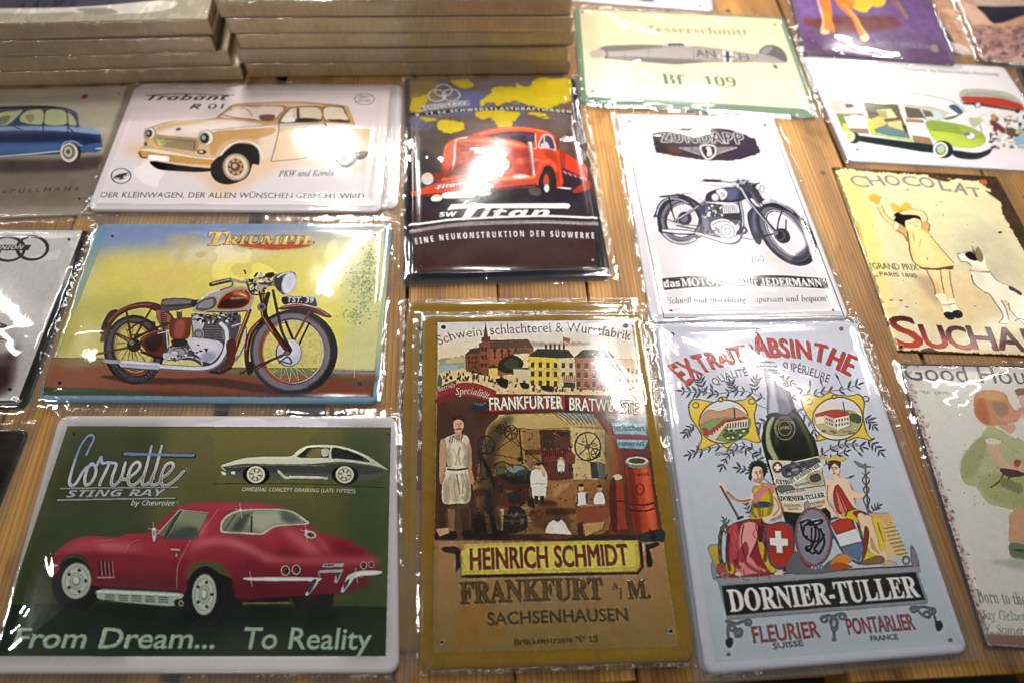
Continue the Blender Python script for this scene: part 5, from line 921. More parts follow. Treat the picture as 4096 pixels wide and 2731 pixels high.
def art_bus(A):
    A.b[:] = np.array((230, 222, 230))/255.
    A.zoom(3060, 0, .4464)
    A.f('470,560 2130,620 2500,1300 2400,1420 700,1200', (222, 214, 212), alpha=.6, blur=10)
    A.text('Der große Transporter des kleinen Handels: Motorkombi', '1030,612 1500,648 2100,684', 26, (120, 112, 112), 'sans', rel=0)
    G1, G2 = (150, 178, 56), (190, 206, 70)
    A.sf('540,830 700,808 1000,812 1300,842 1580,890 1700,940 1790,1000 1790,1060 1700,1090 1560,1080 1300,1000 900,920 580,900', (236, 234, 226)); A.st('545,826 760,806 1000,812 1300,842 1600,890 1740,950 1790,1010', 1.6, (160, 180, 160)); A.f('560,900 880,905 1500,960 1650,1010 1560,1090 1440,1080 1440,1000 700,1000 620,1020', (190, 184, 170))
    # cut-away interior
    A.f('660,930 860,920 880,1030 700,1030', (206, 200, 190)); A.f('706,936 770,936 800,960 740,975', (50, 80, 64)); A.f('715,940 745,945 738,975 718,970', (190, 60, 60))
    A.f('878,912 1180,944 1300,1260 960,1190', (110, 96, 70)); A.f('885,920 1160,945 1200,1040 930,1030', (90, 76, 56)); A.seg([(900+k*30, 922+k*3, 950+k*30, 1010+k*3) for k in range(9)], 1.2, (180, 170, 110), .7); A.f('990,990 1120,980 1180,1060 1040,1070', (214, 206, 150)); A.f('920,1080 1030,1040 1090,1120 960,1170', (200, 186, 100)); A.f('1000,990 1080,1000 1090,1060 1020,1050', (170, 156, 90)); A.f('1080,1100 1210,1080 1240,1180 1110,1150', (206, 192, 120)); A.f('980,1170 1080,1130 1240,1180 1310,1250 1200,1230 980,1190', (100, 130, 140)); A.f('1220,1130 1270,1120 1290,1180 1240,1180', (50, 50, 56))
    A.f('1190,930 1250,950 1340,1270 1300,1260', (220, 216, 200)); A.f('1240,960 1390,980 1440,1080 1270,1060', (110, 96, 76)); A.f('1380,980 1560,1000 1600,1080 1440,1080', (196, 200, 196)); A.f('1400,985 1480,1000 1510,1050 1430,1050', (120, 104, 76)); A.f('1500,1000 1580,1030 1570,1080 1520,1060', (180, 204, 214)); A.sf('1640,950 1700,940 1770,1000 1740,1030 1660,980', (70, 96, 130)); A.sf('1600,1060 1720,1030 1770,1010 1700,1060 1620,1080', (120, 120, 100))
    A.f('630,1020 720,1020 750,1160 690,1160', (120, 150, 60)); A.f('690,1110 740,1110 760,1200 690,1170', G2); A.f('700,1030 880,1030 940,1200 760,1190', (246, 244, 248)); A.f('704,1024 872,1024 880,1048 712,1052', (166, 130, 92)); A.f('745,1152 915,1158 930,1205 770,1195', (160, 124, 86)); A.f('885,1040 930,1060 990,1200 940,1200', G2)
    A.f('1250,1064 1420,1064 1500,1300 1330,1270', (246, 244, 248)); A.f('1250,1066 1410,1076 1420,1110 1262,1100', (166, 130, 92)); A.f('1310,1216 1470,1238 1500,1306 1330,1280', (162, 126, 88)); A.f('940,1196 1320,1250 1320,1272 950,1215', (170, 206, 96))
    # front
    A.sf('1440,1090 1700,1110 1850,1150 1960,1220 1970,1290 1880,1330 1740,1330 1600,1290 1500,1250', G2, grad=(G1, (1700, 1250), (1700, 1110))); A.sf('1440,1094 1680,1110 1760,1200 1640,1180 1480,1170', (140, 166, 60), alpha=.9, blur=2); A.st('1470,1168 1700,1195 1940,1240', 1.0, (90, 120, 40), alpha=.6)
    A.sf('1920,1100 2000,1160 2020,1260 1980,1340 1880,1370 1740,1350 1700,1330 1860,1330 1960,1290 1970,1200', (240, 238, 238)); A.sf('1760,1190 1850,1180 1890,1210 1860,1260 1790,1230', (150, 158, 130)); A.e(1835, 1222, 38, 28, (226, 228, 226)); A.sf('1770,1200 1820,1190 1830,1214 1790,1218', (120, 126, 120))
    A.f('780,1210 1500,1302 1520,1380 1400,1368 860,1278 800,1260', (30, 50, 52)); A.sf('1680,1350 1880,1372 2000,1340 2034,1310 2010,1380 1900,1432 1760,1430 1680,1400', (28, 46, 50))
    A.e(790, 1240, 60, 52, (44, 62, 58), 20); A.e(756, 1230, 46, 46, (214, 214, 190), 20); A.e(752, 1228, 28, 26, (200, 200, 110), 20)
    A.e(1590, 1345, 92, 78, (34, 48, 52), 20); A.e(1566, 1345, 66, 66, (236, 234, 226), 10); A.e(1566, 1345, 48, 50, (60, 80, 70), 10); A.e(1568, 1342, 38, 38, (170, 190, 190)); A.e(1580, 1365, 20, 16, (190, 200, 70))
    # red bus
    A.sf('1740,830 1800,800 2000,806 2160,830 2260,880 2310,940 2320,1000 2260,990 2000,940 1780,930 1740,880', (176, 176, 160)); A.sf('1760,870 1900,868 2100,880 2260,920 2310,950 2316,990 2200,970 2000,945 1790,918', (204, 58, 40)); A.sf('1780,920 2000,944 2260,985 2240,1000 1900,950 1780,940', (70, 50, 50)); A.e(1900, 942, 34, 28, (60, 54, 56)); A.e(1902, 944, 22, 20, (200, 196, 200)); A.e(2260, 995, 26, 22, (60, 60, 80)); A.st('1780,850 2000,850 2240,890', 1.2, (120, 124, 110)); A.st('1800,830 2100,830', .8, (140, 146, 130))
    rr = random.Random(9)
    for k in range(90):
        x, y = 2010+rr.random()*330, 1040+rr.random()*300
        if y > 1000+(x-2000)*.1: A.e(x, y, 8+rr.random()*20, 6+rr.random()*16, rr.choice([(130, 96, 70), (200, 190, 110), (110, 50, 56), (214, 206, 190), (150, 176, 190), (86, 70, 60), (176, 150, 96)]), alpha=.9)
    A.sf('2010,1080 2060,1090 2150,1160 2130,1200 2070,1160 2020,1120', (130, 60, 70)); A.sf('2020,1030 2060,1030 2066,1080 2026,1080', (190, 140, 90)); A.sf('2230,1240 2330,1210 2330,1290 2250,1290', (130, 170, 200)); A.e(2200, 1185, 44, 40, (110, 86, 66)); A.e(1908, 1080, 34, 24, (206, 210, 60)); A.sf('1820,1070 1880,1060 1920,1100 1860,1140', (176, 176, 150)); A.st('1920,1110 1940,1220', 1.0, (130, 110, 90)); A.st('1900,1060 2000,1010 2060,1010', .7, (190, 190, 180))
    A.e(465, 562, 12, 8, (110, 104, 110)); A.e(826, 1345, 12, 9, (60, 60, 66)); A.noise(.01, 8, 4)

def art_purple(A):
    A.b[:] = np.array((112, 82, 128))/255.
    A.zoom(3060, 0, .4464)
    A.f('350,480 200,0 1400,0 1690,580', (122, 88, 146), grad=((98, 66, 104), (700, 100), (750, 480))); A.f('100,-900 1100,-900 1400,0 200,0', (140, 100, 150)); A.sf('340,190 600,160 900,150 1300,150 1240,230 1000,280 700,300 460,260', (130, 58, 52), alpha=.85, blur=5); A.sf('1080,0 1360,0 1500,300 1250,250', (116, 76, 140), alpha=.8, blur=8)
    O = (242, 128, 40)
    A.sf('700,-200 1060,-200 1080,20 1010,70 960,60 900,115 830,100 780,70 740,40 660,0', (240, 190, 50)); A.sf('720,-60 800,20 780,80 730,40', (240, 130, 30), alpha=.9, blur=2)
    A.sf('400,-260 480,-200 500,0 506,100 530,200 500,290 540,312 590,270 600,300 622,296 616,240 596,180 598,100 580,0 600,-100', O); A.st('470,0 500,110 520,200 505,280', 3.0, (244, 210, 160), alpha=.8, blur=1); A.sf('496,290 530,270 580,290 560,312 510,312', (246, 190, 140))
    A.sf('560,-200 640,30 700,100 780,180 820,270 870,370 900,378 934,350 900,290 860,240 840,180 780,100 740,30 700,-60', O); A.st('700,40 780,130 850,230 910,330', 3.0, (252, 190, 120), alpha=.8, blur=1); A.sf('850,340 900,310 934,350 900,378 870,372', (246, 200, 150)); A.sf('1120,0 1200,10 1230,60 1290,150 1260,180 1210,110 1150,60', (140, 100, 110)); A.st('1180,20 1270,160', 2, (176, 140, 130), alpha=.8)
    A.text('Nights of BARCELONA', '1000,402 1480,440', 40, (150, 140, 176), 'bold', rel=0, alpha=.8); A.st('960,340 1450,382 1490,440 1010,420 960,340', .8, (130, 120, 160), sm=False, alpha=.6); A.sf('1480,410 1540,410 1556,460 1500,460', (150, 130, 110)); A.noise(.04, 6, 4)

def art_pink_back(A):
    A.b[:] = np.array((196, 156, 130))/255.; A.zoom(3060, 0, .4464)
    A.f('1350,-40 1480,0 1700,400 1880,520 1640,470', (60, 56, 66), blur=3); A.sf('1440,0 1560,0 1800,400 1880,500 1760,440', (190, 140, 110), blur=3); A.sf('1480,200 1600,260 1700,420 1620,440', (70, 60, 66), alpha=.8, blur=4); A.sf('1640,380 1800,420 1860,500 1660,460', (200, 180, 170), blur=3); A.noise(.12, 8, 6)
def art_pink(A):
    A.b[:] = np.array((200, 158, 134))/255.; A.zoom(3060, 0, .4464)
    A.f('1500,-600 2700,-600 2700,80 1900,60', (206, 176, 156)); A.sf('1600,0 1900,60 2050,200 1980,260 1860,240 1700,120', (222, 176, 150), blur=4); A.sf('1900,60 2100,64 2500,60 2500,140 2300,160 2200,200 2080,220 2020,200 1960,130', (44, 44, 64)); A.sf('1860,240 2000,230 2080,230 2300,150 2500,130 2500,420 2300,520 2000,520 1900,400', (176, 130, 122)); A.sf('2050,220 2200,200 2320,150 2320,200 2200,250 2060,260', (216, 160, 120), blur=2)
    rr = random.Random(6)
    for k in range(110): x, y = 1870+rr.random()*600, 250+rr.random()*280; A.e(x, y, 10+rr.random()*36, 6+rr.random()*18, rr.choice([(120, 84, 84), (150, 108, 100), (196, 150, 140), (96, 70, 76), (206, 170, 160)]), alpha=.6)
    A.st('1800,150 1870,260 1850,300 1960,360', 1.6, (130, 84, 70)); A.noise(.06, 5, 3)
def art_darkcorner(A): A.b[:] = np.array((44, 30, 28))/255.; A.mm(); A.f('14,14 286,14 286,186 14,186', (60, 40, 34)); A.noise(.1, 10, 2)
def art_canvas_r(A):
    A.b[:] = np.array((158, 146, 112))/255.; A.mm(); A.sf('60,60 340,70 330,300 70,290', (60, 66, 80), blur=3); A.noise(.03, 20, 3)
def art_canvas_l(A):
    A.b[:] = np.array((166, 156, 132))/255.; A.zoom(0, 0, 1.0204)
    A.sf('-900,34 -200,36 200,34 400,26 600,10 640,-60 400,-300 -900,-300', (34, 30, 60)); A.sf('0,40 200,38 420,24 600,8 700,14 640,46 460,60 300,52 100,58 0,52', (222, 214, 202), blur=1.5); A.sf('300,40 420,36 460,56 360,60', (150, 140, 126), blur=2); A.sf('-700,44 0,46 0,56 -700,60', (200, 194, 184), blur=2); A.noise(.05, 14, 3)

def fig(A, skin, *parts):
    for q, c in parts: A.sf(q, c)
def person(A, x, y, h, top=(220, 214, 200), leg=(60, 46, 36), skin=(206, 160, 120), apron=True):
    w = h*.16
    A.sf([(x-w, y-h*.80), (x+w, y-h*.80), (x+w*1.25, y-h*.45), (x+w*.8, y-h*.4), (x-w*.8, y-h*.4), (x-w*1.25, y-h*.45)], top)
    if apron: A.sf([(x-w*.8, y-h*.7), (x+w*.8, y-h*.7), (x+w, y-h*.18), (x-w*.9, y-h*.16)], (224, 218, 204)); A.st([(x-w*.9, y-h*.48), (x+w*.9, y-h*.48)], .3, (150, 130, 110))
    A.f([(x-w*.7, y-h*.2), (x-w*.05, y-h*.2), (x-w*.1, y), (x-w*.6, y)], leg); A.f([(x+w*.1, y-h*.2), (x+w*.8, y-h*.2), (x+w*.7, y), (x+w*.2, y)], leg)
    A.e(x, y-h*.90, w*.55, h*.075, skin); A.e(x, y-h*.955, w*.55, h*.035, (60, 40, 28))
def clutter(A, box, n, pal, sz=8, seed=1, al=.8):
    rr = random.Random(seed); x0, y0, x1, y1 = box
    for k in range(n):
        x, y = x0+rr.random()*(x1-x0), y0+rr.random()*(y1-y0); c = rr.choice(pal); a = rr.random()*3.14; L = sz*(.4+rr.random())
        if rr.random() < .35: A.f([(x-L*.5, y-L*.3), (x+L*.5, y-L*.25), (x+L*.4, y+L*.4), (x-L*.45, y+L*.3)], c, alpha=al*.8)
        else: A.seg([(x, y, x+L*math.cos(a), y+L*math.sin(a))], .5+rr.random()*.5, c, al)
def frank_base(A):
    A.b[:] = np.array((158, 120, 22))/255.
    A.zoom(1580, 1180, .9895)
def art_frank_back(A):
    A.b[:] = np.array((158, 120, 22))/255.; A.mm(); A.f('13,14 187,14 187,286 13,286', (206, 200, 196), grad=((120, 60, 40), (100, 260), (100, 150)))
    A.f('13,14 187,14 187,120 13,120', (150, 112, 70)); A.text('Schweinschlachterei', '15,262 60,274 186,270', 14, (40, 50, 70), 'sans'); A.st('14,170 60,176', 4, (150, 40, 50)); A.sf('14,190 30,200 24,260 14,262', (70, 96, 110)); A.noise(.02, 8, 5)
def art_frank(A):
    frank_base(A)
    A.f('172,112 955,104 1148,1420 152,1448', (184, 134, 90), grad=((150, 124, 64), (640, 1000), (640, 1440)))
    A.f('172,112 955,104 985,330 172,345', (206, 202, 204), grad=((226, 204, 160), (560, 112), (560, 300)))
    A.f('172,380 1005,400 1050,760 1090,1010 160,1000', (112, 62, 42))
    A.f('160,700 170,1000 158,1448 152,1448', (120, 100, 50), alpha=.4, blur=3); A.sf('240,1300 300,1250 420,1290 420,1400 250,1420', (170, 120, 40), alpha=.7, blur=4)
    # town
    A.f('175,290 300,280 600,300 985,330 1000,420 400,412 230,400 176,380', (214, 186, 132)); A.f('176,265 290,255 290,300 178,320', (150, 156, 130), blur=1); A.f('178,290 260,288 250,310 180,318', (150, 170, 180), blur=1); A.f('200,270 280,252 286,280 210,284', (190, 170, 130))
    A.sf('480,200 560,196 640,200 740,196 800,206 640,212 520,214', (130, 116, 100), alpha=.6, blur=2)
    A.f('340,200 380,186 385,340 340,330', (150, 84, 54)); A.f('356,186 366,112 378,186', (116, 70, 50)); A.f('350,176 384,172 386,190 350,194', (120, 70, 48)); A.f('380,190 540,186 560,222 560,320 385,340', (166, 96, 60)); A.f('380,188 535,184 560,220 385,224', (110, 76, 58)); A.f('284,246 340,218 345,330 288,316', (136, 76, 48)); A.f('284,246 310,222 344,218 340,240', (96, 62, 48))
    for k in range(5): A.st([(404+k*28, 236), (404+k*28, 262)], 1.2, (90, 50, 40), sm=False); A.e(404+k*28, 232, 6, 8, (90, 50, 40))
    for r_ in range(3):
        for k in range(3): A.f([(296+k*14, 256+r_*20), (302+k*14, 254+r_*20), (302+k*14, 264+r_*20), (296+k*14, 266+r_*20)], (80, 44, 34))
    for r_ in range(3):
        for k in range(2): A.f([(350+k*14, 216+r_*34), (358+k*14, 215+r_*34), (358+k*14, 232+r_*34), (350+k*14, 233+r_*34)], (90, 48, 36))
    A.f('480,240 540,236 560,270 520,330 482,300', (216, 200, 150)); A.f('476,240 500,224 540,226 545,242 480,246', (120, 84, 66)); A.f('378,306 414,304 416,338 380,340', (220, 190, 90)); A.f('374,304 396,288 418,302', (96, 70, 54)); A.sf('415,300 430,270 470,250 505,262 520,290 490,320 450,325 425,316', (54, 60, 38)); A.sf('440,290 470,262 500,280 480,310', (78, 84, 50))
    clutter(A, (285, 200, 560, 330), 60, [(140, 84, 58), (176, 110, 76), (110, 70, 52)], 9, 7, .6); clutter(A, (180, 330, 980, 405), 120, [(110, 84, 66), (200, 170, 124), (60, 48, 44), (236, 214, 170)], 8, 8, .6)
    A.f('540,258 660,262 665,380 545,370', (222, 190, 60)); A.f('660,262 726,264 730,392 665,385', (206, 184, 130)); A.f('538,256 575,224 700,228 725,262 660,264', (52, 62, 50)); A.f('478,302 545,306 548,372 482,360', (200, 186, 150)); A.f('478,300 545,304 545,312 478,308', (110, 96, 76))
    A.f('726,262 880,262 985,300 992,402 735,395', (176, 104, 66)); A.f('722,262 760,228 860,230 890,262', (60, 66, 60)); A.f('880,264 960,266 992,300 992,402 900,400', (206, 170, 130))
    for r_ in range(3):
        for k in range(12):
            x = 550+k*31; y = 280+r_*38+k*.8
            if x < 900 and not (665 < x < 728 and r_ == 2): A.f([(x, y), (x+13, y), (x+13, y+22), (x, y+22)], (54, 60, 76) if k < 6 else (96, 50, 40)); A.st([(x-2, y+24), (x+15, y+24)], .35, (240, 224, 180), sm=False)
    for k in range(5):
        for r_ in range(2): x = 906+k*17; A.f([(x, 300+r_*40+k*2), (x+8, 300+r_*40+k*2), (x+8, 320+r_*40+k*2), (x, 320+r_*40+k*2)], (130, 84, 66))
    A.f('676,336 728,338 730,364 680,362', (210, 90, 60)); A.seg([(682+k*8, 338, 684+k*8, 362) for k in range(6)], .5, (240, 220, 190)); A.f('680,364 728,366 728,388 682,386', (60, 50, 46)); A.st('540,308 728,318', .5, (240, 230, 190), sm=False)
    for k in range(5): x = 606+k*18; A.f([(x, 206), (x+8, 206), (x+9, 228), (x, 228)], (120, 66, 48))
    A.f('680,176 708,184 706,198 680,192', (190, 80, 70)); A.st('682,176 684,228', .4, (60, 50, 50), sm=False)
    rr = random.Random(3)
    for k in range(70):
        x = 190+rr.random()*780; y = 345+rr.random()*55*(x-150)/400 if x < 550 else 385+rr.random()*20; y = min(y, 404); A.f([(x, y), (x+4+rr.random()*8, y), (x+4+rr.random()*8, y-8-rr.random()*12), (x, y-10)], rr.choice([(40, 34, 34), (90, 50, 40), (60, 50, 60), (130, 96, 70)]))
    for k in range(26): x = 186+rr.random()*200; y = 316+rr.random()*40; A.e(x, y, 3, 7, (50, 44, 44))
    for q in ('408,350 455,352 452,388 425,380', '505,366 540,370 540,390 515,388', '590,378 640,382 638,402 600,398'): A.sf(q, (56, 36, 32))
    A.text('Schwein', '178,206 260,180 352,168', 40, (44, 58, 76), 'sans', rel=.5); A.text('schlachterei & Wurstfabrik', '386,164 560,156 760,158 952,190', 40, (44, 58, 76), 'sans', rel=.5)
    # workshop interior
    A.sf('360,600 380,540 440,500 560,492 700,492 790,500 840,540 880,620 890,740 890,860 840,980 560,1000 400,990 340,900 330,760', (190, 146, 80)); A.f('380,540 500,560 520,700 360,740', (176, 136, 70)); A.f('420,498 780,495 820,545 520,558 400,540', (206, 178, 110)); A.f('590,560 706,562 720,760 596,770', (126, 62, 40)); A.f('594,640 706,640 712,700 598,700', (150, 60, 40))
    for k in range(14): A.st([(602+k*8, 640), (602+k*8, 668)], .7, (70, 36, 26), sm=False)
    A.f('596,560 650,560 640,640 600,636', (90, 54, 40)); A.f('708,548 850,560 850,760 722,762', (214, 190, 130)); A.f('596,766 880,762 890,900 600,960 540,880', (176, 120, 66)); A.f('640,780 720,776 640,840', (200, 150, 96), blur=2); A.f('516,560 588,562 592,700 530,700', (170, 130, 70)); A.f('526,640 590,640 590,660 526,662', (130, 66, 46))
    for k in range(9): A.seg([(640+k*20, 490, 700+k*14, 540)], .4, (70, 80, 100))
    A.f('640,488 800,494 818,540 720,520', (150, 160, 170), alpha=.8)
    for k in range(8): A.seg([(650+k*20, 490, 700+k*16, 520+k*3)], .5, (60, 66, 80))
    A.f('500,555 506,556 520,700 512,700', (100, 66, 40)); A.f('584,560 592,560 600,700 594,700', (96, 56, 38)); A.f('655,570 705,570 705,590 658,586', (50, 50, 56))
    DK = (40, 34, 34)
    for cx, cy, r_, n in ((368, 622, 34, 6), (428, 556, 17, 6), (470, 570, 26, 6), (780, 628, 52, 6), (812, 656, 18, 5)):
        A.ring(cx, cy, r_, r_*1.1, .9 if r_ < 30 else 1.3, DK); A.seg([(cx, cy, cx+r_*math.cos(k*6.28/n+.3), cy+r_*1.1*math.sin(k*6.28/n+.3)) for k in range(n)], .8, DK); A.e(cx, cy, r_*.2, r_*.22, (120, 100, 70))
    A.st('350,600 430,545 560,560', .5, DK, sm=False); A.st('400,650 470,600 600,700', .5, DK, sm=False); A.st('440,520 560,700 700,690', .4, DK, sm=False); A.st('350,650 560,690', .5, DK, sm=False); A.f('790,690 840,694 846,760 796,756', (70, 76, 80)); A.f('815,690 850,700 850,756 824,756', (110, 120, 124)); A.st('860,740 850,760', 1, DK)
    # arch columns
    A.sf('850,520 900,600 930,760 900,960 860,1000 880,880 890,720 870,600 820,520', (150, 66, 40)); A.sf('862,560 892,640 906,760 886,900 880,780 872,640', (206, 110, 60), alpha=.8, blur=2)
    A.f('335,640 350,640 420,960 380,976', (60, 40, 30)); A.f('350,660 372,660 372,760 350,760', (190, 150, 90)); A.st('340,650 400,780 440,960', 3, (50, 36, 30)); A.f('310,770 380,760 384,800 316,806', (206, 160, 80)); A.f('320,800 370,800 356,940 324,930', (150, 84, 50)); A.f('330,830 360,828 350,900 332,900', (206, 130, 70)); A.f('310,900 420,905 470,1000 320,1000', (46, 32, 28), blur=2); A.f('360,900 380,900 395,980 375,980', (196, 150, 90))
    # machine heap
    A.sf('400,760 420,740 480,745 560,770 540,800 460,805 410,790', (150, 56, 36)); A.sf('420,745 480,720 560,730 570,770 480,780', (60, 60, 50)); A.sf('440,720 500,700 540,720 520,745 460,748', (70, 90, 96)); A.sf('450,715 500,705 525,720 480,735', (130, 156, 160)); A.sf('400,700 440,690 450,730 410,745', (110, 110, 70)); A.st('400,706 430,690 460,700', 1, (60, 60, 40)); A.e(505, 680, 9, 9, DK)
    A.sf('470,810 540,800 526,860 480,880 440,870', (160, 60, 40)); A.sf('450,820 500,815 510,850 460,856', (60, 80, 80)); A.sf('440,880 520,880 530,960 440,975', (44, 44, 40)); A.st('445,905 525,905', 1.2, (90, 96, 84)); A.st('445,930 525,930', 1.2, (90, 96, 84)); A.sf('395,810 440,800 460,850 450,900 400,880', (160, 80, 46)); A.sf('412,784 436,786 436,810 414,812', (110, 60, 40)); A.f('400,880 442,880 436,968 412,960', (206, 180, 140)); A.sf('398,870 420,870 430,960 402,920', (150, 96, 60))
    A.f('530,830 560,830 566,880 540,870', (50, 40, 40)); A.sf('546,890 590,885 598,915 560,930', (150, 70, 46)); A.ring(572, 900, 24, 12, .9, (90, 50, 36)); A.sf('560,880 640,870 700,900 690,960 560,950', (110, 70, 44), alpha=.7, blur=3)
    clutter(A, (330, 700, 560, 975), 170, [(60, 40, 30), (150, 96, 56), (196, 150, 96), (90, 56, 40), (84, 90, 80), (40, 32, 28)], 13, 1)
    clutter(A, (520, 560, 720, 760), 90, [(110, 66, 44), (150, 80, 50), (196, 156, 110), (70, 46, 36)], 9, 2); clutter(A, (560, 770, 880, 990), 110, [(150, 100, 60), (196, 146, 92), (120, 76, 48), (90, 58, 40)], 12, 3, .5); clutter(A, (730, 560, 850, 760), 40, [(60, 52, 44), (150, 130, 90), (90, 84, 76)], 9, 4, .7)
    clutter(A, (310, 640, 400, 980), 90, [(60, 40, 32), (130, 80, 50), (90, 60, 44)], 9, 6, .7); A.f('160,980 1088,985 1090,1010 160,1004', (60, 42, 34), alpha=.8, blur=1)
    A.sf('330,980 340,720 380,560 480,500 420,640 400,800 420,960', (40, 22, 12), alpha=.55, blur=5); A.sf('820,540 880,620 900,760 880,900 820,990 560,1000 400,990 420,930 700,940 820,860 850,700', (50, 26, 14), alpha=.3, blur=6); A.f('165,440 380,470 330,700 320,990 165,990', (50, 24, 14), alpha=.25, blur=6)
    A.f('380,500 860,500 890,990 360,990', (80, 42, 14), alpha=.10, blur=8); A.sf('400,750 560,760 560,860 400,860', (30, 18, 14), alpha=.35, blur=3); A.sf('620,880 740,880 720,900 620,905', (50, 28, 16), alpha=.5, blur=2); A.sf('590,845 640,850 660,866 580,868', (50, 28, 16), alpha=.6, blur=2)
    # butcher at the left
    A.sf('232,1000 210,960 206,880 260,860 300,870 308,940 292,990 270,1000', (110, 74, 50)); A.f('212,880 245,880 240,975 218,975', (150, 110, 76)); A.f('262,880 300,876 300,975 274,975', (90, 56, 40)); A.sf('208,975 245,970 250,1000 214,1004', (50, 32, 26)); A.sf('272,970 312,968 316,996 280,1000', (50, 32, 26)); A.f('165,960 215,955 220,975 180,990', (206, 160, 110))
    A.sf('196,600 236,578 270,576 300,600 304,700 300,720 220,715 206,650', (206, 190, 170)); A.sf('200,720 230,708 290,712 306,780 300,850 250,858 196,856 190,800', (222, 210, 184)); A.sf('236,600 270,590 292,620 290,700 230,708 218,650', (228, 216, 192)); A.st('214,720 250,722 298,716', 1.6, (110, 50, 36)); A.sf('220,760 250,740 260,840 230,845', (190, 174, 146), alpha=.8, blur=2); A.st('250,740 262,820', .6, (150, 130, 100)); A.st('272,735 290,800', .5, (160, 140, 110))
    A.sf('182,610 200,600 210,660 200,750 184,780 178,720', (196, 150, 112)); A.sf('296,610 310,640 312,720 322,770 306,776 296,720', (196, 140, 104)); A.f('240,560 270,560 268,590 250,600', (206, 150, 116)); A.e(257, 537, 22, 30, (216, 164, 130)); A.sf('234,525 236,505 262,498 280,510 280,530 262,516 242,520', (62, 42, 30)); A.st('248,556 268,554', 1.0, (70, 44, 34)); A.e(249, 534, 2.5, 2, (40, 28, 24)); A.e(266, 534, 2.5, 2, (40, 28, 24)); A.st('257,536 259,546', .4, (150, 96, 76)); A.st('236,585 262,600 274,580', 1.2, (160, 130, 110)); A.seg([(226+k*9, 580, 222+k*9, 610) for k in range(6)], .4, (150, 116, 96))
    A.sf('270,600 300,640 298,706 276,706 282,650', (150, 130, 104), alpha=.7, blur=2); A.sf('206,640 226,640 230,706 210,706', (160, 140, 112), alpha=.6, blur=2); A.sf('282,730 306,780 300,850 276,850 288,790', (150, 132, 104), alpha=.8, blur=2); A.sf('196,790 214,760 220,850 198,854', (160, 142, 114), alpha=.7, blur=2)
    for q in ('236,640 250,670 244,700', '262,630 256,670 266,700', '226,740 216,790 222,840', '244,760 240,800 250,846', '268,740 276,780 270,840'): A.st(q, .9, (176, 156, 126), alpha=.8, blur=.6)
    person(A, 582, 862, 170); A.sf('590,700 606,720 608,750 596,740', (206, 170, 130)); A.sf('536,680 556,676 556,720 540,716', (150, 110, 80)); person(A, 672, 745, 80, (190, 170, 150)); person(A, 712, 730, 80, (110, 70, 50), apron=False); A.sf('690,660 730,660 720,700 700,690', (150, 60, 44), alpha=.8)
    A.f('728,874 860,868 866,920 740,936', (160, 84, 54)); A.f('738,936 760,934 760,992 742,992', (90, 50, 34)); A.f('760,940 850,930 840,960 770,990', (196, 150, 90)); A.sf('736,820 776,816 780,862 738,866', (226, 220, 214)); A.f('734,820 740,820 742,862 734,862', (60, 80, 120)); A.f('770,818 782,818 782,860 774,860', (60, 80, 120)); A.e(753, 798, 11, 15, (214, 164, 130)); A.e(753, 786, 11, 6, (50, 36, 28)); A.sf('812,820 840,816 848,860 806,862', (230, 224, 216)); A.e(828, 800, 10, 14, (206, 150, 116)); A.e(828, 789, 10, 6, (60, 40, 30)); A.st('750,868 850,864', 1.2, (206, 120, 90))
    A.sf('610,975 622,940 650,922 680,928 700,960 712,985 660,980', (226, 216, 204)); A.e(657, 918, 14, 14, (110, 70, 46)); A.sf('640,945 675,940 690,975 650,978', (240, 234, 226)); A.sf('600,980 720,985 690,1000 600,998', (130, 60, 44))
    # right barrels and ribbons
    A.f('930,690 1030,700 1066,960 1000,984 968,970', (206, 70, 36)); A.sf('935,700 960,705 1000,975 970,970', (150, 40, 26), alpha=.9, blur=2); A.sf('1000,720 1024,730 1056,950 1030,960', (236, 110, 66), alpha=.8, blur=3); A.e(980, 692, 50, 24, (150, 140, 110)); A.e(980, 686, 46, 18, (196, 190, 160)); A.e(980, 686, 34, 11, (90, 86, 70)); A.f('930,694 944,704 944,716 932,710', (90, 84, 70))
    for yy in (860, 884): A.st([(952, yy), (1010, yy+4), (1050, yy-6)], 1.2, (110, 26, 20))
    A.text('Wurst', '950,750 1032,744', 16, (140, 36, 26), 'serif', rel=0); A.ring(992, 800, 16, 22, .8, (130, 34, 26)); A.f('882,750 918,756 940,960 900,965', (176, 66, 44)); A.e(900, 752, 20, 12, (196, 190, 160)); A.st('890,850 932,848', 1, (110, 30, 24)); A.sf('868,800 890,760 900,960 876,950', (120, 40, 32)); A.sf('980,985 1080,960 1086,1004 990,1006', (44, 60, 60)); A.sf('1030,960 1060,990 1040,1010', DK)
    A.sf('864,510 1000,514 1012,524 1016,548 890,520', (46, 70, 80)); A.f('876,530 1012,532 1018,580 886,576', (120, 160, 176)); A.f('896,598 1026,598 1010,638 904,634', (120, 160, 176)); A.f('886,576 1018,582 1024,600 896,598', (150, 40, 44)); A.text('geräuchert', '880,560 1012,562', 26, (34, 50, 66), 'sans', rel=.2); A.text('conservirt', '906,622 1010,624', 24, (34, 50, 66), 'sans', rel=.2); A.sf('910,640 980,640 960,664 930,664', (160, 30, 40))
    # ribbon
    A.f('172,384 246,352 250,400 172,432', (176, 42, 54)); A.sf('176,330 190,350 186,384 172,380', (80, 110, 120)); A.st('172,440 260,410 340,412', 5.0, (150, 34, 46)); A.sf('246,380 262,366 330,368 400,396 410,410 392,446 372,440 300,420 250,420', (186, 46, 56)); A.sf('296,470 330,446 390,444 372,470 320,486', (50, 60, 74)); A.sf('320,450 370,446 350,462', (90, 104, 110))
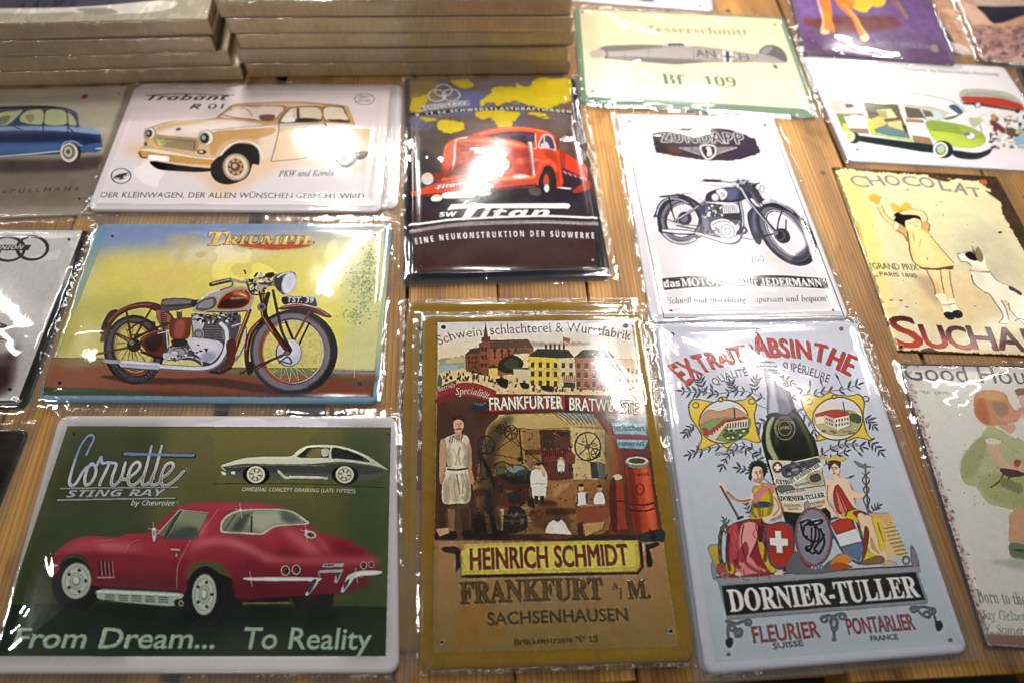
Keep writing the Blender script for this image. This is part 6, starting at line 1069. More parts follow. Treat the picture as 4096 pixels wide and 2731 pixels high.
    A.sf('300,470 330,486 380,494 540,490 700,494 900,504 985,516 1006,430 985,404', (110, 24, 30), alpha=0); A.st('384,458 540,450 690,448', 13.5, (186, 40, 50), cap=False); A.st('700,450 850,460 1000,470', 13.5, (186, 40, 50), cap=False); A.f('686,414 704,420 706,492 688,486', (110, 20, 30)); A.st('310,480 380,490 540,489', 1.6, (120, 24, 32))
    A.text('Betrieb', '178,400 244,380', 22, (226, 200, 180), 'sans', rel=.2); A.text('Specialität', '246,414 310,412 376,432', 28, (230, 204, 170), 'ital', bold=0.068, rel=.2)
    A.text('FRANKFURTER', '384,480 540,474 678,474', 52, (240, 228, 200), 'sans', rel=.8, bold=0.2, outline=((110, 16, 26), .6)); A.text('BRATWÜRSTE', '706,480 850,486 985,494', 52, (240, 228, 200), 'sans', rel=.8, bold=0.2, outline=((110, 16, 26), .6))
    # name plate
    A.sf('190,1034 240,1030 262,1040 262,1060 200,1052', (70, 50, 34)); A.f('245,1050 262,1050 266,1110 246,1132', (40, 30, 26)); A.sf('1000,1030 1060,1012 1066,1026 1010,1046', (60, 44, 36)); A.sf('1018,1040 1034,1050 1042,1106 1020,1104', (40, 30, 28)); A.sf('990,1020 1010,1018 1012,1046 992,1050', (206, 180, 140))
    A.f('262,1150 290,1140 980,1130 996,1110 986,1010 1000,1012 1008,1110 984,1140 290,1156', (30, 24, 20)); A.sf('278,1030 290,1022 600,1012 960,1006 980,1014 990,1100 976,1122 940,1128 600,1136 300,1142 270,1134', (206, 186, 70), rel=1.0); A.sf('290,1034 600,1024 960,1016 968,1030 972,1100 940,1112 600,1120 296,1128 286,1110', (226, 204, 90), alpha=.8)
    A.text('HEINRICH SCHMIDT', '306,1122 620,1112 946,1102', 82, (150, 36, 54), 'sans', rel=1.0, bold=0.41, outline=((70, 14, 24), .5))
    A.text('FRANKFURT', '264,1256 560,1242 840,1236', 84, (120, 92, 30), 'serif', rel=.5, outline=((52, 44, 28), .35), shadow=((96, 70, 30), (.7, -.7), 4)); A.text('A', '876,1200 908,1198', 30, (110, 84, 40), 'serif', rel=.3); A.text('/', '912,1240 930,1236', 50, (90, 70, 34), 'sans', rel=.3); A.text('M.', '946,1236 1036,1232', 74, (110, 84, 30), 'serif', rel=.5, outline=((52, 44, 28), .35))
    A.text('SACHSENHAUSEN', '376,1340 660,1328 942,1320', 48, (84, 66, 32), 'sans', rel=.5, bold=0.16)
    A.text('Brückenstrasse Nº 13', '480,1416 650,1408 820,1404', 24, (76, 60, 36), 'serif', rel=.3)
    for x, y, r_ in ((196, 132, 11), (932, 128, 12), (1116, 1362, 11), (190, 1406, 10)): A.e(x, y, r_, r_*.85, (50, 44, 40)); A.ring(x, y, r_, r_*.85, .3, (230, 220, 210))
    A.noise(.02, 8, 5)

def leafspray(A, stems, col=(84, 98, 128), ln=30, seed=1):
    rr = random.Random(seed)
    for q in stems:
        p = spl(q, closed=False, n=4); A.st(p, .45, col, sm=False)
        for i in range(1, len(p)-1, 2):
            d = p[i+1]-p[i-1]; a = math.atan2(d[1], d[0])
            for s_ in (-1, 1):
                b = a+s_*(.7+rr.random()*.3); L = ln*(.7+.5*rr.random()); x, y = p[i]; c, s = math.cos(b), math.sin(b)
                A.sf([(x, y), (x+c*L*.4-s*L*.16, y+s*L*.4+c*L*.16), (x+c*L, y+s*L), (x+c*L*.5+s*L*.13, y+s*L*.5-c*L*.13)], col)
        x, y = p[-1]; d = p[-1]-p[-2]; a = math.atan2(d[1], d[0]); c, s = math.cos(a), math.sin(a); L = ln; A.sf([(x, y), (x+c*L*.4-s*L*.15, y+s*L*.4+c*L*.15), (x+c*L, y+s*L), (x+c*L*.5+s*L*.13, y+s*L*.5-c*L*.13)], col)
def art_abs_back(A): A.b[:] = np.array((184, 192, 216))/255.
def art_absinthe(A):
    A.b[:] = np.array((198, 200, 216))/255.
    A.zoom(2580, 1250, .9442)
    A.f('70,110 860,90 1340,1400 300,1480', (202, 203, 218), grad=((180, 194, 206), (500, 300), (700, 1450)))
    # sprays
    leafspray(A, ['510,360 440,330 380,330 300,340', '300,340 250,330 210,330 160,325', '250,340 240,300 232,280', '470,330 465,300 470,280', '380,335 372,310 366,296', '520,400 480,385', '520,450 485,470 470,500', '215,470 190,480 176,500', '230,540 225,560', '500,600 440,560 380,560 300,560 230,580 190,590', '380,565 350,600 330,640', '480,690 440,660 400,650', '540,720 500,690', '300,340 290,320',
                  '585,370 640,350 700,340 760,330 840,320 900,300', '760,330 750,300', '840,320 820,280', '640,350 620,320', '600,290 640,310', '640,400 690,440 720,500', '930,440 950,450 968,470', '940,530 970,550 996,580', '740,600 800,560 860,545 920,560', '880,560 900,580', '830,700 860,690', '700,340 700,310'], seed=2)
    leafspray(A, ['460,860 440,830 430,800', '960,850 970,820 985,810', '340,930 350,890 340,870'], ln=24, seed=4)
    leafspray(A, ['420,560 470,600 520,640', '760,640 800,600 850,580', '560,300 590,280 620,290'], col=(62, 76, 84), ln=26, seed=5)
    # cartouches
    for k, (cx, cy, o) in enumerate(((336, 454, 0), (816, 442, 480))):
        Yw, Yd = (232, 196, 60), (150, 112, 30)
        if k == 0: q = '185,378 215,358 300,372 320,350 345,352 360,366 420,362 455,348 476,380 468,430 480,500 494,540 460,540 420,528 380,540 350,566 320,545 280,556 226,572 240,520 215,470 190,430'
        else: q = '660,352 690,340 740,350 780,330 810,340 870,345 906,338 930,370 925,430 940,500 962,532 900,522 860,534 840,516 800,512 770,528 724,536 735,500 700,450 670,400'
        A.sf(q, Yd); qq = P(q); c = qq.mean(0); A.sf((qq-c)*.965+c, Yw); 
        A.e(cx, cy, 108, 92, Yd, -8); A.e(cx, cy, 103, 87, (226, 214, 190), -8); A.f(A.el(cx, cy, 103, 87, -8, 180, 352), (236, 200, 170), grad=((206, 220, 236), (cx, cy-10), (cx, cy-85)))
        for x, y in ((cx-120, cy-70), (cx+118, cy-84)): A.ring(x, y, 13, 11, .8, Yd)
        A.e(cx-14, cy-92, 12, 11, Yd); A.e(cx-14, cy-92, 7, 6, Yw)
    A.sf('234,440 270,404 320,410 380,395 438,430 440,450 300,470 240,470', (200, 150, 120)); A.sf('234,470 300,440 440,440 436,500 380,538 300,530 250,505', (140, 160, 90)); A.f('268,500 340,448 345,470 300,530 270,520', (216, 200, 170)); A.f('262,498 336,446 346,456 275,508', (200, 70, 50)); A.f('340,452 440,438 436,480 350,492', (226, 216, 196)); A.f('335,446 430,434 442,442 345,458', (196, 70, 52))
    for k in range(8): A.f([(350+k*11, 462-k*1.2), (355+k*11, 461-k*1.2), (355+k*11, 482-k), (350+k*11, 483-k)], (90, 80, 84))
    for k in range(5): A.f([(284+k*11, 500-k*9), (289+k*11, 496-k*9), (289+k*11, 506-k*9), (284+k*11, 510-k*9)], (110, 90, 84))
    A.st('380,400 382,440', .9, (110, 60, 50)); A.f('240,478 262,480 280,508 254,510', (196, 60, 46)); A.sf('330,505 430,480 436,505 370,535', (90, 120, 60)); rr = random.Random(3)
    for k in range(16): A.e(340+rr.random()*90, 490+rr.random()*34, 8, 5, rr.choice([(206, 200, 150), (70, 100, 50), (120, 150, 70)]))
    A.sf('716,440 740,420 800,404 880,410 912,440 905,480 850,512 780,508 730,480', (176, 170, 120)); A.f('800,436 862,424 868,470 815,492', (232, 222, 206)); A.f('760,425 800,436 815,492 765,470', (206, 190, 170)); A.f('755,424 800,404 860,412 868,426 800,440', (206, 70, 50)); A.f('718,424 790,404 800,412 730,440', (196, 74, 54)); A.f('720,436 760,430 762,462 724,466', (216, 200, 180)); A.st('838,372 846,420', .9, (120, 60, 50)); A.sf('870,420 912,430 910,460 872,450', (80, 110, 60))
    for k in range(5):
        for r_ in range(2): A.f([(808+k*12, 446+r_*18-k*2), (813+k*12, 445+r_*18-k*2), (813+k*12, 456+r_*18-k*2), (808+k*12, 457+r_*18-k*2)], (70, 66, 80))
    for k in range(3):
        for r_ in range(2): A.f([(768+k*11, 438+r_*16+k*4), (772+k*11, 439+r_*16+k*4), (772+k*11, 448+r_*16+k*4), (768+k*11, 447+r_*16+k*4)], (90, 80, 84))
    for k in range(10): A.e(740+rr.random()*150, 480+rr.random()*24, 9, 4, rr.choice([(206, 180, 140), (150, 130, 100), (110, 130, 70)]), alpha=.8)
    A.text('USINE DE FLEURIER', '300,596 420,584', 14, (176, 100, 100), 'sans', rel=0); A.text('USINE DE PONTARLIER', '790,574 906,556', 14, (176, 100, 100), 'sans', rel=0)
    # bottle
    A.sf('478,214 500,204 548,206 560,224 562,240 600,290 640,400 660,430 700,500 730,560 790,860 790,960 650,960 620,940 560,760 500,560 500,500 520,430 520,330 510,260 508,240 482,234', (34, 44, 20))
    A.f('480,212 505,203 550,206 562,220 558,240 486,238', (130, 130, 146)); A.f('482,208 560,212 560,222 482,220', (200, 200, 214)); A.sf('508,240 562,240 580,290 604,340 622,418 570,424 530,430 518,410 520,320', (120, 122, 142)); A.sf('524,250 544,250 556,330 568,420 540,428 526,420 530,320', (190, 192, 212), alpha=.9, blur=2); A.sf('520,425 560,416 590,432 622,412 640,424 640,440 580,440 520,440', (60, 64, 76)); A.st('515,270 566,268', .6, (90, 90, 104))
    A.sf('514,480 536,436 552,440 534,500 545,560 580,640 600,740 585,740 545,620 516,560', (190, 200, 150), alpha=.85, blur=1); A.sf('640,440 680,520 700,590 720,600 700,520 660,440', (96, 110, 50), alpha=.9, blur=2); A.sf('536,520 580,600 700,604 690,540 640,470 560,450', (20, 26, 10), alpha=.7, blur=3); A.sf('548,470 560,460 570,520 562,560 552,540', (70, 84, 36), alpha=.8, blur=2)
    A.e(594, 482, 46, 52, (90, 84, 60), -8); A.e(594, 482, 41, 47, (52, 50, 40), -8); A.ring(594, 482, 27, 30, .5, (180, 170, 120), -8); A.ring(594, 482, 42, 48, .4, (190, 180, 130), -8); A.text('PONTARLIER', '574,488 616,484', 9, (196, 186, 140), rel=0); A.text('DORNIER TULLER', '566,506 560,470 594,446 630,466', 11, (196, 186, 140), rel=0); A.st('575,478 612,474', .4, (190, 180, 130))
    # bottle label
    A.f('524,614 640,620 738,598 780,812 690,838 588,834', (226, 216, 180)); A.f('528,618 640,626 736,604 770,770 680,794 576,786', (206, 204, 190)); A.e(563, 646, 22, 24, (190, 60, 50)); A.f('557,632 569,632 569,660 557,660', (240, 236, 226)); A.f('549,640 577,640 577,652 549,652', (240, 236, 226)); A.sf('590,640 640,625 690,615 734,606 740,640 690,650 640,680 600,690 580,670', (84, 92, 110)); 
    for k in range(16): A.e(600+rr.random()*120, 625+rr.random()*50, 10, 7, rr.choice([(60, 66, 84), (120, 126, 140), (170, 166, 150)]), alpha=.8)
    A.sf('552,690 600,700 660,672 740,625 748,650 680,690 620,716 556,716', (226, 222, 210)); A.text('EXTRAIT D’ABSINTHE', '556,712 610,716 670,682 744,640', 20, (34, 32, 40), 'serif', rel=0, bold=0.068); A.sf('560,725 620,722 640,750 580,755', (90, 96, 90), alpha=.8); A.sf('690,680 740,660 760,700 730,720 690,710', (196, 176, 110)); A.sf('700,684 735,672 745,700 710,708', (84, 84, 96))
    A.text('QUALITÉ', '640,726 700,714', 9, (90, 84, 80), rel=0); A.st('600,745 760,722', .6, (80, 80, 84)); A.sf('596,748 680,736 684,750 600,762', (216, 206, 190)); A.text('SUPÉRIEURE', '600,756 680,744', 8, (150, 70, 60), rel=0); A.f('574,762 640,766 762,744 768,776 680,792 580,786', (240, 236, 226)); A.text('DORNIER-TULLER', '578,786 670,784 764,770', 20, (30, 28, 34), 'serif', rel=0, bold=0.14)
    A.f('582,794 676,800 690,832 594,826', (226, 206, 170)); A.f('690,798 766,780 774,810 700,824', (226, 206, 170)); A.text('FLEURIER', '592,812 662,812', 10, (176, 80, 66), rel=0); A.text('PONTARLIER', '700,808 764,794', 10, (176, 80, 66), rel=0); A.text('(SUISSE)', '612,824 650,824', 7, (130, 80, 66), rel=0); A.text('(FRANCE)', '716,818 752,810', 7, (130, 80, 66), rel=0); A.st('588,832 650,838 700,836 780,816', .6, (120, 110, 80)); A.sf('676,800 690,786 698,800 700,830 680,836', (150, 156, 170))
    # plinth
    A.f('300,1110 1160,1060 1168,1092 316,1146', (150, 156, 164)); A.st('300,1112 1160,1062', 1.0, (70, 74, 84), sm=False); A.sf('640,1030 660,1010 700,1020 700,1080 600,1090 590,1070', (120, 30, 34)); A.sf('620,1050 680,1040 700,1070 620,1084', (170, 44, 44))
    # left figure
    RD, RL, YL, SK = (176, 44, 56), (226, 120, 120), (214, 186, 40), (240, 204, 170)
    A.sf('266,985 310,970 325,1010 330,1050 300,1060', (196, 170, 70)); A.sf('306,1058 340,1050 350,1110 310,1100', (206, 70, 60)); A.ring(340, 980, 22, 88, 3.0, (96, 90, 60)); 
    for k in range(12): a = k*.52; A.e(340+24*math.cos(a), 980+90*math.sin(a), 9, 9, (120, 112, 70))
    A.sf('355,900 420,868 500,860 520,900 530,990 560,1080 520,1104 420,1110 350,1104 345,1000', RD); A.sf('360,900 390,885 400,960 380,1060 350,1090 345,960', (206, 70, 80)); A.sf('410,890 470,880 480,940 450,1010 420,1060 400,1000', (236, 150, 150), blur=1); A.sf('390,1060 440,1020 480,1060 520,1085 450,1100 390,1105', (230, 130, 130), blur=1); A.sf('480,940 520,1000 560,1080 530,1086 490,1010', YL); A.sf('350,1040 380,1070 370,1100 345,1080', YL); A.sf('480,900 500,900 500,950 485,960', (120, 24, 36)); A.sf('400,1000 430,960 440,1010 410,1050', (190, 60, 72)); A.st('420,890 410,960 430,1040', .8, (130, 30, 44)); A.st('470,890 480,950 450,1020', .8, (140, 36, 48))
    A.sf('450,860 460,800 456,740 480,716 530,716 552,750 548,800 530,850 500,862', YL); A.sf('462,800 490,790 540,796 530,812 470,816', (60, 80, 130)); A.sf('468,740 480,745 476,790 462,790', (240, 216, 90), blur=1); A.sf('462,760 490,736 540,716 556,730 520,744 490,770 476,800', (226, 120, 140)); A.st('500,810 500,850', .7, (170, 140, 30))
    A.sf('456,750 440,770 410,778 370,765 345,738 338,745 365,775 405,796 445,792 462,775', SK); A.sf('310,715 325,705 340,730 345,750 330,745', SK); A.st('322,725 400,862', 1.8, (150, 104, 70)); A.sf('545,750 566,770 582,820 578,850 540,862 510,872 500,862 540,840 550,815 540,780', SK); A.sf('500,856 520,854 528,872 508,880', SK); A.st('395,862 415,854', 2, (60, 46, 40)); A.st('346,745 400,785 450,780', .6, (176, 120, 90)); A.st('550,770 570,815 545,850', .5, (176, 120, 90))
    A.f('470,700 495,700 500,722 468,724', SK); A.e(478, 676, 24, 34, SK); A.sf('444,640 460,622 490,618 510,632 520,655 505,690 500,660 490,644 465,644 455,665 452,700 440,690 448,660', (60, 48, 40)); 
    for k in range(12): a = 3.0+k*.3; A.sf([(480+34*math.cos(a), 658+34*math.sin(a)), (480+46*math.cos(a+.15), 658+46*math.sin(a+.15)), (480+36*math.cos(a+.3), 658+36*math.sin(a+.3))], (70, 80, 50))
    A.st('468,666 476,665', .7, (60, 40, 34)); A.st('486,664 494,666', .7, (60, 40, 34)); A.e(472, 671, 2.5, 2, (50, 36, 34)); A.e(489, 671, 2.5, 2, (50, 36, 34)); A.st('480,672 478,684 482,686', .4, (170, 110, 84)); A.e(481, 694, 6, 2.5, (196, 60, 60)); A.sf('492,680 500,690 492,704 486,700', (220, 170, 130), alpha=.7); A.sf('380,1096 400,1088 420,1100 400,1108', SK); A.sf('550,1096 575,1088 590,1100 560,1104', SK)
    rr5 = random.Random(5)
    for box, cols in (((355, 880, 540, 1090), ((130, 28, 40), (240, 160, 160))), ((905, 850, 1010, 1040), ((170, 136, 26), (250, 226, 120)))):
        for k in range(26):
            x, y = box[0]+rr5.random()*(box[2]-box[0]), box[1]+rr5.random()*(box[3]-box[1]); A.st([(x, y), (x+rr5.uniform(-8, 14), y+26), (x+rr5.uniform(0, 26), y+55)], .55, cols[k % 2], alpha=.6, taper=[.2, 1, .2])
    SH = (176, 118, 84)
    for q, w_ in (('350,752 372,776 410,790 448,784', 1.6), ('566,772 584,822 576,852 540,868', 2.2), ('466,700 492,712 500,722', 2.2), ('494,660 500,684 490,704', 2.4), ('776,720 774,780 800,824', 2.0), ('880,760 920,772 940,740', 1.8), ('812,668 822,690 824,704', 2.2), ('818,640 822,664 812,680', 2.0), ('870,720 884,760 890,800', 1.8), ('950,870 980,950 1010,1000', 2.4), ('905,860 930,920 950,990', 2.2)): A.st(q, w_, SH, alpha=.55, blur=.9)
    for q, c in (('462,790 456,830 470,856', (150, 120, 20)), ('530,740 540,790 524,840', (160, 130, 24)), ('480,800 490,850', (150, 120, 20)), ('356,930 350,1010 360,1080', (110, 20, 36)), ('500,880 516,960 510,1040', (110, 20, 36)), ('420,1040 450,1070 500,1096', (150, 50, 60)), ('380,1040 400,1070', (120, 24, 40)), ('820,760 850,820 868,840', (140, 24, 26)), ('1000,900 1008,960 996,1020', (160, 130, 20)), ('920,1000 960,1040 1000,1050', (140, 90, 20)), ('940,850 980,880 990,930', (160, 130, 24))): A.st(q, 2.4, c, alpha=.7, blur=1.0)
    # swiss shield
    A.sf('505,890 540,884 585,874 630,900 636,1000 620,1050 575,1080 530,1050 514,960', (80, 90, 110)); A.sf('515,896 548,890 585,882 622,906 628,1000 612,1044 575,1070 538,1044 524,960', (206, 52, 36)); A.f('552,914 578,914 580,946 608,948 608,976 584,978 586,1008 560,1008 558,978 532,974 530,944 554,944', (240, 236, 236))
    # centre oval
    A.sf('600,1085 640,1000 680,1060 740,1080 790,1040 840,1080 700,1100', (110, 112, 120)); A.e(716, 940, 80, 126, (112, 108, 124), -4); A.e(716, 940, 70, 116, (140, 138, 158), -4)
    for k in range(34): a = k*6.283/34; A.e(716+74*math.cos(a), 940+120*math.sin(a), 5, 5, (190, 70, 80))
    for q in ('664,880 690,868 720,890 724,940 704,990 690,1000 684,985 700,976', '660,876 680,940 730,960 740,920 720,890 680,890 672,930 690,940', '690,880 750,868 740,884 700,890', '744,906 762,960 740,1010 720,990 750,950 760,930', '690,990 710,1010 730,1000'): A.st(q, 1.7, (30, 28, 38), rel=.5)
    A.st('708,900 706,980', 1.2, (30, 28, 38))
    # french shield
    A.sf('776,878 830,850 880,840 900,860 930,960 930,1020 916,1060 860,1030 820,980', (84, 94, 116)); A.sf('786,882 834,858 876,848 890,866 918,960 920,1014 910,1046 862,1020 828,976', (190, 196, 210)); A.f('786,882 834,858 878,848 894,905 812,932', (214, 60, 44)); A.f('828,978 920,960 920,1014 910,1046 862,1020', (96, 124, 160)); A.f('812,932 894,905 918,958 828,982', (226, 226, 232))
    A.sf('800,1030 840,1010 880,1040 840,1060 790,1066', (226, 140, 50)); A.sf('790,1060 830,1050 880,1070 800,1082', (196, 90, 40))
    # right figure
    A.f('900,850 1040,838 1060,900 1110,1020 940,1040 930,960', (226, 196, 130)); A.f('940,840 1030,836 1048,888 1030,896 990,860', (216, 176, 110))
    for k in range(8): A.st([(1010+k*8, 905+k*16), (1062+k*7, 896+k*16)], .5, (170, 130, 70), sm=False)
    A.sf('790,740 800,700 830,690 860,700 880,760 890,830 850,862 810,850 800,800', SK); A.sf('800,740 820,720 860,780 890,830 860,850 820,845 800,790', (206, 56, 44)); A.sf('812,740 840,790 860,840 830,836 815,780', (236, 150, 130), alpha=.7); A.st('815,745 850,835', .7, (150, 30, 30)); A.sf('770,700 795,705 790,760 785,800 820,840 840,850 830,862 800,845 765,810 764,750', SK); A.sf('860,730 890,750 925,755 935,690 925,670 940,668 946,700 935,765 890,775 866,765', SK); A.st('775,720 776,790 820,850', .5, (176, 120, 90))
    A.f('798,680 822,680 826,702 800,704', SK); A.e(804, 652, 22, 30, SK); A.sf('776,640 782,612 806,604 828,616 826,650 816,640 800,630 786,650 780,660', (96, 66, 44)); A.sf('770,620 800,596 830,605 835,622 800,616', (226, 190, 80)); A.sf('742,600 772,604 780,618 752,612', (226, 190, 80)); A.sf('822,604 852,606 846,620 824,618', (226, 190, 80)); A.st('790,648 797,646', .7, (60, 40, 34)); A.st('806,646 814,648', .7, (60, 40, 34)); A.e(794, 653, 2.5, 2, (50, 36, 34)); A.e(809, 653, 2.5, 2, (50, 36, 34)); A.st('800,654 799,664', .4, (170, 110, 84)); A.e(801, 672, 5, 2, (190, 60, 60))
    A.sf('830,850 870,830 900,824 960,850 990,880 1010,960 1000,1010 1050,1050 1040,1062 980,1030 940,1050 926,1020 930,960 900,880', (226, 196, 40)); A.sf('880,835 920,830 960,860 930,870 900,860', (196, 50, 44)); A.sf('930,850 965,860 975,900 995,960 1035,1040 1015,1045 975,980 950,920', SK); A.sf('900,850 930,846 950,900 960,980 975,1000 1000,1020 960,1010 930,950', SK); A.sf('930,900 950,920 940,1000 925,1030', (170, 60, 30)); A.sf('960,860 1000,880 1020,960 1000,1000 980,930', (232, 200, 60)); A.sf('1010,1040 1060,1045 1066,1062 1020,1060', (206, 180, 130)); A.st('850,850 860,830 890,820', 1.2, (60, 130, 80)); A.sf('930,1040 1000,1020 1010,1050 930,1060', (150, 110, 60)); A.st('905,870 920,940', .7, (170, 140, 30)); A.st('985,880 1010,960', .7, (170, 130, 30))
    A.st('932,640 945,840', 1.6, (110, 120, 140)); A.st('920,670 950,700 925,740 950,780 938,820', 1.0, (90, 100, 124)); A.st('950,665 920,700 948,740 925,780 942,820', 1.0, (90, 100, 124)); A.sf('884,618 915,630 930,645 925,650 900,640', (120, 130, 150)); A.sf('968,646 945,645 932,650 940,640', (120, 130, 150)); A.e(931, 636, 6, 8, (120, 130, 150))
    # scroll pedestal ends
    A.sf('286,1040 300,1050 304,1110 290,1120 280,1070', (140, 146, 156)); A.sf('1124,980 1140,990 1160,1050 1150,1068 1130,1060', (140, 130, 150)); A.ring(1106, 1040, 14, 16, 1.6, (130, 136, 146)); A.ring(340, 1104, 14, 12, 1.4, (130, 136, 146)); A.st('640,1086 690,1078 740,1082 790,1076', 1.4, (110, 114, 124)); A.ring(725, 1074, 8, 10, 1, (120, 124, 134)); A.ring(750, 1074, 8, 10, 1, (120, 124, 134))
    A.text('Wm', '430,1128 446,1126', 8, (90, 90, 100), rel=0)
    # name board
    A.f('312,1140 1152,1084 1200,1216 1196,1226 350,1296', (140, 146, 156)); A.f('326,1150 1146,1092 1188,1210 346,1276', (20, 20, 26)); A.st('326,1150 1146,1092', .6, (60, 64, 70), sm=False)
    A.text('DORNIER-TULLER', '364,1260 1168,1196', 92, (236, 234, 234), 'serif', rel=1.0, bold=0.25)
    A.text('EXTRAIT', '178,300 260,244 360,214 430,198', 84, (226, 56, 40), 'sans', rel=.8, bold=0.59, shadow=((96, 120, 110), (1.6, -1.4), 7), hmul=[1.35, .9, .85]); A.text('D’', '428,192 472,186', 56, (226, 56, 40), 'sans', rel=.8, bold=0.41, shadow=((96, 120, 110), (1.3, -1.2), 6)); A.text('A', '472,186 532,184', 100, (226, 56, 40), 'sans', rel=.8, bold=0.54, shadow=((96, 120, 110), (1.6, -1.4), 7)); A.f('468,78 480,68 496,72 500,80 486,78', (226, 56, 40)); A.text('BSINTHE', '536,184 640,188 740,206 862,262', 84, (226, 56, 40), 'sans', rel=.8, bold=0.59, shadow=((96, 120, 110), (1.6, -1.4), 7), hmul=[.88, .85, 1.05])
    A.text('QUALITÉ', '300,306 360,276 440,262', 34, (50, 52, 62), 'sans', rel=.3, bold=0.068); A.text('SUPÉRIEURE', '586,240 680,256 776,292', 34, (50, 52, 62), 'sans', rel=.3, bold=0.068)
    # bottom
    G_ = (110, 116, 126)
    for q in ('346,1300 390,1310 420,1300 440,1310', '360,1300 352,1340 362,1400', '380,1330 400,1340 410,1360 390,1366 384,1350', '1130,1250 1180,1240 1220,1250', '1215,1250 1230,1290 1240,1330', '1150,1240 1170,1270 1200,1286 1210,1270 1196,1262', '750,1290 780,1276 800,1280 830,1270 850,1276', '800,1280 806,1340 808,1380'): A.st(q, 2.0, G_)
    for cx, cy in ((372, 1330), (402, 1346), (440, 1306), (764, 1292), (842, 1280), (1196, 1272), (1140, 1250), (1218, 1258)): A.ring(cx, cy, 13, 12, 1.7, G_)
    A.sf('345,1380 370,1372 376,1395 362,1416 345,1404', (50, 54, 60)); A.sf('1232,1306 1254,1300 1264,1326 1246,1346 1234,1334', (50, 54, 60)); A.sf('788,1290 820,1286 824,1330 806,1350 792,1330', G_); A.e(806, 1310, 8, 14, (170, 176, 186)); A.e(808, 1380, 10, 8, G_)
    A.text('FLEURIER', '466,1394 750,1368', 70, (206, 66, 56), 'sans', rel=.6, bold=0.27); A.text('PONTARLIER', '870,1358 1150,1336', 68, (206, 66, 56), 'sans', rel=.6, bold=0.27)
    A.text('SUISSE', '550,1420 678,1406', 24, (50, 54, 62), 'sans', rel=.3, bold=0.09); A.text('FRANCE', '964,1386 1078,1378', 22, (50, 54, 62), 'sans', rel=.3, bold=0.09)
    for x, y in ((118, 90), (832, 70), (356, 1444), (1294, 1384)): A.e(x, y, 9, 8, (120, 116, 130))
    A.noise(.012, 8, 5); A.noise(.01, 1.2, 15)

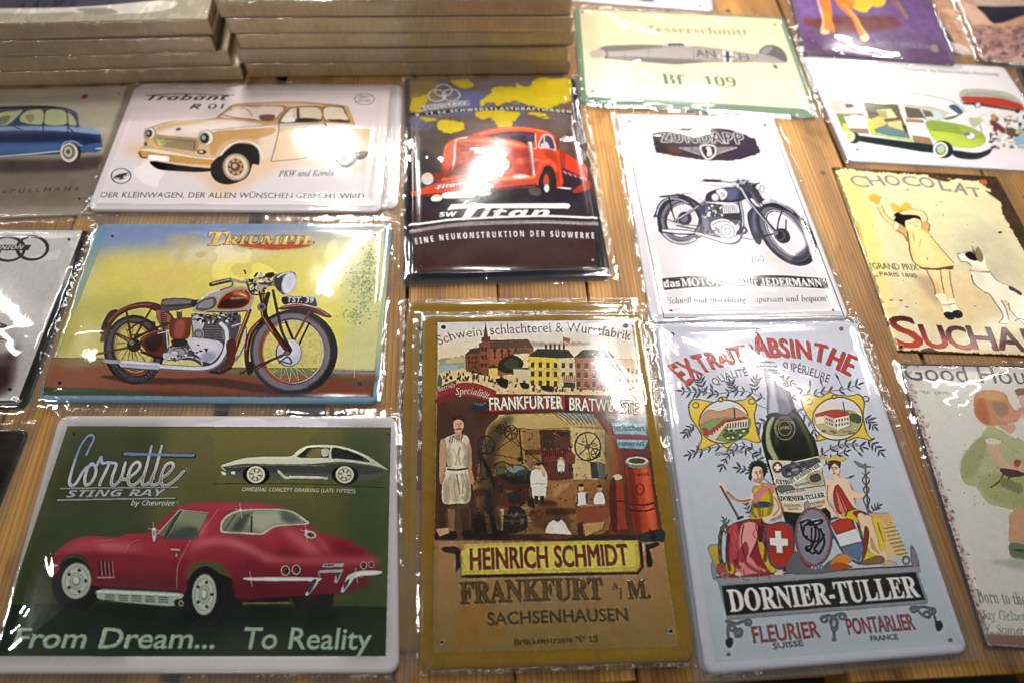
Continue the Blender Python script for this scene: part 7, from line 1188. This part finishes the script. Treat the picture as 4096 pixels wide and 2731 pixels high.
def art_suchard(A):
    A.b[:] = np.array((74, 52, 36))/255.; A.noise(.05, 5, 3)
    A.zoom(3300, 640, .5103); rr = random.Random(12)
    base_ = P('82,84 150,66 300,90 480,100 800,118 1000,150 1210,165 1290,230 1380,330 1400,430 1500,600 1560,720 1700,1000 2000,1540 1560,1530 1000,1510 560,1490 520,1420 470,1200 380,900 300,690 180,340 130,200'); e_ = []
    for i in range(len(base_)):
        a, b = base_[i], base_[(i+1) % len(base_)]; n = max(4, int(np.hypot(*(b-a))/11))
        for k in range(n): q = a+(b-a)*k/n; j = rr.uniform(-9, 9)*(1.8 if rr.random() < .12 else 1); e_.append((q[0]+j, q[1]+rr.uniform(-8, 8)))
    A.f(e_, (110, 66, 34)); e2 = [(x+(800-x)*.006+rr.uniform(-3, 3), y+(780-y)*.006) for x, y in e_]
    A.f(e2, (228, 214, 156), grad=((220, 204, 160), (500, 300), (1300, 900)))
    A.sf('300,250 900,220 1300,500 1400,900 1000,800 900,400 700,300', (214, 212, 166), alpha=.7, blur=22); A.sf('700,950 1100,900 1400,1100 1200,1260 800,1300 700,1100', (226, 190, 130), alpha=.6, blur=18); A.sf('100,100 300,150 400,600 500,1000 560,1400 480,1200 200,400', (240, 216, 110), alpha=.8, blur=10); A.sf('1000,600 1300,500 1500,800 1400,1000 1100,850', (190, 176, 150), alpha=.5, blur=20)
    A.sf('700,900 900,950 900,1150 1000,1250 850,1100 760,1000', (150, 120, 100), alpha=.5, blur=8)
    for q in ('240,470 262,490 300,640 330,800 300,700 250,540', '320,690 350,800 360,860'): A.sf(q, (226, 160, 60), alpha=.8, blur=2)
    A.sf('810,124 860,120 900,140 960,150 990,160 960,176 880,160 830,145', (90, 60, 40)); A.sf('1210,160 1260,160 1270,190 1220,190', (200, 90, 50)); A.sf('1250,240 1330,270 1380,330 1330,300', (70, 46, 40)); A.sf('750,1490 830,1470 900,1500 1010,1500 940,1520 800,1510', (90, 66, 46)); A.e(1370, 566, 16, 9, (60, 50, 36)); A.sf('1390,420 1420,470 1400,440', (200, 110, 50))
    for k in range(40): A.e(130+rr.random()*1300, 110+rr.random()*1380, 3+rr.random()*4, 2+rr.random()*3, (130, 96, 50), alpha=.5)
    for x, y in ((517, 1094), (594, 1098), (640, 1150), (650, 236), (405, 905)): A.sf([(x-14, y), (x, y-6), (x+16, y+3), (x, y+6)], (110, 96, 66), alpha=.8)
    # lettering
    V = (140, 132, 140)
    for c, q, hh in (('C', '216,206 350,218', 84), ('H', '366,206 478,202', 78), ('O', '490,200 606,206', 76), ('C', '632,206 756,210', 76), ('O', '760,214 874,224', 76), ('L', '916,240 994,248', 76), ('A', '1014,254 1118,278', 80), ('T', '1140,288 1240,298', 70)):
        A.text(c, q, hh, V, 'sans', rel=.3, bold=0.32, outline=((176, 168, 150), .3), slant=-.05)
    A.text('GRAND PRIX', '378,848 736,864', 46, (112, 108, 70), 'sans', rel=.2, bold=0.11); A.text('PARIS 1800', '432,904 722,920', 30, (112, 108, 70), 'sans', rel=.2, bold=0.11)
    # girl
    SK, SD, LN, YD = (236, 204, 140), (206, 160, 96), (120, 84, 50), (232, 206, 120)
    A.sf('410,330 440,360 480,430 545,490 540,520 500,500 450,440 410,370', SK); A.st('440,355 480,430 545,488', .8, LN); A.st('410,370 450,445 530,520', .6, LN); A.sf('385,310 420,305 430,335 410,350 390,340', SD); A.sf('342,296 380,266 438,290 430,310 390,322 370,325', (244, 170, 40))
    A.sf('535,500 560,490 640,540 650,600 640,640 610,590 540,550', SD); A.st('545,545 610,580 650,640', 1.0, LN); A.sf('545,490 575,500 570,545 540,545', (240, 226, 180))
    A.sf('750,480 800,485 825,510 810,560 840,600 800,590 760,550', SD); A.st('800,490 822,510 812,560', 1.0, LN)
    A.sf('644,548 760,545 830,595 900,680 980,760 1008,800 1000,840 860,852 760,845 700,810 670,740 660,640', YD); A.sf('690,600 760,570 860,700 940,800 820,830 720,790', (240, 216, 140), blur=6); A.st('644,560 656,640 668,730 700,805 760,842', 1.4, LN); A.st('830,598 900,680 1006,800', .9, LN); A.sf('740,838 860,846 1000,826 1004,842 990,856 860,862 770,856', (110, 70, 44)); A.st('690,560 700,640', .7, (200, 160, 90)); A.st('750,620 740,680', .6, (206, 170, 96)); A.st('800,765 803,785', .9, (110, 80, 44))
    A.sf('640,480 690,455 745,475 752,520 730,550 690,552 640,530', (240, 208, 150)); A.sf('540,430 570,410 620,425 680,430 740,440 758,490 740,470 700,458 660,470 630,480 628,530 600,510 540,475 552,450', (34, 26, 22)); A.st('540,440 560,430 600,450', 1.6, (30, 24, 20)); A.st('660,495 680,490 700,496', .5, (130, 90, 60)); A.st('710,488 735,482', .5, (130, 90, 60)); A.e(715, 520, 9, 3, (196, 96, 70)); A.st('700,498 706,510', .4, (160, 110, 70))
    A.sf('580,410 620,392 690,386 760,400 800,440 795,480 760,480 745,445 700,430 620,430', SK); A.st('590,408 640,392 700,388 765,404 802,445 798,485', .8, LN); A.st('620,430 700,432 745,450', .7, LN); A.sf('512,340 560,350 590,380 600,360 630,334 660,345 686,390 630,392 580,410 540,405', (242, 176, 50)); A.st('590,385 600,400 580,410', .7, (180, 110, 30))
    A.sf('795,862 900,866 920,900 915,960 935,1045 865,1055 850,960 820,900', SK); A.sf('905,866 975,862 980,930 1010,1080 965,1100 940,1050 925,960', SK); A.st('796,866 850,970 866,1050', 1.2, LN); A.st('905,870 918,960 938,1060', .9, LN); A.st('978,870 985,950 1012,1080', .8, LN); A.sf('820,900 880,960 910,1040 870,1040 850,970', (214, 170, 100), alpha=.6, blur=3)
    A.sf('866,1056 936,1046 965,1120 970,1140 918,1145 905,1110', (238, 230, 190)); A.sf('962,1098 1012,1084 1022,1120 980,1136', (238, 230, 190)); A.sf('918,1140 960,1140 1005,1190 1000,1200 940,1205', (240, 232, 196)); A.sf('975,1132 1010,1126 1055,1170 1030,1190 1000,1180', (240, 232, 196)); A.st('918,1138 965,1136', .8, (90, 60, 44)); A.st('975,1132 1010,1126', .8, (90, 60, 44))
    A.sf('930,1205 960,1188 1010,1200 1018,1235 1000,1252 960,1245', (24, 20, 26)); A.sf('1000,1190 1040,1175 1074,1190 1082,1220 1060,1240 1020,1235', (24, 20, 26)); A.e(1050, 1195, 8, 5, (90, 86, 96))
    # dog
    W_ = (238, 230, 206)
    A.sf('1038,735 1060,728 1110,720 1150,715 1200,740 1240,750 1260,790 1270,840 1300,890 1340,940 1440,980 1540,1050 1700,1180 1700,1300 1560,1300 1500,1230 1450,1180 1440,1120 1390,1100 1420,1170 1440,1240 1430,1280 1370,1284 1366,1270 1395,1240 1380,1190 1330,1100 1290,1050 1200,1000 1150,900 1145,820 1110,795 1070,790 1045,765', W_)
    A.st('1038,735 1110,720 1150,715', .8, LN); A.st('1040,750 1070,792 1110,796 1150,830', 1.0, LN); A.st('1150,900 1165,960 1230,1020 1290,1050', 1.2, LN); A.st('1290,1050 1330,1110 1385,1190 1395,1240 1366,1275 1430,1284', 1.0, LN); A.st('1380,1100 1420,1170 1440,1250', 1.0, LN); A.st('1440,1120 1450,1170 1500,1230 1560,1290', .9, LN); A.st('1300,890 1350,945 1440,985', .9, LN); A.st('1490,1260 1520,1244 1560,1250', 1.0, LN)
    A.sf('1100,728 1140,718 1180,740 1195,775 1180,790 1130,775 1100,745', (34, 26, 36)); A.sf('1145,668 1170,690 1190,730 1170,735 1150,700', (176, 160, 120)); A.sf('1190,680 1215,700 1240,760 1230,795 1200,790 1180,740', (140, 116, 84)); A.sf('1160,700 1180,730 1175,740 1155,730', (100, 80, 60)); A.e(1045, 734, 7, 6, (30, 24, 20)); A.st('1142,862 1200,872 1294,876', 2.6, (206, 130, 60)); A.sf('1440,985 1480,1000 1540,1040 1530,1060 1480,1030 1445,1015', (70, 44, 50)); A.sf('1160,830 1220,850 1250,930 1200,980 1160,900', (214, 204, 176), alpha=.6, blur=4)
    # red word
    for c, q, hh in (('S', '572,1462 786,1468', 238), ('U', '800,1468 982,1476', 176), ('C', '1000,1478 1168,1482', 176), ('H', '1170,1476 1362,1490', 172), ('A', '1376,1484 1580,1500', 172), ('R', '1610,1500 1790,1510', 172), ('D', '1820,1512 2000,1520', 172)):
        A.text(c, q, hh, (196, 60, 44), 'sans', rel=.6, bold=0.99, outline=((110, 40, 40), .3), grad=((90, 30, 44), (800, 1400), (800, 1290)))
    A.e(594, 1462, 26, 24, (206, 130, 60), blur=1); A.e(594, 1464, 15, 14, (50, 60, 80)); A.e(594, 1464, 8, 8, (20, 20, 30)); A.noise(.035, 10, 3); A.noise(.02, 1.5, 8)

def art_house(A):
    A.b[:] = np.array((60, 44, 44))/255.; A.mm(); A.f('2.2,2 198,2 198,297.5 2.2,297.5', (206, 190, 184)); A.zoom(3560, 1400, .85)
    A.mm(); A.f('7,12 192,12 192,291 7,291', (228, 224, 212), alpha=.95, blur=3); rr = random.Random(2)
    for k in range(300):
        y = rr.random()*296; x = 2.5+abs(rr.gauss(0, 3.2)); A.e(x, y, .4+rr.random()*1.6, .4+rr.random()*1.8, rr.choice([(160, 110, 110), (190, 150, 146), (110, 70, 70), (214, 200, 190)]), alpha=.7)
    A.f('3,2.4 197,2.4 197,12 3,12', (150, 110, 90), blur=1.5); A.zoom(3560, 1400, .85)
    A.text('Good Housekeeping', '78,150 400,164 1180,190', 92, (92, 98, 104), 'sans', rel=.1, bold=0.054, hmul=[1, 1, .9]); A.text('JUNE 1926', '108,218 280,226', 14, (160, 156, 150), 'serif', rel=0)
    HR = (218, 146, 96)
    A.sf('392,260 398,225 440,205 500,206 540,225 556,260 580,300 612,320 600,360 560,370 540,388 470,385 430,370 400,330', HR); A.sf('410,240 450,212 510,214 540,240 520,260 450,250', (236, 170, 90), alpha=.8, blur=2); A.sf('400,270 440,250 470,380 440,372 404,330', (200, 104, 60), alpha=.8, blur=3); A.sf('500,330 560,300 610,320 606,350 570,376 520,360', (230, 150, 120), blur=1.5); A.sf('480,270 530,265 560,310 520,340 490,310', (150, 130, 96), alpha=.7, blur=2)
    A.sf('590,205 640,196 700,230 690,330 650,350 612,340 620,300 600,250', (226, 180, 150)); A.sf('585,200 640,194 700,220 690,280 630,230 596,232', (150, 110, 84)); A.e(620, 306, 18, 16, (230, 140, 130), blur=1)
    G = (188, 190, 138)
    A.sf('450,400 500,385 560,392 600,440 640,470 700,520 700,800 630,806 560,790 480,770 430,720 410,690 360,670 340,630 345,560 380,490 430,440', G); A.sf('380,500 440,440 470,470 440,560 400,640 350,640 345,560', (164, 170, 106), alpha=.8, blur=3); A.sf('440,640 560,620 700,640 700,790 560,780 450,720', (170, 172, 100), alpha=.7, blur=4)
    for k in range(90): A.e(350+rr.random()*290, 450+rr.random()*340, 3, 3, (130, 140, 80), alpha=.6)
    A.sf('455,452 510,462 520,520 560,570 610,600 600,620 540,600 480,540 460,500', (226, 176, 140)); A.sf('570,585 620,590 620,620 580,616', (232, 170, 136)); A.sf('460,450 520,460 516,480 458,476', (226, 216, 190)); A.sf('500,385 560,400 600,436 590,450 540,420 500,400', (230, 224, 206)); A.sf('516,388 580,380 590,400 570,430 540,410', (226, 170, 130))
    A.st('540,620 520,660 480,690', 1.6, (90, 96, 50)); A.st('600,620 560,650 540,680', 1.6, (90, 96, 50)); A.sf('520,600 600,606 640,630 560,640', (90, 60, 50)); A.sf('590,560 620,560 612,590 592,586', (196, 70, 60))
    for k in range(6): A.sf([(520+k*16, 650+k*8), (540+k*16, 640+k*6), (560+k*14, 670+k*8), (535+k*14, 690+k*6)], (130, 134, 90), alpha=.8)
    A.sf('575,806 640,808 640,960 570,950 565,880', (222, 160, 120)); A.sf('568,950 640,960 640,1020 575,1010', (110, 130, 96)); A.st('590,980 640,984', 2, (60, 70, 60)); A.sf('480,1030 640,1020 760,1040 640,1070', (190, 190, 176), blur=3)
    A.text('Born to the …', '424,1206 700,1226', 52, (120, 140, 130), 'serif', rel=.1); A.text('Jay Gelzer · …', '440,1280 720,1290', 40, (120, 150, 140), 'ital', rel=.1, bold=0.045); A.text('W. Somerset …', '440,1336 740,1350', 36, (130, 150, 140), 'ital', rel=.1, bold=0.045); A.noise(.02, 6, 5); A.noise(.02, 1.2, 9)

# ------------------------------------------------------------------ the things on the table
Z0, Z1 = .0022, .0048
def PL(a): return globals().get('art_'+a) or (lambda A: A.mm().f([(12, 12), (A.w-12, 12), (A.w-12, A.h-12), (12, A.h-12)], (150, 140, 120)))
ST = 1.8
tin_sign('white rimmed tin sign with a red sports car on an olive green ground', [(238, 1660), (1586, 1662), (1597, 2690), (-52, 2692)], Z1, 300, 200, PL('corvette'), seed=11, rad=9, marg=(6, 9, 8, 13), step=ST, fold_px=[(0, 1600, .7214, [(265, 740, 330, 990), (60, 1340, 240, 1020), (110, 1280, 260, 1170), (30, 1370, 130, 1200)])], group='wrapped tin signs')
tin_sign('blue rimmed tin sign with a maroon vintage motorcycle against a yellow sky', [(392, 896), (1570, 892), (1511, 1612), (148, 1604)], Z1, 300, 200, PL('triumph'), seed=12, prof='rolled', marg=(9, 6, 10, 8), step=ST, fold_px=[(100, 840, .6548, [(2130, 170, 1790, 385), (2150, 160, 1950, 300), (250, 60, 600, 90), (180, 1040, 330, 500)])])
tin_sign('white tin sign, partly hidden, peeping out right behind the cream small car sign', [(552, 338), (1611, 341), (1592, 836), (372, 829)], Z0, 300, 200, PL('trabant_back'), seed=13, prof='step', step=2.2, rad=9)
tin_sign('pinkish white tin sign with a beige two door small car, worded DER KLEINWAGEN', [(540, 345), (1563, 350), (1525, 849), (347, 841)], Z1+.0012, 300, 200, PL('trabant'), seed=14, prof='step', step=2, rad=9, marg=(6, 7, 6, 13), fold_px=[(0, 300, .6973, [(1700, 460, 1960, 520), (1960, 320, 2130, 360), (2050, 400, 2140, 420), (1900, 430, 1960, 340), (760, 540, 900, 400), (1740, 470, 2080, 560)])])
tin_sign('grey tin sign with a blue saloon car worded PULLMAN, cut off by the left edge', dict(px=(535, 343), to=(0, 357), neg=True, corner='TR', axis='x'), Z0, 300, 200, PL('pullman'), seed=15, prof='flat', step=2.2, rad=3)
tin_sign('pale grey tin sign with interlocked rings and black rim, left of the yellow motorcycle sign', dict(px=(372, 922), to=(0, 919), neg=True, corner='TR', axis='x'), Z0, 300, 200, PL('union'), seed=16, prof='rolled', step=2, marg=(6, 7, 9, 9))
tin_sign('black glossy tin sign at the left edge, only its top right corner showing', dict(px=(116, 1714), to=(0, 1712), neg=True, corner='TR', axis='x'), Z0, 300, 200, PL('black'), seed=17, prof='rolled', step=2)
tin_sign('black rimmed tin sign with a red lorry under a yellow world map, worded Titan', [(1619, 314), (2300, 310), (2447, 1108), (1614, 1133)], Z1, 200, 300, PL('titan'), seed=18, prof='step', marg=(6, 8, 5, 5), step=ST, fold_px=[(1580, 280, .5613, [(470, 530, 690, 710), (510, 570, 760, 560), (620, 700, 420, 980), (300, 1080, 560, 900), (1200, 1170, 1450, 1380), (220, 620, 330, 700), (260, 600, 350, 680), (300, 590, 340, 660)])])
tin_sign('mustard rimmed butcher tin sign, lower one of the pair, mostly covered', [(1627, 1211), (2508, 1205), (2740, 2588), (1572, 2610)], Z0, 200, 300, PL('frank_back'), seed=19, prof='rolled', marg=(8, 12, 5, 5), step=2)
tin_sign('mustard rimmed butcher tin sign, upper one, worded HEINRICH SCHMIDT FRANKFURT', [(1689, 1264), (2577, 1255), (2785, 2642), (1678, 2680)], Z1+.0014, 200, 300, PL('frank'), seed=20, prof='rolled', marg=(9, 10, 5, 4), step=ST, fold_px=[(1580, 1180, .9895, [(720, 210, 960, 420), (850, 210, 1050, 520), (740, 730, 850, 870), (600, 150, 900, 150), (1100, 1080, 1160, 1300)])])
tin_sign('pale blue tin sign hidden beneath the absinthe bottle sign, showing at its left side', [(2604, 1286), (3405, 1278), (3862, 2596), (2800, 2690)], Z0, 200, 300, PL('abs_back'), seed=21, prof='rolled', step=2)
tin_sign('pale blue tin sign with a green bottle and two seated figures, worded DORNIER-TULLER', [(2618, 1296), (3422, 1284), (3878, 2608), (2822, 2696)], Z1+.001, 200, 300, PL('absinthe'), seed=22, prof='rolled', marg=(8, 9, 5, 6), step=ST, fold_px=[(2580, 1250, .9442, [(110, 110, 460, 240), (400, 230, 800, 260), (660, 80, 840, 100), (1050, 870, 1120, 1010)])])
tin_sign('white tin sign with a dark blue motorcycle under a ZÜNDAPP emblem', [(2464, 456), (3092, 470), (3400, 1274), (2606, 1290)], Z1, 200, 300, PL('zundapp'), seed=63, prof='step', marg=(6, 9, 5, 5), step=ST, fold_px=[(2420, 430, .555, [(620, 1140, 1130, 1150), (700, 1210, 1480, 1330), (860, 1140, 1000, 1060), (900, 1180, 1130, 1120), (600, 1040, 640, 1180)])])
tin_sign('cream tin sign with a grey aeroplane fuselage, green rim, worded Bf 109', [(2297, 30), (3134, 72), (3276, 470), (2322, 414)], Z1, 300, 200, PL('bf'), seed=24, prof='flat', step=2, marg=(6, 9, 6, 6), fold_px=[(2260, 0, .7806, [(170, 70, 400, 180), (180, 100, 600, 200), (160, 470, 780, 500), (400, 480, 1250, 560), (640, 120, 740, 160)])])
tin_sign('white tin sign with green picture at the top edge, above the aeroplane sign', dict(px=(2853, 46), to=(2300, 6), neg=True, corner='BR', axis='x'), Z0, 300, 200, PL('topwhite'), seed=25, prof='flat', step=3)
tin_sign('white tin sign with a green and white cutaway minibus and a small red bus', [(3214, 226), (4015, 268), (4300, 694), (3394, 645)], Z0, 300, 200, PL('bus'), seed=27, prof='flat', step=2.2, marg=(6, 6, 4, 4))
tin_sign('purple tin sign with the orange legs of a dancer, overlapping the minibus sign', dict(px=(3216, 212), to=(3814, 259), corner='BL', axis='x'), Z1+.001, 200, 300, PL('purple'), seed=26, prof='flat', step=2.5)
tin_sign('tan and pink painted sign directly right of the purple sign, mostly covered', dict(px=(3800, 214), to=(4050, 238), corner='BL', axis='x'), Z0, 200, 300, PL('pink_back'), seed=28, prof='flat', step=3)
tin_sign('pink rocky painted sign with a dark blue patch, in the top right corner', dict(px=(3925, 238), to=(4200, 262), corner='BL', axis='x'), Z1+.002, 200, 300, PL('pink'), seed=29, prof='flat', step=2.5)
tin_sign('dark rimmed sign corner poking in at the right edge beside the minibus sign', dict(px=(4062, 262), to=(4250, 280), corner='TL', axis='x'), Z0, 200, 300, PL('darkcorner'), seed=30, prof='rolled', step=3)
tin_sign('unwrapped cream sign with rusty edges, yellow dressed girl and white dog', [(3326, 668), (3988, 706), (4385, 1436), (3592, 1406)], .0016, 200, 300, PL('suchard'), film=False, seed=31, prof='flat', rad=3, name='enamel_sign')
tin_sign('pale sign with a red haired child in a green dress, worded Good Housekeeping', [(3592, 1452), (4330, 1466), (4760, 2640), (3944, 2586)], Z0, 200, 300, PL('house'), seed=32, prof='flat', rad=2, marg=(6, 6, 6, 14), crink=1.7, step=ST, fold_px=[(3560, 1400, .85, [(300, 260, 420, 430), (310, 320, 380, 400), (410, 800, 700, 1130), (430, 900, 600, 1160), (400, 860, 640, 1060), (470, 980, 560, 1140), (420, 530, 500, 640), (500, 1000, 700, 1180)])], name='cover_sign')

# shrink-wrapped canvases
def canvas_mat():
    t = NT('raw_canvas'); tc = t.n('TexCoord'); n = t.n('TexNoise'); n.inputs['Scale'].default_value = 22; n.inputs['Detail'].default_value = 6; t.l(tc.outputs['Object'], n.inputs['Vector'])
    p = t.n('BsdfPrincipled'); p.inputs['Roughness'].default_value = .85; w_ = t.n('TexNoise'); w_.inputs['Scale'].default_value = 1; w_.inputs['Detail'].default_value = 5; mm_ = t.n('Mapping'); mm_.inputs['Scale'].default_value = (420, 120, 60); t.l(tc.outputs['Object'], mm_.inputs[0]); t.l(mm_.outputs[0], w_.inputs['Vector'])
    oi = t.n('ObjectInfo'); hs = t.n('HueSaturation'); t.l(t.ramp(n.outputs[0], [(.3, lin((192, 160, 114))), (.7, lin((218, 188, 140)))]), hs.inputs['Color']); t.l(t.math('ADD', t.math('MULTIPLY', oi.outputs['Random'], .25), .86), hs.inputs['Value'])
    mu = t.n('Mix', data_type='RGBA', blend_type='MULTIPLY'); mu.inputs[0].default_value = .55; t.l(hs.outputs[0], mu.inputs[6]); t.l(w_.outputs[0], mu.inputs[7]); t.l(mu.outputs[2], p.inputs['Base Color']); b = t.n('Bump'); b.inputs['Strength'].default_value = .3; b.inputs['Distance'].default_value = .0008; t.l(w_.outputs[0], b.inputs['Height']); t.l(b.outputs[0], p.inputs['Normal']); t.l(p.outputs[0], t.out.inputs[0]); return t.m
CANV = canvas_mat(); SHRINK = film_mat('shrink_wrap', haze=.01, gloss=.9, bump=1.0, rough=.05)
def canvas(label, A, B, z, th, depth, dx=0, rot=0, art=None, group=None, seed=0, sag=0):
    A = np.array(A); B = np.array(B); ex = (B-A)[:2]; Lx = np.hypot(*ex); ang = math.atan2(ex[1], ex[0])+rot
    root = thing('stretched_canvas', label, 'canvas print', (A[0]+dx*math.cos(ang), A[1]+dx*math.sin(ang), z), group); root.rotation_euler = (0, 0, ang)
    def box(name, g, mat, nx=30, smooth=True, jit=0, parent=root, n2=8):
        r = np.random.RandomState(seed+int(g*1e4)); V = []; F = []
        b_ = .0009; prof = [(-g+b_, -g*.3), (-g, b_), (-g*1.0, th*.35), (-g, th*.7), (-g, th-b_), (-g+b_*.3, th-b_*.3+g*.5), (-g+b_, th+g*.5)]+[(depth*k/n2, th+g*.5+jit*.6*r.rand()) for k in range(1, n2)]+[(depth+g, th+g*.5), (depth+g, -g*.3)]
        xs = np.linspace(-g, Lx+g, nx); m = len(prof)
        for i, x in enumerate(xs):
            zs = sag*math.sin(math.pi*i/(nx-1)*1.0)
            for j, (y, zz) in enumerate(prof):
                V.append((x, y+(r.rand()-.5)*jit*(j < 7), zz+zs+(r.rand()-.5)*jit*.6*(0 < j < m-1)))
        for i in range(nx-1):
            for j in range(m): F.append((i*m+j, (i+1)*m+j, (i+1)*m+(j+1) % m, i*m+(j+1) % m))
        F.append(tuple(range(m))); F.append(tuple(reversed(range((nx-1)*m, nx*m))))
        o = mesh(name, V, F, mat, parent, smooth=False)
        if jit: o.data.polygons.foreach_set('use_smooth', [True]*len(o.data.polygons))
        return o
    o = box('canvas_body', 0, CANV); f = box('shrink_wrap', .0007, SHRINK, nx=90, jit=.0009, n2=22)
    at_ = f.data.attributes.new('wrinkle', 'FLOAT', 'POINT'); at_.data.foreach_set('value', [.35]*len(f.data.vertices))
    if art:
        tr = [np.array([root.location[0]+math.cos(ang)*x-math.sin(ang)*y, root.location[1]+math.sin(ang)*x+math.cos(ang)*y, z+th]) for x, y in ((0, depth), (Lx, depth), (Lx, 0), (0, 0))]
        a = Art(Lx*1000, depth*1000, [px_of(p) for p in tr]); art(a)
        m_ = plate_mat('canvas_print', a.image('canvas_print'), rough=.45)
        pr = mesh('printed_face', [(.001, .001, th+.0004+sag*.0), (Lx-.001, .001, th+.0004), (Lx-.001, depth-.001, th+.0004), (.001, depth-.001, th+.0004)], [(0, 1, 2, 3)], m_, root, uv=[(0, 0), (1, 0), (1, 1), (0, 1)])
    return root
TH = .0194
RA, RB = (-.3475, .6639), (.0433, .7116); LA, LB = (-.760, .5975), (-.3523, .6588)
names = ['bottom', 'second from bottom', 'third', 'fourth', 'top']
for k, (z, dx, rt) in enumerate([(.0004, .004, .002), (.0200, .000, -.006), (.0400, .006, .005), (.0600, .001, -.004), (.0800, -.003, .003)]):
    canvas(f'shrink-wrapped beige canvas, {names[k]} of the five in the right hand stack', RA, RB, z, TH, .34, dx, rt, art=PL('canvas_r') if k == 4 else None, group='stacked canvases', seed=40+k)
for k, (z, dx, rt) in enumerate([(.0004, .004, .000), (.0203, -.004, .004), (.0404, -.016, -.003), (.0606, -.012, .004)]):
    canvas(f'shrink-wrapped beige canvas, {["bottom", "second from bottom", "third from bottom", "top"][k]} of the four in the left hand stack', LA, LB, z, TH, .34, dx, rt, art=PL('canvas_l') if k == 3 else None, group='stacked canvases', seed=50+k)

# torn black sticker remnants stuck to the planks
STK = simple('black_sticker', (30, 28, 28), .55, noise=(120, (44, 40, 36)))
def scrap(label, pts):
    W3 = np.array([at(x, y, .0) for x, y in pts]); c = W3.mean(0); root_z = .0
    r = random.Random(5); P2 = []
    for i in range(len(W3)):
        a, b = W3[i], W3[(i+1) % len(W3)]
        for k in range(6): q = a+(b-a)*k/6; P2.append(q+np.array([(r.random()-.5)*.0012, (r.random()-.5)*.0012, 0]))
    P2 = np.array(P2)-c; n = len(P2); V = np.vstack([P2+[0, 0, .0003], P2+[0, 0, .0008]]); F = [tuple(range(n, 2*n))]+[(i, (i+1) % n, n+(i+1) % n, n+i) for i in range(n)]
    ar = sum(P2[i-1][0]*P2[i][1]-P2[i][0]*P2[i-1][1] for i in range(n))
    if ar < 0: F = [tuple(reversed(f)) for f in F]
    o = mesh('torn_sticker', V, F, STK); o.location = c; o['label'] = label; o['category'] = 'sticker'
scrap('larger torn black sticker scrap on the plank above the sports car sign', [(1152, 1600), (1302, 1600), (1306, 1680), (1146, 1680)])
scrap('small torn black sticker scrap with a notch, right of the larger scrap', [(1322, 1632), (1334, 1634), (1340, 1648), (1356, 1650), (1368, 1636), (1388, 1636), (1392, 1652), (1376, 1680), (1318, 1680)])
